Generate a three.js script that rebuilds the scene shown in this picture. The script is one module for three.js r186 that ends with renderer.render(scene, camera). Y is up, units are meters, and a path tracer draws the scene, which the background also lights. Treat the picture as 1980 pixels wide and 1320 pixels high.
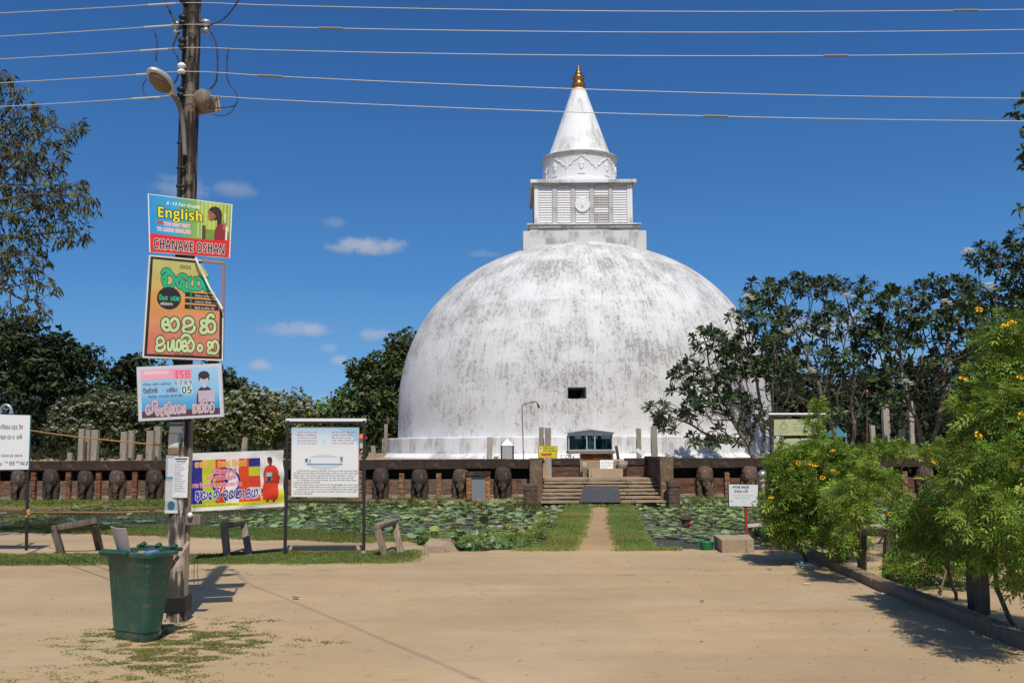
import * as THREE from 'three';
import { mergeGeometries, mergeVertices, toCreasedNormals } from 'three/addons/utils/BufferGeometryUtils.js';
import { RoundedBoxGeometry } from 'three/addons/geometries/RoundedBoxGeometry.js';
import { MarchingCubes } from 'three/addons/objects/MarchingCubes.js';
import { ImprovedNoise } from 'three/addons/math/ImprovedNoise.js';

// ---------------------------------------------------------------- camera, sky, sun, exposure
const V3 = THREE.Vector3;
const scene = new THREE.Scene();
const camera = new THREE.PerspectiveCamera(38.31, 1024 / 682, 0.1, 3000);
camera.position.set(0, 2.2, 0);
camera.rotation.set(Math.atan(200 / 1900), 0, -0.0044, 'XYZ');
camera.updateMatrixWorld(true);
const renderer = new THREE.WebGLRenderer({ antialias: true });
renderer.toneMapping = THREE.LinearToneMapping;
renderer.toneMappingExposure = 1.0;
renderer.shadowMap.enabled = true;

const SUN = new V3(0.10, 0.83, 0.55).normalize();
const sun = new THREE.DirectionalLight(new THREE.Color().setRGB(1, 0.94, 0.84), 4.0);
sun.name = 'sun';
sun.position.copy(SUN).multiplyScalar(120).add(new V3(0, 0, -35));
sun.target.position.set(0, 0, -35);
sun.castShadow = true; sun.shadow.mapSize.set(4096, 4096);
Object.assign(sun.shadow.camera, { left: -60, right: 60, top: 60, bottom: -60, near: 1, far: 260 });
scene.add(sun, sun.target);

// ---------------------------------------------------------------- helpers: numbers, noise
let seed = 1;
const reseed = (s) => { seed = s >>> 0; };
const rnd = () => { seed = (seed + 0x6D2B79F5) | 0; let t = Math.imul(seed ^ (seed >>> 15), 1 | seed); t = (t + Math.imul(t ^ (t >>> 7), 61 | t)) ^ t; return ((t ^ (t >>> 14)) >>> 0) / 4294967296; };
const rr = (a, b) => a + (b - a) * rnd();
const pick = (a) => a[Math.floor(rnd() * a.length)];
const clamp = (x, a = 0, b = 1) => Math.min(b, Math.max(a, x));
const lerp = (a, b, t) => a + (b - a) * t;
const ss = (a, b, x) => { const t = clamp((x - a) / (b - a)); return t * t * (3 - 2 * t); };
const noise3 = new ImprovedNoise();
const n3 = (x, y, z) => noise3.noise(x, y, z);
const hash2 = (x, y, s) => { let h = Math.imul(x, 374761393) ^ Math.imul(y, 668265263) ^ Math.imul(s, 1274126177); h = Math.imul(h ^ (h >>> 13), 1274126177); return ((h ^ (h >>> 16)) >>> 0) / 4294967296; };
// value noise that repeats after px by py cells
function vn(x, y, px, py, s) {
  const ix = Math.floor(x), iy = Math.floor(y), fx = x - ix, fy = y - iy;
  const a = ((ix % px) + px) % px, b = (a + 1) % px, c = ((iy % py) + py) % py, d = (c + 1) % py;
  const u = fx * fx * (3 - 2 * fx), v = fy * fy * (3 - 2 * fy);
  return lerp(lerp(hash2(a, c, s), hash2(b, c, s), u), lerp(hash2(a, d, s), hash2(b, d, s), u), v);
}
// fractal noise, 0..1, tiles over u, v in 0..1
function fb(u, v, fx, fy, oct, s) {
  let t = 0, a = 0.5, n = 0;
  for (let i = 0; i < oct; i++) { t += a * vn(u * fx, v * fy, fx, fy, s + i); n += a; a *= 0.5; fx *= 2; fy *= 2; }
  return t / n;
}
const toS = (x) => (x <= 0.0031308 ? 12.92 * x : 1.055 * Math.pow(x, 1 / 2.4) - 0.055);
// colour texture from a function of u, v that gives linear base colours
function tex(w, h, fn, srgb = true) {
  const d = new Uint8Array(w * h * 4);
  for (let y = 0; y < h; y++) for (let x = 0; x < w; x++) {
    const c = fn((x + 0.5) / w, (y + 0.5) / h), o = (y * w + x) * 4;
    if (srgb) { d[o] = 255 * clamp(toS(c[0])); d[o + 1] = 255 * clamp(toS(c[1])); d[o + 2] = 255 * clamp(toS(c[2])); } else { d[o] = d[o + 1] = d[o + 2] = 255 * clamp(c); }
    d[o + 3] = 255;
  }
  const t = new THREE.DataTexture(d, w, h, THREE.RGBAFormat);
  t.wrapS = t.wrapT = THREE.RepeatWrapping; t.magFilter = THREE.LinearFilter; t.minFilter = THREE.LinearMipmapLinearFilter; t.generateMipmaps = true;
  if (srgb) t.colorSpace = THREE.SRGBColorSpace;
  t.needsUpdate = true;
  return t;
}
const rep = (t, x, y = x) => { const c = t.clone(); c.repeat.set(x, y); c.needsUpdate = true; return c; };
const mixc = (a, b, t) => [lerp(a[0], b[0], t), lerp(a[1], b[1], t), lerp(a[2], b[2], t)];
const lin = (r, g, b) => new THREE.Color().setRGB(r, g, b);

// pixel of the photograph (1980 x 1320) to a place at a given distance, or on a level
function ray(px, py) { return new V3((px - 990) / 1900, -(py - 660) / 1900, -1).transformDirection(camera.matrixWorld); }
const at = (px, py, d) => { const r = ray(px, py); return r.multiplyScalar(-d / r.z).add(camera.position); };
const gnd = (px, py, h = 0) => { const r = ray(px, py); return r.multiplyScalar((h - 2.2) / r.y).add(camera.position); };

// ---------------------------------------------------------------- sky
{
  const W = 4096, H = 2048, data = new Float32Array(W * H * 4);
  const clouds = [[712, 478, 74, 19, 0.75], [452, 368, 44, 18, 0.3], [352, 368, 52, 30, 0.36], [572, 638, 62, 16, 0.5], [606, 640, 26, 14, 0.4], [503, 707, 23, 12, 0.6], [656, 698, 20, 12, 0.55], [637, 675, 18, 10, 0.35], [726, 648, 32, 15, 0.5], [644, 431, 24, 11, 0.25], [932, 491, 36, 9, 0.25], [1600, 640, 62, 34, 0.55], [1545, 625, 44, 26, 0.35], [1655, 615, 30, 30, 0.35], [1500, 690, 60, 20, 0.4], [1720, 700, 80, 20, 0.4], [60, 690, 60, 14, 0.35], [215, 770, 60, 24, 0.45], [640, 775, 70, 12, 0.2]].map(([x, y, rx, ry, a]) => {
    const r = ray(x, y); return { az: Math.atan2(r.z, r.x), el: Math.asin(r.y), rx: rx / 1900, ry: ry / 1900, a };
  });
  // the rest of the sky carries the same small fair weather clouds
  reseed(77);
  for (let i = 0; i < 40; i++) clouds.push({ az: rr(-0.9, Math.PI + 0.9), el: rr(0.03, 0.5), rx: rr(0.01, 0.05), ry: rr(0.005, 0.014), a: rr(0.2, 0.6) });
  const stops = [[-0.02, 0.25, 0.49, 0.80], [0.03, 0.225, 0.46, 0.78], [0.09, 0.145, 0.36, 0.675], [0.17, 0.081, 0.256, 0.58], [0.26, 0.056, 0.188, 0.465], [0.36, 0.038, 0.137, 0.385], [0.45, 0.032, 0.11, 0.325], [0.7, 0.023, 0.092, 0.29], [1.6, 0.019, 0.078, 0.25]];
  for (let y = 0; y < H; y++) {
    const el = ((y + 0.5) / H - 0.5) * Math.PI, sy = Math.sin(el), cy = Math.cos(el);
    let k = 0; while (k < stops.length - 2 && el > stops[k + 1][0]) k++;
    const t = clamp((el - stops[k][0]) / (stops[k + 1][0] - stops[k][0]));
    const c0 = [1, 2, 3].map((i) => lerp(stops[k][i], stops[k + 1][i], t));
    const near = clouds.filter((c) => Math.abs(c.el - el) < c.ry * 2.2);
    for (let x = 0; x < W; x++) {
      const az = ((x + 0.5) / W - 0.5) * 2 * Math.PI, o = (y * W + x) * 4;
      const cos = Math.cos(az) * cy * SUN.x + sy * SUN.y + Math.sin(az) * cy * SUN.z, g = Math.exp((cos - 1) * 9) * 0.9 + Math.exp((cos - 1) * 60) * 1.6;
      let c = [c0[0] + g * 0.5, c0[1] + g * 0.5, c0[2] + g * 0.48];
      if (el < -0.02) { const q = ss(-0.02, -0.1, el); c = mixc(c, [0.2, 0.17, 0.12], q); }
      for (const cl of near) {
        let da = az - cl.az; if (da > Math.PI) da -= 2 * Math.PI; if (da < -Math.PI) da += 2 * Math.PI;
        const dx = (da * cy) / cl.rx, dy = (el - cl.el) / cl.ry;
        const bot = dy < 0 ? 1.5 : 1, q = dx * dx + dy * dy * bot;
        if (q > 5) continue;
        const nz = n3(az * 60, el * 95, cl.az * 7) * 0.7 + n3(az * 140, el * 200, 3) * 0.5 + n3(az * 320, el * 440, 8) * 0.35 + n3(az * 700, el * 900, 5) * 0.2;
        const m = ss(1.35, -0.3, q + nz * 0.85) * cl.a, lit = 0.52 + 0.16 * clamp(dy * 0.6 + nz * 0.6, -0.6, 1);
        c = mixc(c, [lit * 0.93, lit * 0.97, lit * 1.06], m);
      }
      data[o] = c[0]; data[o + 1] = c[1]; data[o + 2] = c[2]; data[o + 3] = 1;
    }
  }
  const t = new THREE.DataTexture(data, W, H, THREE.RGBAFormat, THREE.FloatType);
  t.mapping = THREE.EquirectangularReflectionMapping; t.magFilter = THREE.LinearFilter; t.needsUpdate = true;
  scene.background = t; scene.environment = t;
}

// ---------------------------------------------------------------- helpers: geometry
const UP = new V3(0, 1, 0);
const Q = new THREE.Quaternion(), M4 = new THREE.Matrix4();
// uv in metres by the way each face points
function flatUV(g, s = 1) {
  const p = g.attributes.position, n = g.attributes.normal, uv = new Float32Array(p.count * 2);
  for (let i = 0; i < p.count; i++) {
    const ax = Math.abs(n.getX(i)), ay = Math.abs(n.getY(i)), az = Math.abs(n.getZ(i));
    const [u, v] = ay > ax && ay > az ? [p.getX(i), p.getZ(i)] : ax > az ? [p.getZ(i), p.getY(i)] : [p.getX(i), p.getY(i)];
    uv[2 * i] = u * s; uv[2 * i + 1] = v * s;
  }
  g.setAttribute('uv', new THREE.BufferAttribute(uv, 2));
  return g;
}
const shift = (g, x = 0, y = 0, z = 0) => g.translate(x, y, z);
const box = (w, h, d, x = 0, y = 0, z = 0) => flatUV(new THREE.BoxGeometry(w, h, d)).translate(x, y, z);
const rbox = (w, h, d, r = 0.01, x = 0, y = 0, z = 0, seg = 1) => flatUV(new RoundedBoxGeometry(w, h, d, seg, r)).translate(x, y, z);
// box between two corners
const span = (x0, x1, y0, y1, z0, z1, r = 0) => (r ? rbox(x1 - x0, y1 - y0, z1 - z0, r, (x0 + x1) / 2, (y0 + y1) / 2, (z0 + z1) / 2) : box(x1 - x0, y1 - y0, z1 - z0, (x0 + x1) / 2, (y0 + y1) / 2, (z0 + z1) / 2));
function bar(a, b, w, d, r = 0) {   // square bar from a to b
  const L = a.distanceTo(b), g = r ? new RoundedBoxGeometry(w, L, d, 1, r) : new THREE.BoxGeometry(w, L, d);
  flatUV(g);
  g.applyQuaternion(Q.setFromUnitVectors(UP, b.clone().sub(a).normalize()));
  return g.translate((a.x + b.x) / 2, (a.y + b.y) / 2, (a.z + b.z) / 2);
}
function rod(a, b, r0, r1 = r0, n = 8) {
  const L = a.distanceTo(b), g = new THREE.CylinderGeometry(r1, r0, L, n);
  g.applyQuaternion(Q.setFromUnitVectors(UP, b.clone().sub(a).normalize()));
  return g.translate((a.x + b.x) / 2, (a.y + b.y) / 2, (a.z + b.z) / 2);
}
const tube = (pts, r, n = 6, seg = 0) => new THREE.TubeGeometry(new THREE.CatmullRomCurve3(pts), seg || pts.length * 4, r, n);
const lathe = (pts, n = 32) => new THREE.LatheGeometry(pts.map(([r, y]) => new THREE.Vector2(r, y)), n);
const ball = (r, x = 0, y = 0, z = 0, n = 12) => new THREE.SphereGeometry(r, n, Math.ceil(n * 0.7)).translate(x, y, z);
function clean(g) {
  g = g.index ? g.toNonIndexed() : g;
  for (const k of Object.keys(g.attributes)) if (!['position', 'normal', 'uv', 'color'].includes(k)) g.deleteAttribute(k);
  return g;
}
function merge(list) {
  if (!Array.isArray(list)) return list;
  if (list.length === 1) return list[0];
  list = list.map(clean);
  const hasC = list.some((g) => g.attributes.color);
  for (const g of list) if (hasC && !g.attributes.color) g.setAttribute('color', new THREE.BufferAttribute(new Float32Array(g.attributes.position.count * 3).fill(1), 3));
  return mergeGeometries(list);
}
function tint(g, r, gg, b) {
  const n = g.attributes.position.count, c = new Float32Array(n * 3);
  for (let i = 0; i < n; i++) { c[3 * i] = r; c[3 * i + 1] = gg; c[3 * i + 2] = b; }
  g.setAttribute('color', new THREE.BufferAttribute(c, 3));
  return g;
}
// rough stone: moves the vertices by noise (vertices that share a place move together)
function rough(g, amp, f = 2, s = 0) {
  const p = g.attributes.position;
  for (let i = 0; i < p.count; i++) {
    const x = p.getX(i), y = p.getY(i), z = p.getZ(i);
    p.setXYZ(i, x + amp * n3(x * f + s, y * f, z * f + 7), y + amp * n3(x * f + 31, y * f + s, z * f), z + amp * n3(x * f, y * f + 17, z * f + s));
  }
  g.computeVertexNormals();
  return g;
}
const stoneBox = (w, h, d, x, y, z, amp = 0.02, f = 3, s = 0) => flatUV(toCreasedNormals(rough(new THREE.BoxGeometry(w, h, d, Math.max(1, Math.round(w / 0.12)), Math.max(1, Math.round(h / 0.12)), Math.max(1, Math.round(d / 0.12))), amp, f, s + x * 3.1 + z), 0.7)).translate(x, y, z);
// solid from a signed distance, meshed on a grid of n cells inside centre c with half size h
function solid(fn, c, h, n) {
  const mc = new MarchingCubes(n, new THREE.MeshStandardMaterial(), false, false, 200000);
  mc.isolation = 0;
  const half = n / 2;
  for (let k = 0; k < n; k++) for (let j = 0; j < n; j++) for (let i = 0; i < n; i++) mc.field[k * n * n + j * n + i] = -fn(c.x + ((i - half) / half) * h, c.y + ((j - half) / half) * h, c.z + ((k - half) / half) * h);
  mc.update();
  const g = new THREE.BufferGeometry();
  g.setAttribute('position', new THREE.BufferAttribute(mc.positionArray.slice(0, mc.count * 3), 3));
  g.scale(h, h, h).translate(c.x, c.y, c.z);
  const m = mergeVertices(g, h / n / 20); m.computeVertexNormals();
  return flatUV(m);
}
const smin = (a, b, k) => { const h = clamp(0.5 + (0.5 * (b - a)) / k); return lerp(b, a, h) - k * h * (1 - h); };
function cap(p, a, b, ra, rb) {
  const bx = b[0] - a[0], by = b[1] - a[1], bz = b[2] - a[2], px = p[0] - a[0], py = p[1] - a[1], pz = p[2] - a[2];
  const t = clamp((px * bx + py * by + pz * bz) / (bx * bx + by * by + bz * bz));
  return Math.hypot(px - bx * t, py - by * t, pz - bz * t) - lerp(ra, rb, t);
}
const ell = (p, c, r) => { const k0 = Math.hypot((p[0] - c[0]) / r[0], (p[1] - c[1]) / r[1], (p[2] - c[2]) / r[2]); return (k0 - 1) * Math.min(r[0], r[1], r[2]); };

// ---------------------------------------------------------------- helpers: objects
const used = new Map();
function numbered(n) { const k = used.get(n) ?? 0; used.set(n, k + 1); return k ? `${n}_${String(k).padStart(3, '0')}` : n; }
function mesh(name, geo, mat, parent) {
  const m = new THREE.Mesh(merge(geo), mat);
  m.name = parent ? name : numbered(name);
  m.castShadow = m.receiveShadow = true;
  (parent ?? scene).add(m);
  return m;
}
function thing(name, label, category, p = [0, 0, 0], turn = 0, group) {
  const o = new THREE.Group(); o.name = numbered(name); scene.add(o);
  if (p.isVector3) o.position.copy(p); else o.position.set(...p);
  o.rotation.y = turn; o.userData = { label, category };
  if (group) o.userData.group = group;
  return o;
}
function tag(o, label, category, group) { Object.assign(o.userData, { label, category }); if (group) o.userData.group = group; return o; }
function dup(root, p, turn, label) {
  const r = root.clone(); r.name = numbered(root.name.replace(/_\d+$/, '')); scene.add(r);
  if (p.isVector3) r.position.copy(p); else r.position.set(...p);
  r.rotation.y = turn; if (label) r.userData.label = label;
  return r;
}
const struct = (o) => { o.userData.kind = 'structure'; return o; };
const stuff = (o) => { o.userData.kind = 'stuff'; return o; };
function instanced(name, geo, mat, list, colors, parent) {
  const m = new THREE.InstancedMesh(geo, mat, list.length);
  list.forEach((x, i) => { m.setMatrixAt(i, x); if (colors) m.setColorAt(i, colors[i]); });
  m.name = parent ? name : numbered(name); m.castShadow = m.receiveShadow = true; stuff(m);
  (parent ?? scene).add(m);
  return m;
}
const mat = (o) => new THREE.MeshStandardMaterial({ roughness: 0.9, ...o, color: Array.isArray(o.color) ? lin(...o.color) : o.color ?? 0xffffff });
// ---------------------------------------------------------------- surfaces
// sand: 14 m tile
const sandC = tex(2048, 2048, (u, v) => {
  const big = fb(u, v, 5, 7, 4, 11), mid = fb(u, v, 40, 40, 4, 21), fine = hash2(Math.floor(u * 2048), Math.floor(v * 2048), 5), streak = fb(u, v, 4, 64, 3, 31);
  let k = 0.88 + 0.18 * (big - 0.5) + 0.13 * (mid - 0.5) + 0.07 * (fine - 0.5) + 0.06 * (streak - 0.5);
  const rut = ss(0.55, 0.8, fb(u, v, 3, 40, 3, 35)) * 0.05, dusty = ss(0.45, 0.75, fb(u, v, 6, 12, 4, 37));
  k -= rut; let c = mixc([0.475 * k, 0.336 * k, 0.186 * k], [0.51 * k, 0.378 * k, 0.225 * k], dusty * 0.7);
  const st = fb(u, v, 90, 90, 3, 41), patch = ss(0.5, 0.7, fb(u, v, 9, 9, 3, 45));
  if (st > 0.76 - patch * 0.04) c = mixc(c, [0.27, 0.18, 0.10], ss(0.76 - patch * 0.04, 0.88, st) * 0.5);        // damp crumbs of earth and leaf litter
  const peb = vn(u * 420, v * 420, 420, 420, 51);
  if (peb > 0.93) c = mixc(c, [0.55, 0.46, 0.36], ss(0.93, 0.99, peb) * 0.5);
  return c;
});
const sandB = tex(1024, 1024, (u, v) => 0.45 * fb(u, v, 60, 90, 4, 61) + 0.3 * fb(u, v, 4, 64, 3, 31) + 0.25 * fb(u, v, 260, 260, 2, 71), false);
const stoneC = tex(512, 512, (u, v) => {         // 2 m tile of dark weathered stone
  const a = fb(u, v, 4, 4, 5, 3), b = fb(u, v, 24, 24, 4, 13), l = fb(u, v, 14, 14, 4, 23), st = fb(u, v, 40, 4, 3, 29);
  let c = mixc([0.035, 0.026, 0.021], [0.16, 0.118, 0.09], clamp(0.5 * a + 0.55 * b + 0.3 * (st - 0.5) - 0.1));
  c = mixc(c, [0.34, 0.29, 0.23], ss(0.62, 0.78, l) * 0.55);
  return c;
});
const stoneB = tex(512, 512, (u, v) => 0.6 * fb(u, v, 12, 12, 5, 3) + 0.4 * fb(u, v, 60, 60, 3, 9), false);
const concC = tex(1024, 1024, (u, v) => {          // 2 m tile of pale weathered concrete or granite
  const a = fb(u, v, 5, 5, 5, 43), b = fb(u, v, 60, 60, 3, 53), st = fb(u, v, 30, 3, 4, 59);
  let c = mixc([0.30, 0.265, 0.215], [0.47, 0.43, 0.37], clamp(a * 0.7 + b * 0.5 - 0.1));
  c = mixc(c, [0.10, 0.09, 0.075], ss(0.56, 0.74, st * 0.6 + a * 0.4) * 0.75);
  return c;
});
const plasterC = tex(1024, 1024, (u, v) => {       // 4 m tile of whitewash with grey mould
  const a = fb(u, v, 5, 4, 5, 83), st = fb(u, v, 70, 5, 4, 87), f = fb(u, v, 90, 90, 3, 91);
  let c = mixc([0.76, 0.76, 0.77], [0.58, 0.58, 0.57], ss(0.45, 0.72, a) * 0.7);
  c = mixc(c, [0.27, 0.27, 0.26], ss(0.52, 0.75, 0.45 * a + 0.35 * st + 0.25 * f) * 0.75);
  return c;
});
const woodC = tex(512, 512, (u, v) => {            // grain runs along v, 1 m tile
  const g = fb(u, v, 48, 3, 4, 101), a = fb(u, v, 4, 4, 4, 103);
  return mixc([0.10, 0.078, 0.058], [0.33, 0.27, 0.21], clamp(g * 0.9 + a * 0.5 - 0.25));
});
const woodB = tex(512, 512, (u, v) => fb(u, v, 64, 3, 3, 101), false);
const poleC = tex(1024, 1024, (u, v) => {          // cast concrete pole blackened by algae, 2 m tile
  const a = fb(u, v, 8, 5, 5, 111), f = fb(u, v, 60, 60, 3, 113), st = fb(u, v, 40, 4, 3, 117);
  let c = mixc([0.17, 0.135, 0.10], [0.36, 0.30, 0.235], clamp(f * 0.8 + a * 0.4 - 0.1));
  c = mixc(c, [0.03, 0.026, 0.022], ss(0.44, 0.58, a * 0.65 + st * 0.35));
  return c;
});
const barkC = tex(512, 512, (u, v) => { const g = fb(u, v, 10, 20, 5, 121); return mixc([0.09, 0.075, 0.06], [0.34, 0.30, 0.26], g); });
const M = {
  stone: mat({ map: rep(stoneC, 0.5), bumpMap: rep(stoneB, 0.5), bumpScale: 0.03, color: [0.62, 0.56, 0.52] }),
  stoneWorn: mat({ map: rep(stoneC, 0.8), bumpMap: rep(stoneB, 0.5), bumpScale: 0.03, color: [1.35, 1.2, 1.0] }),
  stoneBlack: mat({ map: rep(stoneC, 0.5), bumpMap: rep(stoneB, 0.5), bumpScale: 0.02, color: [0.4, 0.36, 0.34] }),
  stoneLight: mat({ map: rep(stoneC, 0.5), bumpMap: rep(stoneB, 0.5), bumpScale: 0.02, color: [2.0, 1.75, 1.4] }),
  stoneMid: mat({ map: rep(stoneC, 0.5), bumpMap: rep(stoneB, 0.5), bumpScale: 0.03, color: [1.05, 0.95, 0.85] }),
  coping: mat({ map: rep(stoneC, 0.25), bumpMap: rep(stoneB, 0.5), bumpScale: 0.02, color: [0.5, 0.4, 0.36] }),
  conc: mat({ map: rep(concC, 0.5), bumpMap: rep(stoneB, 1), bumpScale: 0.008 }),
  concDark: mat({ map: rep(concC, 0.5), bumpMap: rep(stoneB, 1), bumpScale: 0.012, color: [0.62, 0.58, 0.52] }),
  pillar: mat({ map: rep(concC, 0.5), bumpMap: rep(stoneB, 1), bumpScale: 0.012, color: [0.72, 0.7, 0.64] }),
  step: mat({ map: rep(concC, 0.5), bumpMap: rep(stoneB, 0.7), bumpScale: 0.02, color: [0.92, 0.76, 0.58] }),
  plaster: mat({ map: rep(plasterC, 0.25), bumpMap: rep(stoneB, 0.5), bumpScale: 0.006 }),
  plasterClean: mat({ map: rep(plasterC, 0.12), color: [1.02, 1.02, 1.02] }),
  brick: mat({ vertexColors: true, bumpMap: rep(stoneB, 2), bumpScale: 0.006 }),
  mortar: mat({ map: rep(concC, 0.7), color: [0.42, 0.36, 0.3] }),
  wood: mat({ map: woodC, bumpMap: woodB, bumpScale: 0.004 }),
  woodMid: mat({ map: woodC, bumpMap: woodB, bumpScale: 0.004, color: [1.1, 1.05, 0.98] }),
  woodDark: mat({ map: woodC, bumpMap: woodB, bumpScale: 0.004, color: [0.6, 0.58, 0.55] }),
  woodPale: mat({ map: woodC, bumpMap: woodB, bumpScale: 0.004, color: [1.7, 1.6, 1.45] }),
  pole: mat({ map: rep(poleC, 0.5), bumpMap: rep(stoneB, 1), bumpScale: 0.012, vertexColors: true }),
  bark: mat({ map: rep(barkC, 1), vertexColors: true }),
  black: mat({ color: [0.012, 0.012, 0.013], roughness: 0.55 }),
  frame: mat({ color: [0.02, 0.018, 0.017], roughness: 0.6 }),
  steel: mat({ color: [0.42, 0.43, 0.44], roughness: 0.45, metalness: 0.6 }),
  white: mat({ color: [0.78, 0.78, 0.78], roughness: 0.7 }),
  gold: mat({ color: [0.5, 0.24, 0.08], roughness: 0.32, metalness: 0.9 }),
  alu: mat({ color: [0.55, 0.55, 0.53], roughness: 0.5, metalness: 0.5 }),
  rope: mat({ color: [0.42, 0.22, 0.08] }),
  rust: mat({ color: [0.16, 0.05, 0.03] }),
};
const SEED = { brick: 5 };

// ---------------------------------------------------------------- ground, pond
const pathX = (d) => 1.72 + (d - 20.5) * 0.0915;                   // the trodden path across the pond
const wob = (x, z, f, s) => n3(x * f, z * f, s);
function pondNear(x) {                                             // distance at which the pond starts
  const p = [[-60, 33], [-18, 29.5], [-8, 27.6], [-4.2, 25.6], [-2.6, 24.2], [-1.75, 21.4], [-1.5, 20.95], [6.2, 20.95], [6.5, 27], [20, 28], [60, 30]];
  for (let i = 1; i < p.length; i++) if (x < p[i][0]) return lerp(p[i - 1][1], p[i][1], clamp((x - p[i - 1][0]) / (p[i][0] - p[i - 1][0])));
  return 30;
}
// signed: > 0 inside the pond
function pondIn(x, d) {
  let s = Math.min(d - pondNear(x) + (x < -1.6 ? 0.5 * wob(x, d, 0.6, 2) : 0), lerp(39.45, 36.6, ss(-6, -9, x)) + 0.25 * wob(x, d, 0.7, 9) - d);
  if (d > 20) s = Math.min(s, Math.abs(x - pathX(d)) - 1.16 - 0.12 * wob(x, d, 0.9, 4));
  return s;
}
const groundY = (x, d) => { const s = pondIn(x, d); return -0.55 * ss(-0.05, 0.55, s) + (d > 6 && d < 60 ? 0.012 * wob(x, d, 0.9, 1) : 0) + (Math.abs(x - pathX(d)) < 2.2 && d > 20.3 && d < 37 ? 0.03 : 0) + 0.05 * ss(39.2, 39.8, d) * ss(60, 41, d); };
function grassy(x, d) {                                            // share of grass cover, 0..1
  const n = wob(x, d, 0.8, 5) * 0.6 + wob(x, d, 2.3, 6) * 0.4;
  let g = 0;
  if (x < -1.2) {
    const verge = Math.min(d - (18.75 + 0.02 * (x + 4) * (x < -4 ? 0 : 1)) + n * 0.5, 20.9 - d + n * 0.5 + (x < -6 ? -0.2 : 0.15));
    g = Math.max(g, ss(-0.15, 0.35, verge) * ss(-1.7, -2.3, x) * 0.95);
    const bank = d - lerp(22.9, 26, clamp((-4 - x) / 9)) + n * 0.7;
    g = Math.max(g, ss(-0.2, 0.5, bank));
  }
  const c = Math.abs(x - pathX(d));
  if (d > 20.5 && d < 36.2 && c < 1.7) g = Math.max(g, ss(0.22, 0.5, c + n * 0.14 - 0.12 * ss(26, 20.5, d)));
  g = Math.max(g, ss(39, 39.4, d) * ss(41, 40, d) * ss(-0.35, 0.2, n));
  if (x > 6.2 && d > 8) g = Math.max(g, ss(0.05, 0.45, n + 0.35 * ss(17, 24, d)) * 0.75);
  return g;
}
{
  const axis = (bands) => { const a = []; for (const [from, to, step] of bands) for (let v = from; v < to - 1e-6; v += step) a.push(v); a.push(bands[bands.length - 1][1]); return a; };
  const xs = axis([[-1600, -200, 280], [-200, -50, 30], [-50, -20, 2], [-20, 16, 0.22], [16, 40, 1.5], [40, 200, 30], [200, 1600, 280]]);
  const ds = axis([[-600, -60, 180], [-60, -6, 9], [-6, 7, 1], [7, 19, 0.3], [19, 30, 0.13], [30, 42, 0.25], [42, 90, 4], [90, 300, 35], [300, 2400, 300]]);
  const pos = [], uv = [], col = [], idx = [], W = xs.length;
  for (const d of ds) for (const x of xs) {
    pos.push(x, groundY(x, d), -d); uv.push(x / 14, d / 14);
    const g = grassy(x, d), far = ss(45, 70, d), p = pondIn(x, d);
    let c = mixc([1, 1, 1], [0.42, 0.44, 0.3], g);
    const mot = 1 + 0.13 * wob(x, d, 0.35, 12) + 0.1 * wob(x * 0.4, d * 2, 0.5, 15);
    c = c.map((q) => q * mot);
    if (d > 20.4 && d < 36) { const q = ss(0.7, 0.2, Math.abs(x - pathX(d))) * ss(20.4, 21.2, d); c = [c[0] * (1 - 0.1 * q), c[1] * (1 - 0.19 * q), c[2] * (1 - 0.28 * q)]; }
    if (p > -0.1) c = mixc(c, [0.12, 0.11, 0.08], ss(-0.1, 0.2, p));
    c = mixc(c, [0.5, 0.5, 0.35], far);
    col.push(...c);
  }
  for (let j = 0; j < ds.length - 1; j++) for (let i = 0; i < W - 1; i++) { const a = j * W + i; idx.push(a, a + 1, a + W, a + 1, a + W + 1, a + W); }
  const g = new THREE.BufferGeometry();
  g.setAttribute('position', new THREE.Float32BufferAttribute(pos, 3)); g.setAttribute('uv', new THREE.Float32BufferAttribute(uv, 2)); g.setAttribute('color', new THREE.Float32BufferAttribute(col, 3));
  g.setIndex(idx); g.computeVertexNormals();
  struct(mesh('ground', g, mat({ map: sandC, bumpMap: sandB, bumpScale: 0.018, vertexColors: true, roughness: 0.95 })));
}
{
  const g = new THREE.PlaneGeometry(110, 20, 1, 1).rotateX(-Math.PI / 2).translate(0, -0.1, -30.6);
  flatUV(g);
  const wb = tex(512, 512, (u, v) => 0.6 * fb(u, v, 6, 10, 4, 131) + 0.4 * fb(u, v, 30, 40, 2, 137), false);
  struct(mesh('pond_water', g, new THREE.MeshPhysicalMaterial({ color: lin(0.018, 0.022, 0.017), roughness: 0.09, bumpMap: rep(wb, 0.5), bumpScale: 0.035 })));
}

// ---------------------------------------------------------------- terrace with the elephant wall
const CX = 4.06, D0 = 57, FLOOR = 1.53, COPE = 1.63;
{
  const plat = [span(-34, 42, -0.4, FLOOR, -82, -40.75), span(-34, 0.9, FLOOR - 0.3, FLOOR + 0.002, -40.75, -40.42), span(5.8, 42, FLOOR - 0.3, FLOOR + 0.002, -40.75, -40.42)];
  struct(mesh('platform', plat, mat({ map: rep(sandC, 1 / 14), color: [1.0, 1.02, 1.08], roughness: 0.95 })));
}
const yAt = (py, d, px = 990) => at(px, py, d).y;
const xAt = (px, d) => at(px, 870, d).x;
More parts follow.
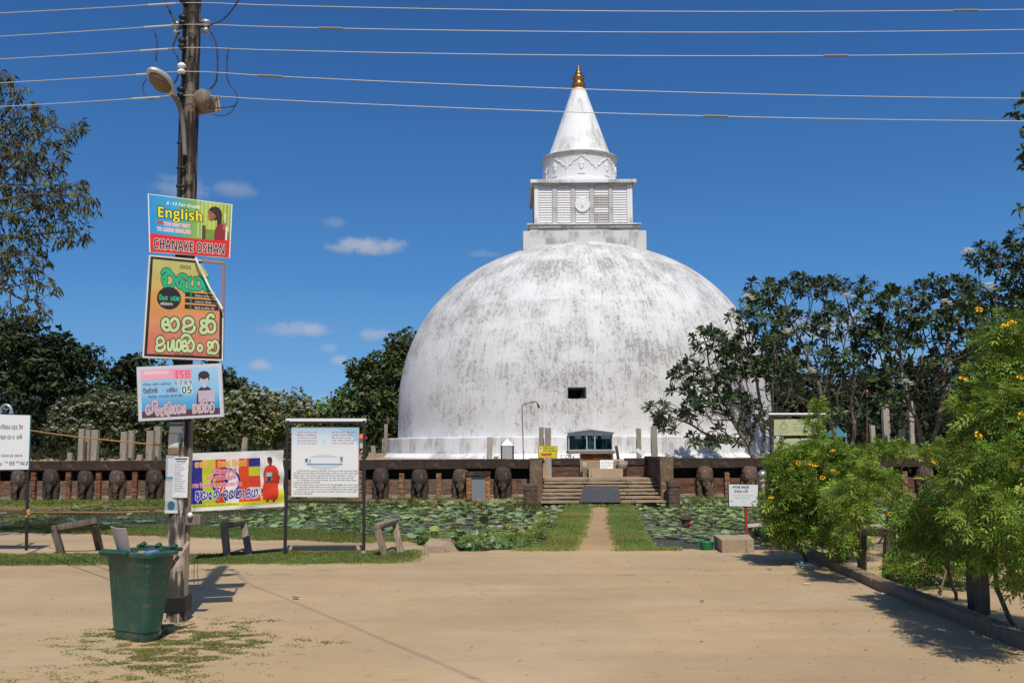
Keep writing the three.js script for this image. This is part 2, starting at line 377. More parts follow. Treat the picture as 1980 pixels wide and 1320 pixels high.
// bricks with open joints: returns one merged geometry filling x0..x1, y0..y1 at front face z
function bricks(x0, x1, y0, y1, z, depth, colors, { h = 0.07, l = 0.23, gap = 0.012, amp = 0.012 } = {}) {
  const out = [], rows = Math.max(1, Math.round((y1 - y0) / h)), hh = (y1 - y0) / rows;
  for (let r = 0; r < rows; r++) {
    let x = x0 - (r % 2 ? l / 2 : 0) - rnd() * 0.03;
    while (x < x1 - 0.01) {
      const w = l * rr(0.85, 1.15), a = Math.max(x, x0), b = Math.min(x + w - gap, x1);
      if (b - a > 0.03) {
        const g = new THREE.BoxGeometry(b - a, hh - gap * rr(0.7, 1.3), depth), c = colors(r / rows, (a + b) / 2), k = rr(0.7, 1.25);
        flatUV(g).translate((a + b) / 2, y0 + (r + 0.5) * hh, z - depth / 2 + rr(-amp, amp));
        out.push(tint(g, c[0] * k, c[1] * k * rr(0.93, 1.07), c[2] * k));
      }
      x += w;
    }
  }
  return merge(out);
}
const RED = [0.15, 0.06, 0.04], ORANGE = [0.31, 0.125, 0.062], PALE = [0.38, 0.31, 0.24], DARKB = [0.085, 0.055, 0.045];
function retainingWall(x0, x1, label, pale) {
  reseed(x0 > 0 ? 41 : 42);
  const t = thing('elephant_wall', label, 'wall', [0, 0, 0], 0, 'two runs of the elephant wall');
  const yb = -0.3, yt = yAt(905, 40), ym = yAt(925.5, 40.3), yp = yAt(951, 40.3);
  // coping stones, each its own piece
  let x = x0;
  while (x < x1 - 0.2) {
    const w = Math.min(rr(1.3, 2.1), x1 - x);
    mesh('coping_stone', flatUV(toCreasedNormals(rough(new THREE.BoxGeometry(w - 0.012, COPE - yt, 0.62, 6, 2, 2), 0.012, 3, x), 0.6)).translate(x + w / 2, (COPE + yt) / 2 + rr(-0.008, 0.008), -40.31 + rr(-0.012, 0.012)), M.coping, t);
    x += w;
  }
  mesh('back_wall', span(x0, x1, yb, yt, -40.75, -40.62), M.stoneBlack, t);
  mesh('mortar', span(x0, x1, yb, ym - 0.015, -40.62, -40.25), M.mortar, t);
  const colr = (v, xx) => { const p = clamp((pale && xx < -7 ? 0.85 : 0.5) + 1.1 * n3(xx * 0.4, v * 2, pale)); const up = mixc(mixc(RED, ORANGE, rnd() * 0.6), pale ? [0.2, 0.15, 0.11] : DARKB, p * (pale ? 0.85 : 0.55)); return v < 0.3 ? mixc(PALE, DARKB, rnd() * 0.5 * p) : up; };
  stuff(mesh('brickwork', bricks(x0, x1, -0.12, ym, -40.22, 0.3, colr), M.brick, t));
  return t;
}
const XL0 = -30, XL1 = 0.72, XR0 = 6.02, XR1 = 36;
const wallL = retainingWall(XL0, XL1, 'dark low brick retaining wall with carved elephants left of the stairs', 1);
const wallR = retainingWall(XR0, XR1, 'dark low brick retaining wall with carved elephants right of the stairs', 0);
// carved elephants: head on, trunk between the fore legs
{
  const f = (x, y, z) => {
    const p = [Math.abs(x), y, z];
    let d = ell(p, [0, 0.86, -0.02], [0.315, 0.37, 0.36]);
    d = smin(d, ell(p, [0.13, 1.06, 0.02], [0.17, 0.17, 0.2]), 0.1);
    d = smin(d, ell(p, [0.27, 0.74, -0.1], [0.075, 0.26, 0.17]), 0.05);          // ear
    d = smin(d, cap(p, [0.22, 0.62, -0.05], [0.2, -0.05, 0.02], 0.13, 0.115), 0.06); // fore leg
    d = smin(d, cap([x, y, z], [0, 0.86, 0.22], [0.015, 0.45, 0.27], 0.13, 0.085), 0.08);  // trunk
    d = smin(d, cap([x, y, z], [0.015, 0.45, 0.27], [0.03, 0.02, 0.2], 0.085, 0.06), 0.04);
    d = smin(d, cap(p, [0.11, 0.66, 0.24], [0.13, 0.5, 0.33], 0.04, 0.02), 0.03);   // tusk stub
    d = smin(d, ell(p, [0.17, 0.88, 0.24], [0.05, 0.04, 0.05]), 0.04);
    return d + 0.018 * n3(x * 7, y * 7, z * 7) + 0.01 * n3(x * 18, y * 18, z * 18);
  };
  const g = solid(f, new V3(0, 0.62, 0), 0.8, 56);
  const px = [[-40, 0], [34, 0], [97, 0], [163, 0], [225, 0], [297, 0], [368, 0], [436, 0], [505, 0], [578, 0], [655, 0], [735, 1], [811, 1], [890, 1], [972, 1], [1364, 2], [1450, 2], [1535, 2], [1620, 2], [1703, 2], [1790, 2], [1878, 2], [1965, 2]];
  const names = ['behind the left white board', 'between notice board frame and pole'];
  let first = null;
  const LB = ['left-hand', 'right-hand'];
  px.forEach(([x, side], i) => {
    const p = at(x, 930, 40.05), lean = (x % 7 - 3) * 0.012, sc = side === 0 ? 0.96 : 1;
    const o = first ? dup(first, [p.x, -0.06, -40.08], lean) : thing('elephant_statue', '', 'elephant statue', [p.x, -0.06, -40.08], lean, 'carved stone elephants standing along the terrace wall');
    if (!first) { mesh('body', g, M.stone, o); first = o; }
    if (side === 2 || i % 3 === 1) o.children[0].material = side === 2 && i < 17 ? M.stoneWorn : M.stoneMid;
    o.scale.set(sc * (0.94 + 0.12 * hash2(i, 3, 1)), ((yAt(904, 40) + 0.1) / 1.25) * (0.94 + 0.06 * hash2(i, 5, 2)), 1); o.rotation.y = (hash2(i, 9, 4) - 0.5) * 0.3; o.rotation.z = (hash2(i, 2, 8) - 0.5) * 0.05;
    const L = { 97: 'stone elephant at far left wall, first right of the white signboard', 163: 'stone elephant at left wall under the group of three grey pillars', 225: 'stone elephant at left wall under the pair of grey pillars', 297: 'stone elephant at left wall just left of the utility pole', 34: 'stone elephant partly hidden behind the white signboard at left edge', 735: 'dark stone elephant first right of the notice board frame', 811: 'dark stone elephant second right of the notice board frame', 890: 'dark stone elephant partly behind the small brick plaque', 972: 'dark stone elephant left of the stairs, right of the small brick plaque', 1364: 'worn pale-headed stone elephant just right of the stairs', 1450: 'pale-headed stone elephant right of stairs under the frangipani, above the white warning sign' };
    Object.assign(L, { [-40]: 'stone elephant just beyond the left edge behind the white signboard', 368: 'stone elephant behind the utility pole, at the left edge of the banner', 436: 'stone elephant hidden behind the left half of the colourful banner', 505: 'stone elephant hidden behind the right half of the colourful banner', 578: 'stone elephant hidden behind the left half of the notice board', 655: 'stone elephant hidden behind the right half of the notice board', 1535: 'stone elephant behind the left part of the first flowering bush', 1620: 'stone elephant behind the right part of the first flowering bush', 1703: 'stone elephant glimpsed above the arching sprays right of the first bush', 1790: 'stone elephant glimpsed above the shrub over the dark timber frame', 1878: 'stone elephant hidden by the left side of the tall right bush', 1965: 'stone elephant hidden behind the tall bush at the right edge' });
    o.userData.label = L[x];
  });
  // slender brick piers between the elephants
  reseed(9);
  const xs = px.map((a) => a[0]);
  for (let i = 0; i < xs.length - 1; i++) {
    if (xs[i] > 900 && xs[i] < 1300) continue;
    const cx = xAt((xs[i] + xs[i + 1]) / 2 + (i % 3) * 3 - 2, 40.1), top = yAt(i < 11 ? 908 : 914, 40.1);
    const L = xs[i] < 1100;
    stuff(mesh('brick_pier', bricks(cx - 0.1, cx + 0.1, -0.1, top, -40.06, 0.2, () => mixc(ORANGE, i < 10 ? RED : [0.3, 0.2, 0.13], rnd()), { h: 0.062, l: 0.21, amp: 0.02 }), M.brick, L ? wallL : wallR));
  }
}
// ---------------------------------------------------------------- stairs
const ST = { x0: 1.12, x1: 5.72 };
{
  const t = thing('stone_stairs', 'worn stone steps rising from the grass path to the terrace', 'stairs', [0, 0, 0]);
  const ys = [968.5, 960.5, 953, 946, 938.5, 931.5, 925.5];
  let z = -36.05, y = -0.05;
  ys.forEach((py, i) => {
    const run = 0.36, top = yAt(py, -z), in0 = i * 0.035;
    const x0 = ST.x0 + in0 - 0.1, x1 = ST.x1 - in0 * 0.4 + 0.1;
    // each tread of two or three long stones
    const cuts = [x0, lerp(x0, x1, rr(0.3, 0.4)), lerp(x0, x1, rr(0.62, 0.72)), x1];
    for (let k = 0; k < 3; k++) {
      const w = cuts[k + 1] - cuts[k] - 0.014, cx = (cuts[k] + cuts[k + 1]) / 2, j = rr(-0.02, 0.02), th = 0.075;
      mesh('tread_stone', flatUV(toCreasedNormals(rough(new THREE.BoxGeometry(w, th, run + 0.14, 10, 2, 3), 0.02, 2.6, k * 5 + i * 3), 0.7)).translate(cx, top - th / 2, z - run / 2 + j), M.step, t);
      mesh('riser_stone', flatUV(toCreasedNormals(rough(new THREE.BoxGeometry(w, top - y - th + 0.06, 0.2, 10, 2, 2), 0.016, 3, k + i * 7), 0.7)).translate(cx, (top - th + y) / 2 - 0.02, z - 0.135 + j), M.stone, t);
    }
    mesh('core', span(x0 + 0.04, x1 - 0.04, -0.3, top - 0.035, z - run - 0.4, z - 0.1), M.concDark, t);
    z -= run; y = top - 0.0;
  });
  const land = yAt(925.5, 38.2);
  mesh('landing', span(ST.x0 + 0.1, ST.x1, -0.2, land - 0.01, -41.2, z - 0.38), M.step, t);
  // inner walls left and right of the block that leads up to the terrace
  const t2 = thing('low_brick_wall', 'dark low brick wall at stair top, left of the stone block', 'wall', [0, 0, 0]);
  reseed(17);
  const wz = -40.2, y1 = yAt(900, 40.2), c2 = () => mixc(DARKB, [0.2, 0.1, 0.065], rnd());
  stuff(mesh('brickwork', bricks(xAt(1066, 40.2), xAt(1119, 40.2), land - 0.02, y1, wz, 0.4, c2, { h: 0.06 }), M.brick, t2));
  mesh('core', span(xAt(1066, 40.2), xAt(1119, 40.2), land - 0.1, y1 - 0.02, wz - 0.5, wz - 0.05), M.mortar, t2);
  mesh('capping', span(xAt(1064, 40.2), xAt(1121, 40.2), y1 + 0.002, COPE + 0.01, wz - 0.5, wz + 0.04, 0.015), M.coping, t2);
  const t3 = thing('low_brick_wall', 'dark low brick wall at stair top, right of the stone block', 'wall', [0, 0, 0]);
  stuff(mesh('brickwork', bricks(xAt(1211, 40.2), xAt(1264, 40.2), land - 0.02, y1, wz, 0.4, c2, { h: 0.06 }), M.brick, t3));
  mesh('core', span(xAt(1211, 40.2), xAt(1264, 40.2), land - 0.1, y1 - 0.02, wz - 0.5, wz - 0.05), M.mortar, t3);
  mesh('capping', span(xAt(1209, 40.2), xAt(1266, 40.2), y1 + 0.002, COPE + 0.01, wz - 0.5, wz + 0.04, 0.015), M.coping, t3);
  // stone block in the middle, and a higher step behind it
  const bx = thing('stone_block', 'pale smooth stone block at the head of the stairs', 'stone block', [0, 0, 0]);
  mesh('block', stoneBox(xAt(1204, 39.6) - xAt(1138, 39.6), yAt(907, 39.6) - land, 0.7, (xAt(1204, 39.6) + xAt(1138, 39.6)) / 2, (yAt(907, 39.6) + land) / 2, -39.95, 0.012), mat({ map: rep(concC, 0.5), color: [1.15, 0.95, 0.74] }), bx);
  const sb = thing('stone_step', 'low dark step behind the pale stone block', 'step', [0, 0, 0]);
  mesh('block', span(xAt(1121, 40.3), xAt(1211, 40.3), land - 0.1, COPE - 0.1, -41.1, -40.32, 0.02), M.step, sb);

  // balustrades
  for (const [s, px0, px1, lab, bl] of [[-1, 1024, 1047, 'stone balustrade slab with brick side, left of the stairs', 'worn round-topped guard stone at the foot of the left balustrade'], [1, 1277, 1302, 'stone balustrade slab with dark inner side, right of the stairs', 'worn round-topped guard stone at the foot of the right balustrade']]) {
    const b = thing('balustrade', lab, 'balustrade', [0, 0, 0]);
    const zf = -36.35, x0 = xAt(px0, 36.35), x1 = xAt(px1, 36.35), top = yAt(s < 0 ? 889 : 885.5, 36.35);
    mesh('front_slab', flatUV(toCreasedNormals(rough(new THREE.BoxGeometry(x1 - x0, top + 0.15, 0.35, 3, 12, 3), 0.02, 2.2, px0), 0.7)).translate((x0 + x1) / 2, (top - 0.15) / 2, zf - 0.17), M.stoneLight, b);
    const wx0 = s < 0 ? x0 + 0.1 : x0 + 0.02, wx1 = s < 0 ? x1 + 0.06 : x1 - 0.05;
    mesh('core', span(wx0 + 0.05, wx1 - 0.05, -0.2, top - 0.14, -40.7, zf - 0.37), M.mortar, b);
    // brick faces of the side toward the steps
    reseed(23 + s);
    const g = bricks(0, 40.6 + zf - 0.38, -0.1, top - 0.14, 0, 0.1, () => mixc(RED, DARKB, rnd() * 0.8));
    g.rotateY(s < 0 ? Math.PI / 2 : -Math.PI / 2);
    g.translate(s < 0 ? wx1 : wx0, 0, s < 0 ? zf - 0.38 : -40.6);
    stuff(mesh('brickwork', g, M.brick, b));
    mesh('cap_stone', flatUV(toCreasedNormals(rough(new THREE.BoxGeometry(wx1 - wx0 + 0.1, 0.14, 40.6 + zf - 0.3, 3, 2, 16), 0.02, 2, s), 0.7)).translate((wx0 + wx1) / 2, top - 0.068, (zf - 0.3 - 40.6) / 2), M.coping, b);
    const gx0 = xAt(s < 0 ? 1013 : 1289, 35.9), gx1 = xAt(s < 0 ? 1038 : 1312, 35.9), gt = yAt(s < 0 ? 931 : 926, 35.9), w = (gx1 - gx0) / 2;
    const gf = (x, y, z) => { const q = Math.max(Math.abs(x) - w + 0.06, 0), e = Math.max(y - (gt - 0.16), 0), u = Math.max(Math.abs(z) - 0.16, 0); return Math.max(Math.hypot(q, e * 0.9, u) - 0.06 - (y > gt - 0.3 ? 0.02 : 0), -0.15 - y) + 0.016 * n3(x * 6, y * 6, z * 6 + s) + 0.02 * (Math.abs((y * 7) % 1 - 0.5) < 0.12 ? 0.5 : 0); };
    const gs = mesh('guard_stone', solid(gf, new V3(0, gt / 2, 0), 0.62, 40), M.stoneMid);
    gs.position.set((gx0 + gx1) / 2, 0, -35.9); tag(gs, bl, 'guard stone');
  }
  // dark mat laid over the lower steps, with a pale slab at its foot
  {
    const a = at(1120, 973, 35.62), b2 = at(1201, 973, 35.62), c = at(1129, 942, 37.45), d2 = at(1195, 942, 37.45), n = 14, pos = [], idx = [];
    for (const dy of [0.06, 0.03]) for (let j = 0; j <= n; j++) for (let i = 0; i <= 6; i++) {
      const p = a.clone().lerp(b2, i / 6).lerp(c.clone().lerp(d2, i / 6), j / n);
      pos.push(p.x + 0.01 * n3(j, i, 2), p.y + dy + 0.012 * n3(i * 0.7, j * 0.9, 3), p.z);
    }
    const S = (n + 1) * 7, q = (o, f) => { for (let j = 0; j < n; j++) for (let i = 0; i < 6; i++) { const k = o + j * 7 + i; f ? idx.push(k, k + 1, k + 7, k + 1, k + 8, k + 7) : idx.push(k, k + 7, k + 1, k + 1, k + 7, k + 8); } };
    q(0, true); q(S, false);
    for (let i = 0; i < 6; i++) idx.push(i, S + i, i + 1, i + 1, S + i, S + i + 1);
    const g = new THREE.BufferGeometry(); g.setAttribute('position', new THREE.Float32BufferAttribute(pos, 3)); g.setIndex(idx); g.computeVertexNormals(); flatUV(g);
    const mt = tex(256, 256, (u, v) => { const k = fb(u, v, 3, 40, 4, 3) * 0.6 + fb(u, v, 20, 20, 3, 8) * 0.5; return [0.028 + k * 0.05, 0.028 + k * 0.05, 0.03 + k * 0.055]; });
    tag(mesh('rubber_mat', g, mat({ map: rep(mt, 0.6), roughness: 0.6 })), 'dark grey mat laid like a ramp over the lower stone steps', 'mat');
    const sl = span(xAt(1117, 35.5), xAt(1203, 35.5), -0.05, yAt(976.5, 35.5), -35.72, -35.42, 0.012);
    tag(mesh('kerb_slab', sl, mat({ map: rep(concC, 0.5), color: [1.15, 1.0, 0.8] })), 'pale narrow slab at the foot of the dark mat', 'slab');
  }
}
// ---------------------------------------------------------------- the whitewashed stupa
{
  const t = thing('stupa', 'huge whitewashed stupa dome with square top, white spire and gilded tip', 'stupa', [CX, FLOOR, -D0]);
  const R = 10.6, HC = 2.5, B = 9.75, E = 2 / 2.15;
  const yr = (py, d) => yAt(py, d, 1125) - FLOOR;
  reseed(301);
  const patches = [];
  for (let i = 0; i < 46; i++) patches.push([rnd(), rnd() * 0.75 + 0.05, rr(0.015, 0.07), rr(0.015, 0.05), rr(-0.7, 0.9)]);
  const domeC = tex(2048, 1024, (u, v) => {
    const wu = u + 0.004 * (fb(u, v, 20, 12, 3, 7) - 0.5);
    const big = fb(u, v, 7, 5, 3, 201), mid = fb(u, v, 30, 18, 4, 211), fine = fb(u, v, 640, 340, 2, 231), st = fb(wu, v, 300, 16, 3, 221), st2 = fb(wu, v, 520, 60, 2, 241), med = fb(u, v, 200, 110, 2, 261);
    // lifts and bays of the scaffold each took their own coat of lime
    const bv = v * 15 + 0.1 * (fb(u, v, 16, 4, 2, 5) - 0.5), row = Math.floor(bv), bu = u * 24 + 0.5 * (row % 2) + 0.12 * (fb(u, v, 8, 30, 2, 6) - 0.5), bay = hash2(Math.floor(bu), row, 17), lift = hash2(row, 3, 19);
    let cover = 0.46 + 0.3 * (big - 0.5) + 0.55 * (mid - 0.5) + 0.09 * (lift - 0.5) + (bay > 0.72 ? -0.14 * (bay - 0.6) : 0.04 * bay) + 0.06 * ss(0.35, 0.55, v) * ss(0.95, 0.75, v);
    for (const [pu, pv, w, h, k] of patches) if (Math.abs(wu - pu) < w && Math.abs(v - pv) < h) cover -= 0.05 * k * ss(1, 0.8, Math.abs(wu - pu) / w) * ss(1, 0.8, Math.abs(v - pv) / h);
    const g = 0.5 + 1.7 * (0.34 * fine + 0.24 * st2 + 0.22 * st + 0.2 * med - 0.5);
    const m = ss(0.66, 0.36, g + 0.5 - cover), d = ss(0.42, 0.2, g + 0.5 - cover), soft = ss(0.3, 0.7, cover);
    let c = mixc([0.69, 0.687, 0.69], [0.555, 0.547, 0.533], soft * 0.9);
    c = mixc(c, [0.45, 0.445, 0.435], m * 0.55);
    c = mixc(c, [0.2, 0.195, 0.19], d * 0.6);
    const su = Math.abs((bu % 1) - 0.5), sv = Math.abs((((bv % 1) + 1) % 1) - 0.5);
    c = mixc(c, [0.5, 0.495, 0.48], Math.max(ss(0.485, 0.498, sv), ss(0.49, 0.499, su) * 0.6) * 0.16);
    return c;
  });
  // profile by even arc length
  const prof = [[R, 2.59 - FLOOR - 0.03]];
  for (let i = 1; i <= 6; i++) prof.push([R, lerp(prof[0][1], HC, i / 6)]);
  for (let i = 1; i <= 120; i++) { const a = (i / 120) * Math.PI / 2; prof.push([R * Math.pow(Math.max(0, Math.cos(a)), E), HC + B * Math.pow(Math.sin(a), E)]); }
  const arc = [0]; for (let i = 1; i < prof.length; i++) arc.push(arc[i - 1] + Math.hypot(prof[i][0] - prof[i - 1][0], prof[i][1] - prof[i - 1][1]));
  const total = arc[arc.length - 1];
  const pt = (s) => { let i = 1; while (i < arc.length - 1 && arc[i] < s) i++; const k = clamp((s - arc[i - 1]) / (arc[i] - arc[i - 1])); return [lerp(prof[i - 1][0], prof[i][0], k), lerp(prof[i - 1][1], prof[i][1], k)]; };
  // the opening in the front
  const oa = at(1098, 748, 46.45), ob = at(1134, 770.5, 46.45), h0 = ob.y - FLOOR, h1 = oa.y - FLOOR;
  const a0 = Math.asin((oa.x - CX) / R), a1 = Math.asin((ob.x - CX) / R);
  const sAt = (y) => { let i = 1; while (prof[i][1] < y) i++; return lerp(arc[i - 1], arc[i], (y - prof[i - 1][1]) / (prof[i][1] - prof[i - 1][1])); };
  const S = [sAt(h0), sAt(h1)], As = [a0, a1];
  for (let i = 0; i <= 110; i++) { const s = (i / 110) * total; if (!S.slice(0, 2).some((q) => Math.abs(q - s) < 0.05)) S.push(s); }
  for (let i = 0; i < 200; i++) { const a = -Math.PI + (i / 200) * 2 * Math.PI; if (!As.slice(0, 2).some((q) => Math.abs(q - a) < 0.01)) As.push(a); }
  S.sort((a, b) => a - b); As.sort((a, b) => a - b); As.push(As[0] + 2 * Math.PI);
  const pos = [], uv = [], idx = [];
  for (const s of S) for (const a of As) {
    const [r, y] = pt(s), am = a > Math.PI ? a - 2 * Math.PI : a;
    const k = r + 0.018 * n3(Math.sin(am) * 14, s * 1.2, Math.cos(am) * 14) * clamp(r / 2) + 0.012 * n3(2, s * 0.62, 5);
    pos.push(Math.sin(a) * k, y, Math.cos(a) * k); uv.push((a / Math.PI) + 0.5, s / total);
  }
  const W = As.length;
  for (let j = 0; j < S.length - 1; j++) for (let i = 0; i < W - 1; i++) {
    const sm = (S[j] + S[j + 1]) / 2, am = (As[i] + As[i + 1]) / 2;
    if (sm > sAt(h0) && sm < sAt(h1) && am > a0 && am < a1) continue;
    const k = j * W + i; idx.push(k, k + 1, k + W, k + 1, k + W + 1, k + W);
  }
  const g = new THREE.BufferGeometry();
  g.setAttribute('position', new THREE.Float32BufferAttribute(pos, 3)); g.setAttribute('uv', new THREE.Float32BufferAttribute(uv, 2)); g.setIndex(idx); g.computeVertexNormals();
  const dome = mesh('dome', g, mat({ map: domeC, roughness: 0.95, bumpMap: rep(stoneB, 31, 17), bumpScale: 0.008 }), t);
  {
    const x0 = oa.x - CX, x1 = ob.x - CX, z0 = R * Math.cos(a0) - 0.02, z1 = z0 - 6, w = 0.06;
    const dark = M.plaster;
    mesh('opening', [span(x0 - w, x0, h0 - w, h1 + w, z1, z0 - 0.02), span(x1, x1 + w, h0 - w, h1 + w, z1, z0 - 0.02), span(x0, x1, h1, h1 + w, z1, z0 - 0.02), span(x0, x1, h0 - w, h0, z1, z0 - 0.02), span(x0 - w, x1 + w, h0 - w, h1 + w, z1 - w, z1)], dark, dome);
    mesh('sill', span(x0 - 0.02, x1 + 0.02, h0 - 0.1, h0 - 0.004, z0 - 0.1, z0 + 0.03, 0.01), mat({ color: [0.66, 0.62, 0.52] }), dome);
    reseed(5);
    const weeds = []; for (let i = 0; i < 26; i++) { const a = new V3(rr(x1 - 0.3, x1 + 0.02), h0 + 0.01, z0 - 0.02 + rr(-0.05, 0.05)); weeds.push(rod(a, a.clone().add(new V3(rr(-0.1, 0.1), rr(-0.12, 0.16), rr(0, 0.08))), 0.012, 0.002, 4)); }
    stuff(mesh('weeds', weeds, mat({ color: [0.1, 0.12, 0.05] }), dome));
  }
  // circular berm round the foot
  const berm = (pts, n = 160) => { const q = lathe(pts, n), p = q.attributes.uv; for (let i = 0; i < p.count; i++) p.setXY(i, p.getX(i) * 70, q.attributes.position.getY(i) + (pts[0][0] - Math.hypot(q.attributes.position.getX(i), q.attributes.position.getZ(i)))); return toCreasedNormals(q, 0.5); };
  const rb = 11.18, yt = 2.585 - FLOOR;
  mesh('base_ring', berm([[rb + 0.02, 0.13], [rb, yt - 0.04], [rb - 0.04, yt], [R - 0.3, yt + 0.02]]), mat({ map: rep(plasterC, 0.25), bumpMap: rep(stoneB, 0.5), bumpScale: 0.01 }), t);
  mesh('foot_moulding', berm([[rb + 0.42, -0.3], [rb + 0.38, 0.04], [rb + 0.24, 0.15], [rb + 0.06, 0.24], [rb - 0.1, 0.26]]), M.plasterClean, t);

  // square top
  const slabA = 3.43, yd = 14.2 - 1.53 - 1.6;
  mesh('square_base', rbox(2 * slabA, yr(446, 53.6) - yd, 2 * slabA, 0.04, 0, (yr(446, 53.6) + yd) / 2, 0), mat({ map: rep(plasterC, 0.3), bumpMap: rep(stoneB, 0.5), bumpScale: 0.01, color: [0.8, 0.79, 0.77] }), t);
  const tier = (a, p0, p1, d, mt, name, r = 0.03) => mesh(name, rbox(2 * a, yr(p1, d) - yr(p0, d), 2 * a, r, 0, (yr(p0, d) + yr(p1, d)) / 2, 0), mt, t);
  const grey = mat({ map: rep(plasterC, 0.5), bumpMap: rep(stoneB, 0.5), bumpScale: 0.01, color: [0.5, 0.5, 0.48] });
  tier(3.05, 446, 441.5, 53.9, M.plaster, 'lower_moulding');
  tier(3.14, 441.5, 434.5, 53.9, grey, 'lower_cornice', 0.06);
  tier(3.2, 434.5, 432, 53.9, M.plasterClean, 'lower_fillet');
  const A = 2.77, fd = D0 - A, b0 = yr(432, fd), b1 = yr(357, fd), core = A - 0.12;
  mesh('box_core', box(2 * core, b1 - b0, 2 * core, 0, (b0 + b1) / 2, 0), M.plasterClean, t);
  tier(2.9, 357, 353.5, 54.1, grey, 'upper_fillet');
  tier(2.99, 353.5, 347, 54.1, M.plaster, 'upper_cornice');
  // five louvred panels a side between pilasters
  const zx = (z) => ((z - 484) / 334) * A;                                    // across the face, from the close view
  const pan = [[180, 272], [305, 398], [430, 525], [557, 655], [683, 780]].map((q) => q.map(zx)), pil = [[150, 180], [273, 304], [399, 429], [526, 556], [656, 682], [781, 818]].map((q) => q.map(zx));
  const n = 15, ph = (b1 - b0 - 0.1) / n;
  const slatG = pan.map(([x0, x1]) => rbox(x1 - x0 - 0.01, ph * 0.8, 0.045, 0.012).rotateX(-0.42));
  const stained = mat({ map: rep(plasterC, 0.6), color: [0.66, 0.64, 0.6] });
  for (let f = 0; f < 4; f++) {
    const q = [];
    for (let k = 0; k < 5; k++) for (let i = 0; i < n; i++) {
      const x = (pan[k][0] + pan[k][1]) / 2, y = b0 + 0.07 + (i + 0.5) * ph, z = core + 0.055;
      if (f === 0) { const s = mesh('slat', slatG[k], k === 3 && hash2(i, k, 4) > 0.35 ? stained : M.plasterClean, t); s.position.set(x, y, z); } else q.push(slatG[k].clone().translate(x, y, z).rotateY((f * Math.PI) / 2));
    }
    if (f) stuff(mesh('slats', q, M.plasterClean, t));
    pil.forEach(([x0, x1], i) => { const w = i === 0 || i === 5 ? 0.02 : 0; mesh('pilaster', rbox(x1 - x0, b1 - b0, 0.14, 0.012, (x0 + x1) / 2, (b0 + b1) / 2, A - 0.068 - w).rotateY((f * Math.PI) / 2), i === 0 || i === 5 ? M.plasterClean : stained, t); });
  }
  const md = mesh('medallion', new THREE.CylinderGeometry(0.42, 0.42, 0.08, 40).rotateX(Math.PI / 2).translate((zx(430) + zx(525)) / 2, (b0 + b1) / 2 - 0.02, A + 0.0), M.plasterClean, t);
  mesh('emblem', [ball(0.09, 0, 0, 0).scale(1, 2, 0.5), ball(0.07, 0, 0.17, 0).scale(1, 1, 0.5)].map((q) => q.translate((zx(430) + zx(525)) / 2, (b0 + b1) / 2 - 0.04, A + 0.05)), M.plasterClean, md);

  // drum with arched niches, cone and gilded tip
  const dr = 2.13, d0 = yr(349, 55.5), d1 = yr(300, 55.2);
  const drum = mesh('drum', toCreasedNormals(lathe([[dr + 0.08, d0 - 0.2], [dr + 0.08, d0 + 0.06], [dr, d0 + 0.1], [dr, d1], [dr + 0.02, d1 + 0.05]], 64), 0.5), M.plasterClean, t);
  mesh('drum_cornice', toCreasedNormals(lathe([[dr - 0.05, d1 - 0.02], [dr + 0.05, d1 + 0.03], [dr + 0.13, d1 + 0.12], [dr + 0.15, d1 + 0.2], [dr + 0.12, d1 + 0.24], [1.7, d1 + 0.3]], 64), 0.5), mat({ map: rep(plasterC, 14, 2), color: [0.7, 0.69, 0.62] }), drum);
  const hh = d1 - d0;
  const arch = (th) => { const pts = []; for (const [x, y] of [[-0.78, 0.44], [-0.72, 0.56], [-0.56, 0.6], [-0.46, 0.72], [-0.25, 0.8], [0, 0.93], [0.25, 0.8], [0.46, 0.72], [0.56, 0.6], [0.72, 0.56], [0.78, 0.44]]) { const a = th + x / dr; pts.push(new V3(Math.sin(a) * (dr + 0.02), d0 + y * hh, Math.cos(a) * (dr + 0.02))); } return tube(pts, 0.035, 5, 40); };
  for (let k = 0; k < 8; k++) {
    const th = (k / 8) * Math.PI * 2 - 0.02, s = Math.sin(th), c = Math.cos(th), P = (r, y) => new V3(s * r, d0 + y * hh, c * r);
    mesh('arch', arch(th), M.plasterClean, drum);
    mesh('niche_post', bar(P(dr, 0.02).applyAxisAngle(UP, Math.PI / 8), P(dr, 0.8).applyAxisAngle(UP, Math.PI / 8), 0.07, 0.07, 0.01), M.plasterClean, drum);
    const fig = [ell, 0] && [ball(0.085, 0, 1.02, 0, 8), ball(0.17, 0, 0.72, 0, 8).scale(1, 1.15, 0.5), ball(0.14, 0, 0.36, 0, 8).scale(1, 1.7, 0.5), ball(0.06, -0.22, 0.78, 0, 6).scale(1, 2, 1), ball(0.06, 0.22, 0.7, 0, 6).scale(1, 2, 1), box(0.42, 0.07, 0.08, 0, 0.12, 0)].map((q) => q.scale(0.95, hh * 0.56, 0.7).translate(0, 0.14 * hh, 0));
    mesh('relief_figure', merge(fig).translate(0, d0, dr + 0.01).rotateY(th), M.plasterClean, drum);
  }
  const c0 = d1 + 0.27, c1 = yr(172, 57), cone = [[1.96, c0 - 0.04], [1.9, c0 + 0.06], [1.84, c0 + 0.2]];
  for (let i = 1; i <= 14; i++) { const k = i / 14; cone.push([lerp(1.84, 0.43, Math.pow(k, 0.96)), lerp(c0 + 0.2, c1 - 0.08, k)]); }
  cone.push([0.33, c1 - 0.01], [0.2, c1]);
  const cg = lathe(cone, 64); { const u = cg.attributes.uv; for (let i = 0; i < u.count; i++) u.setXY(i, u.getX(i) * 2, u.getY(i) * 1.2); }
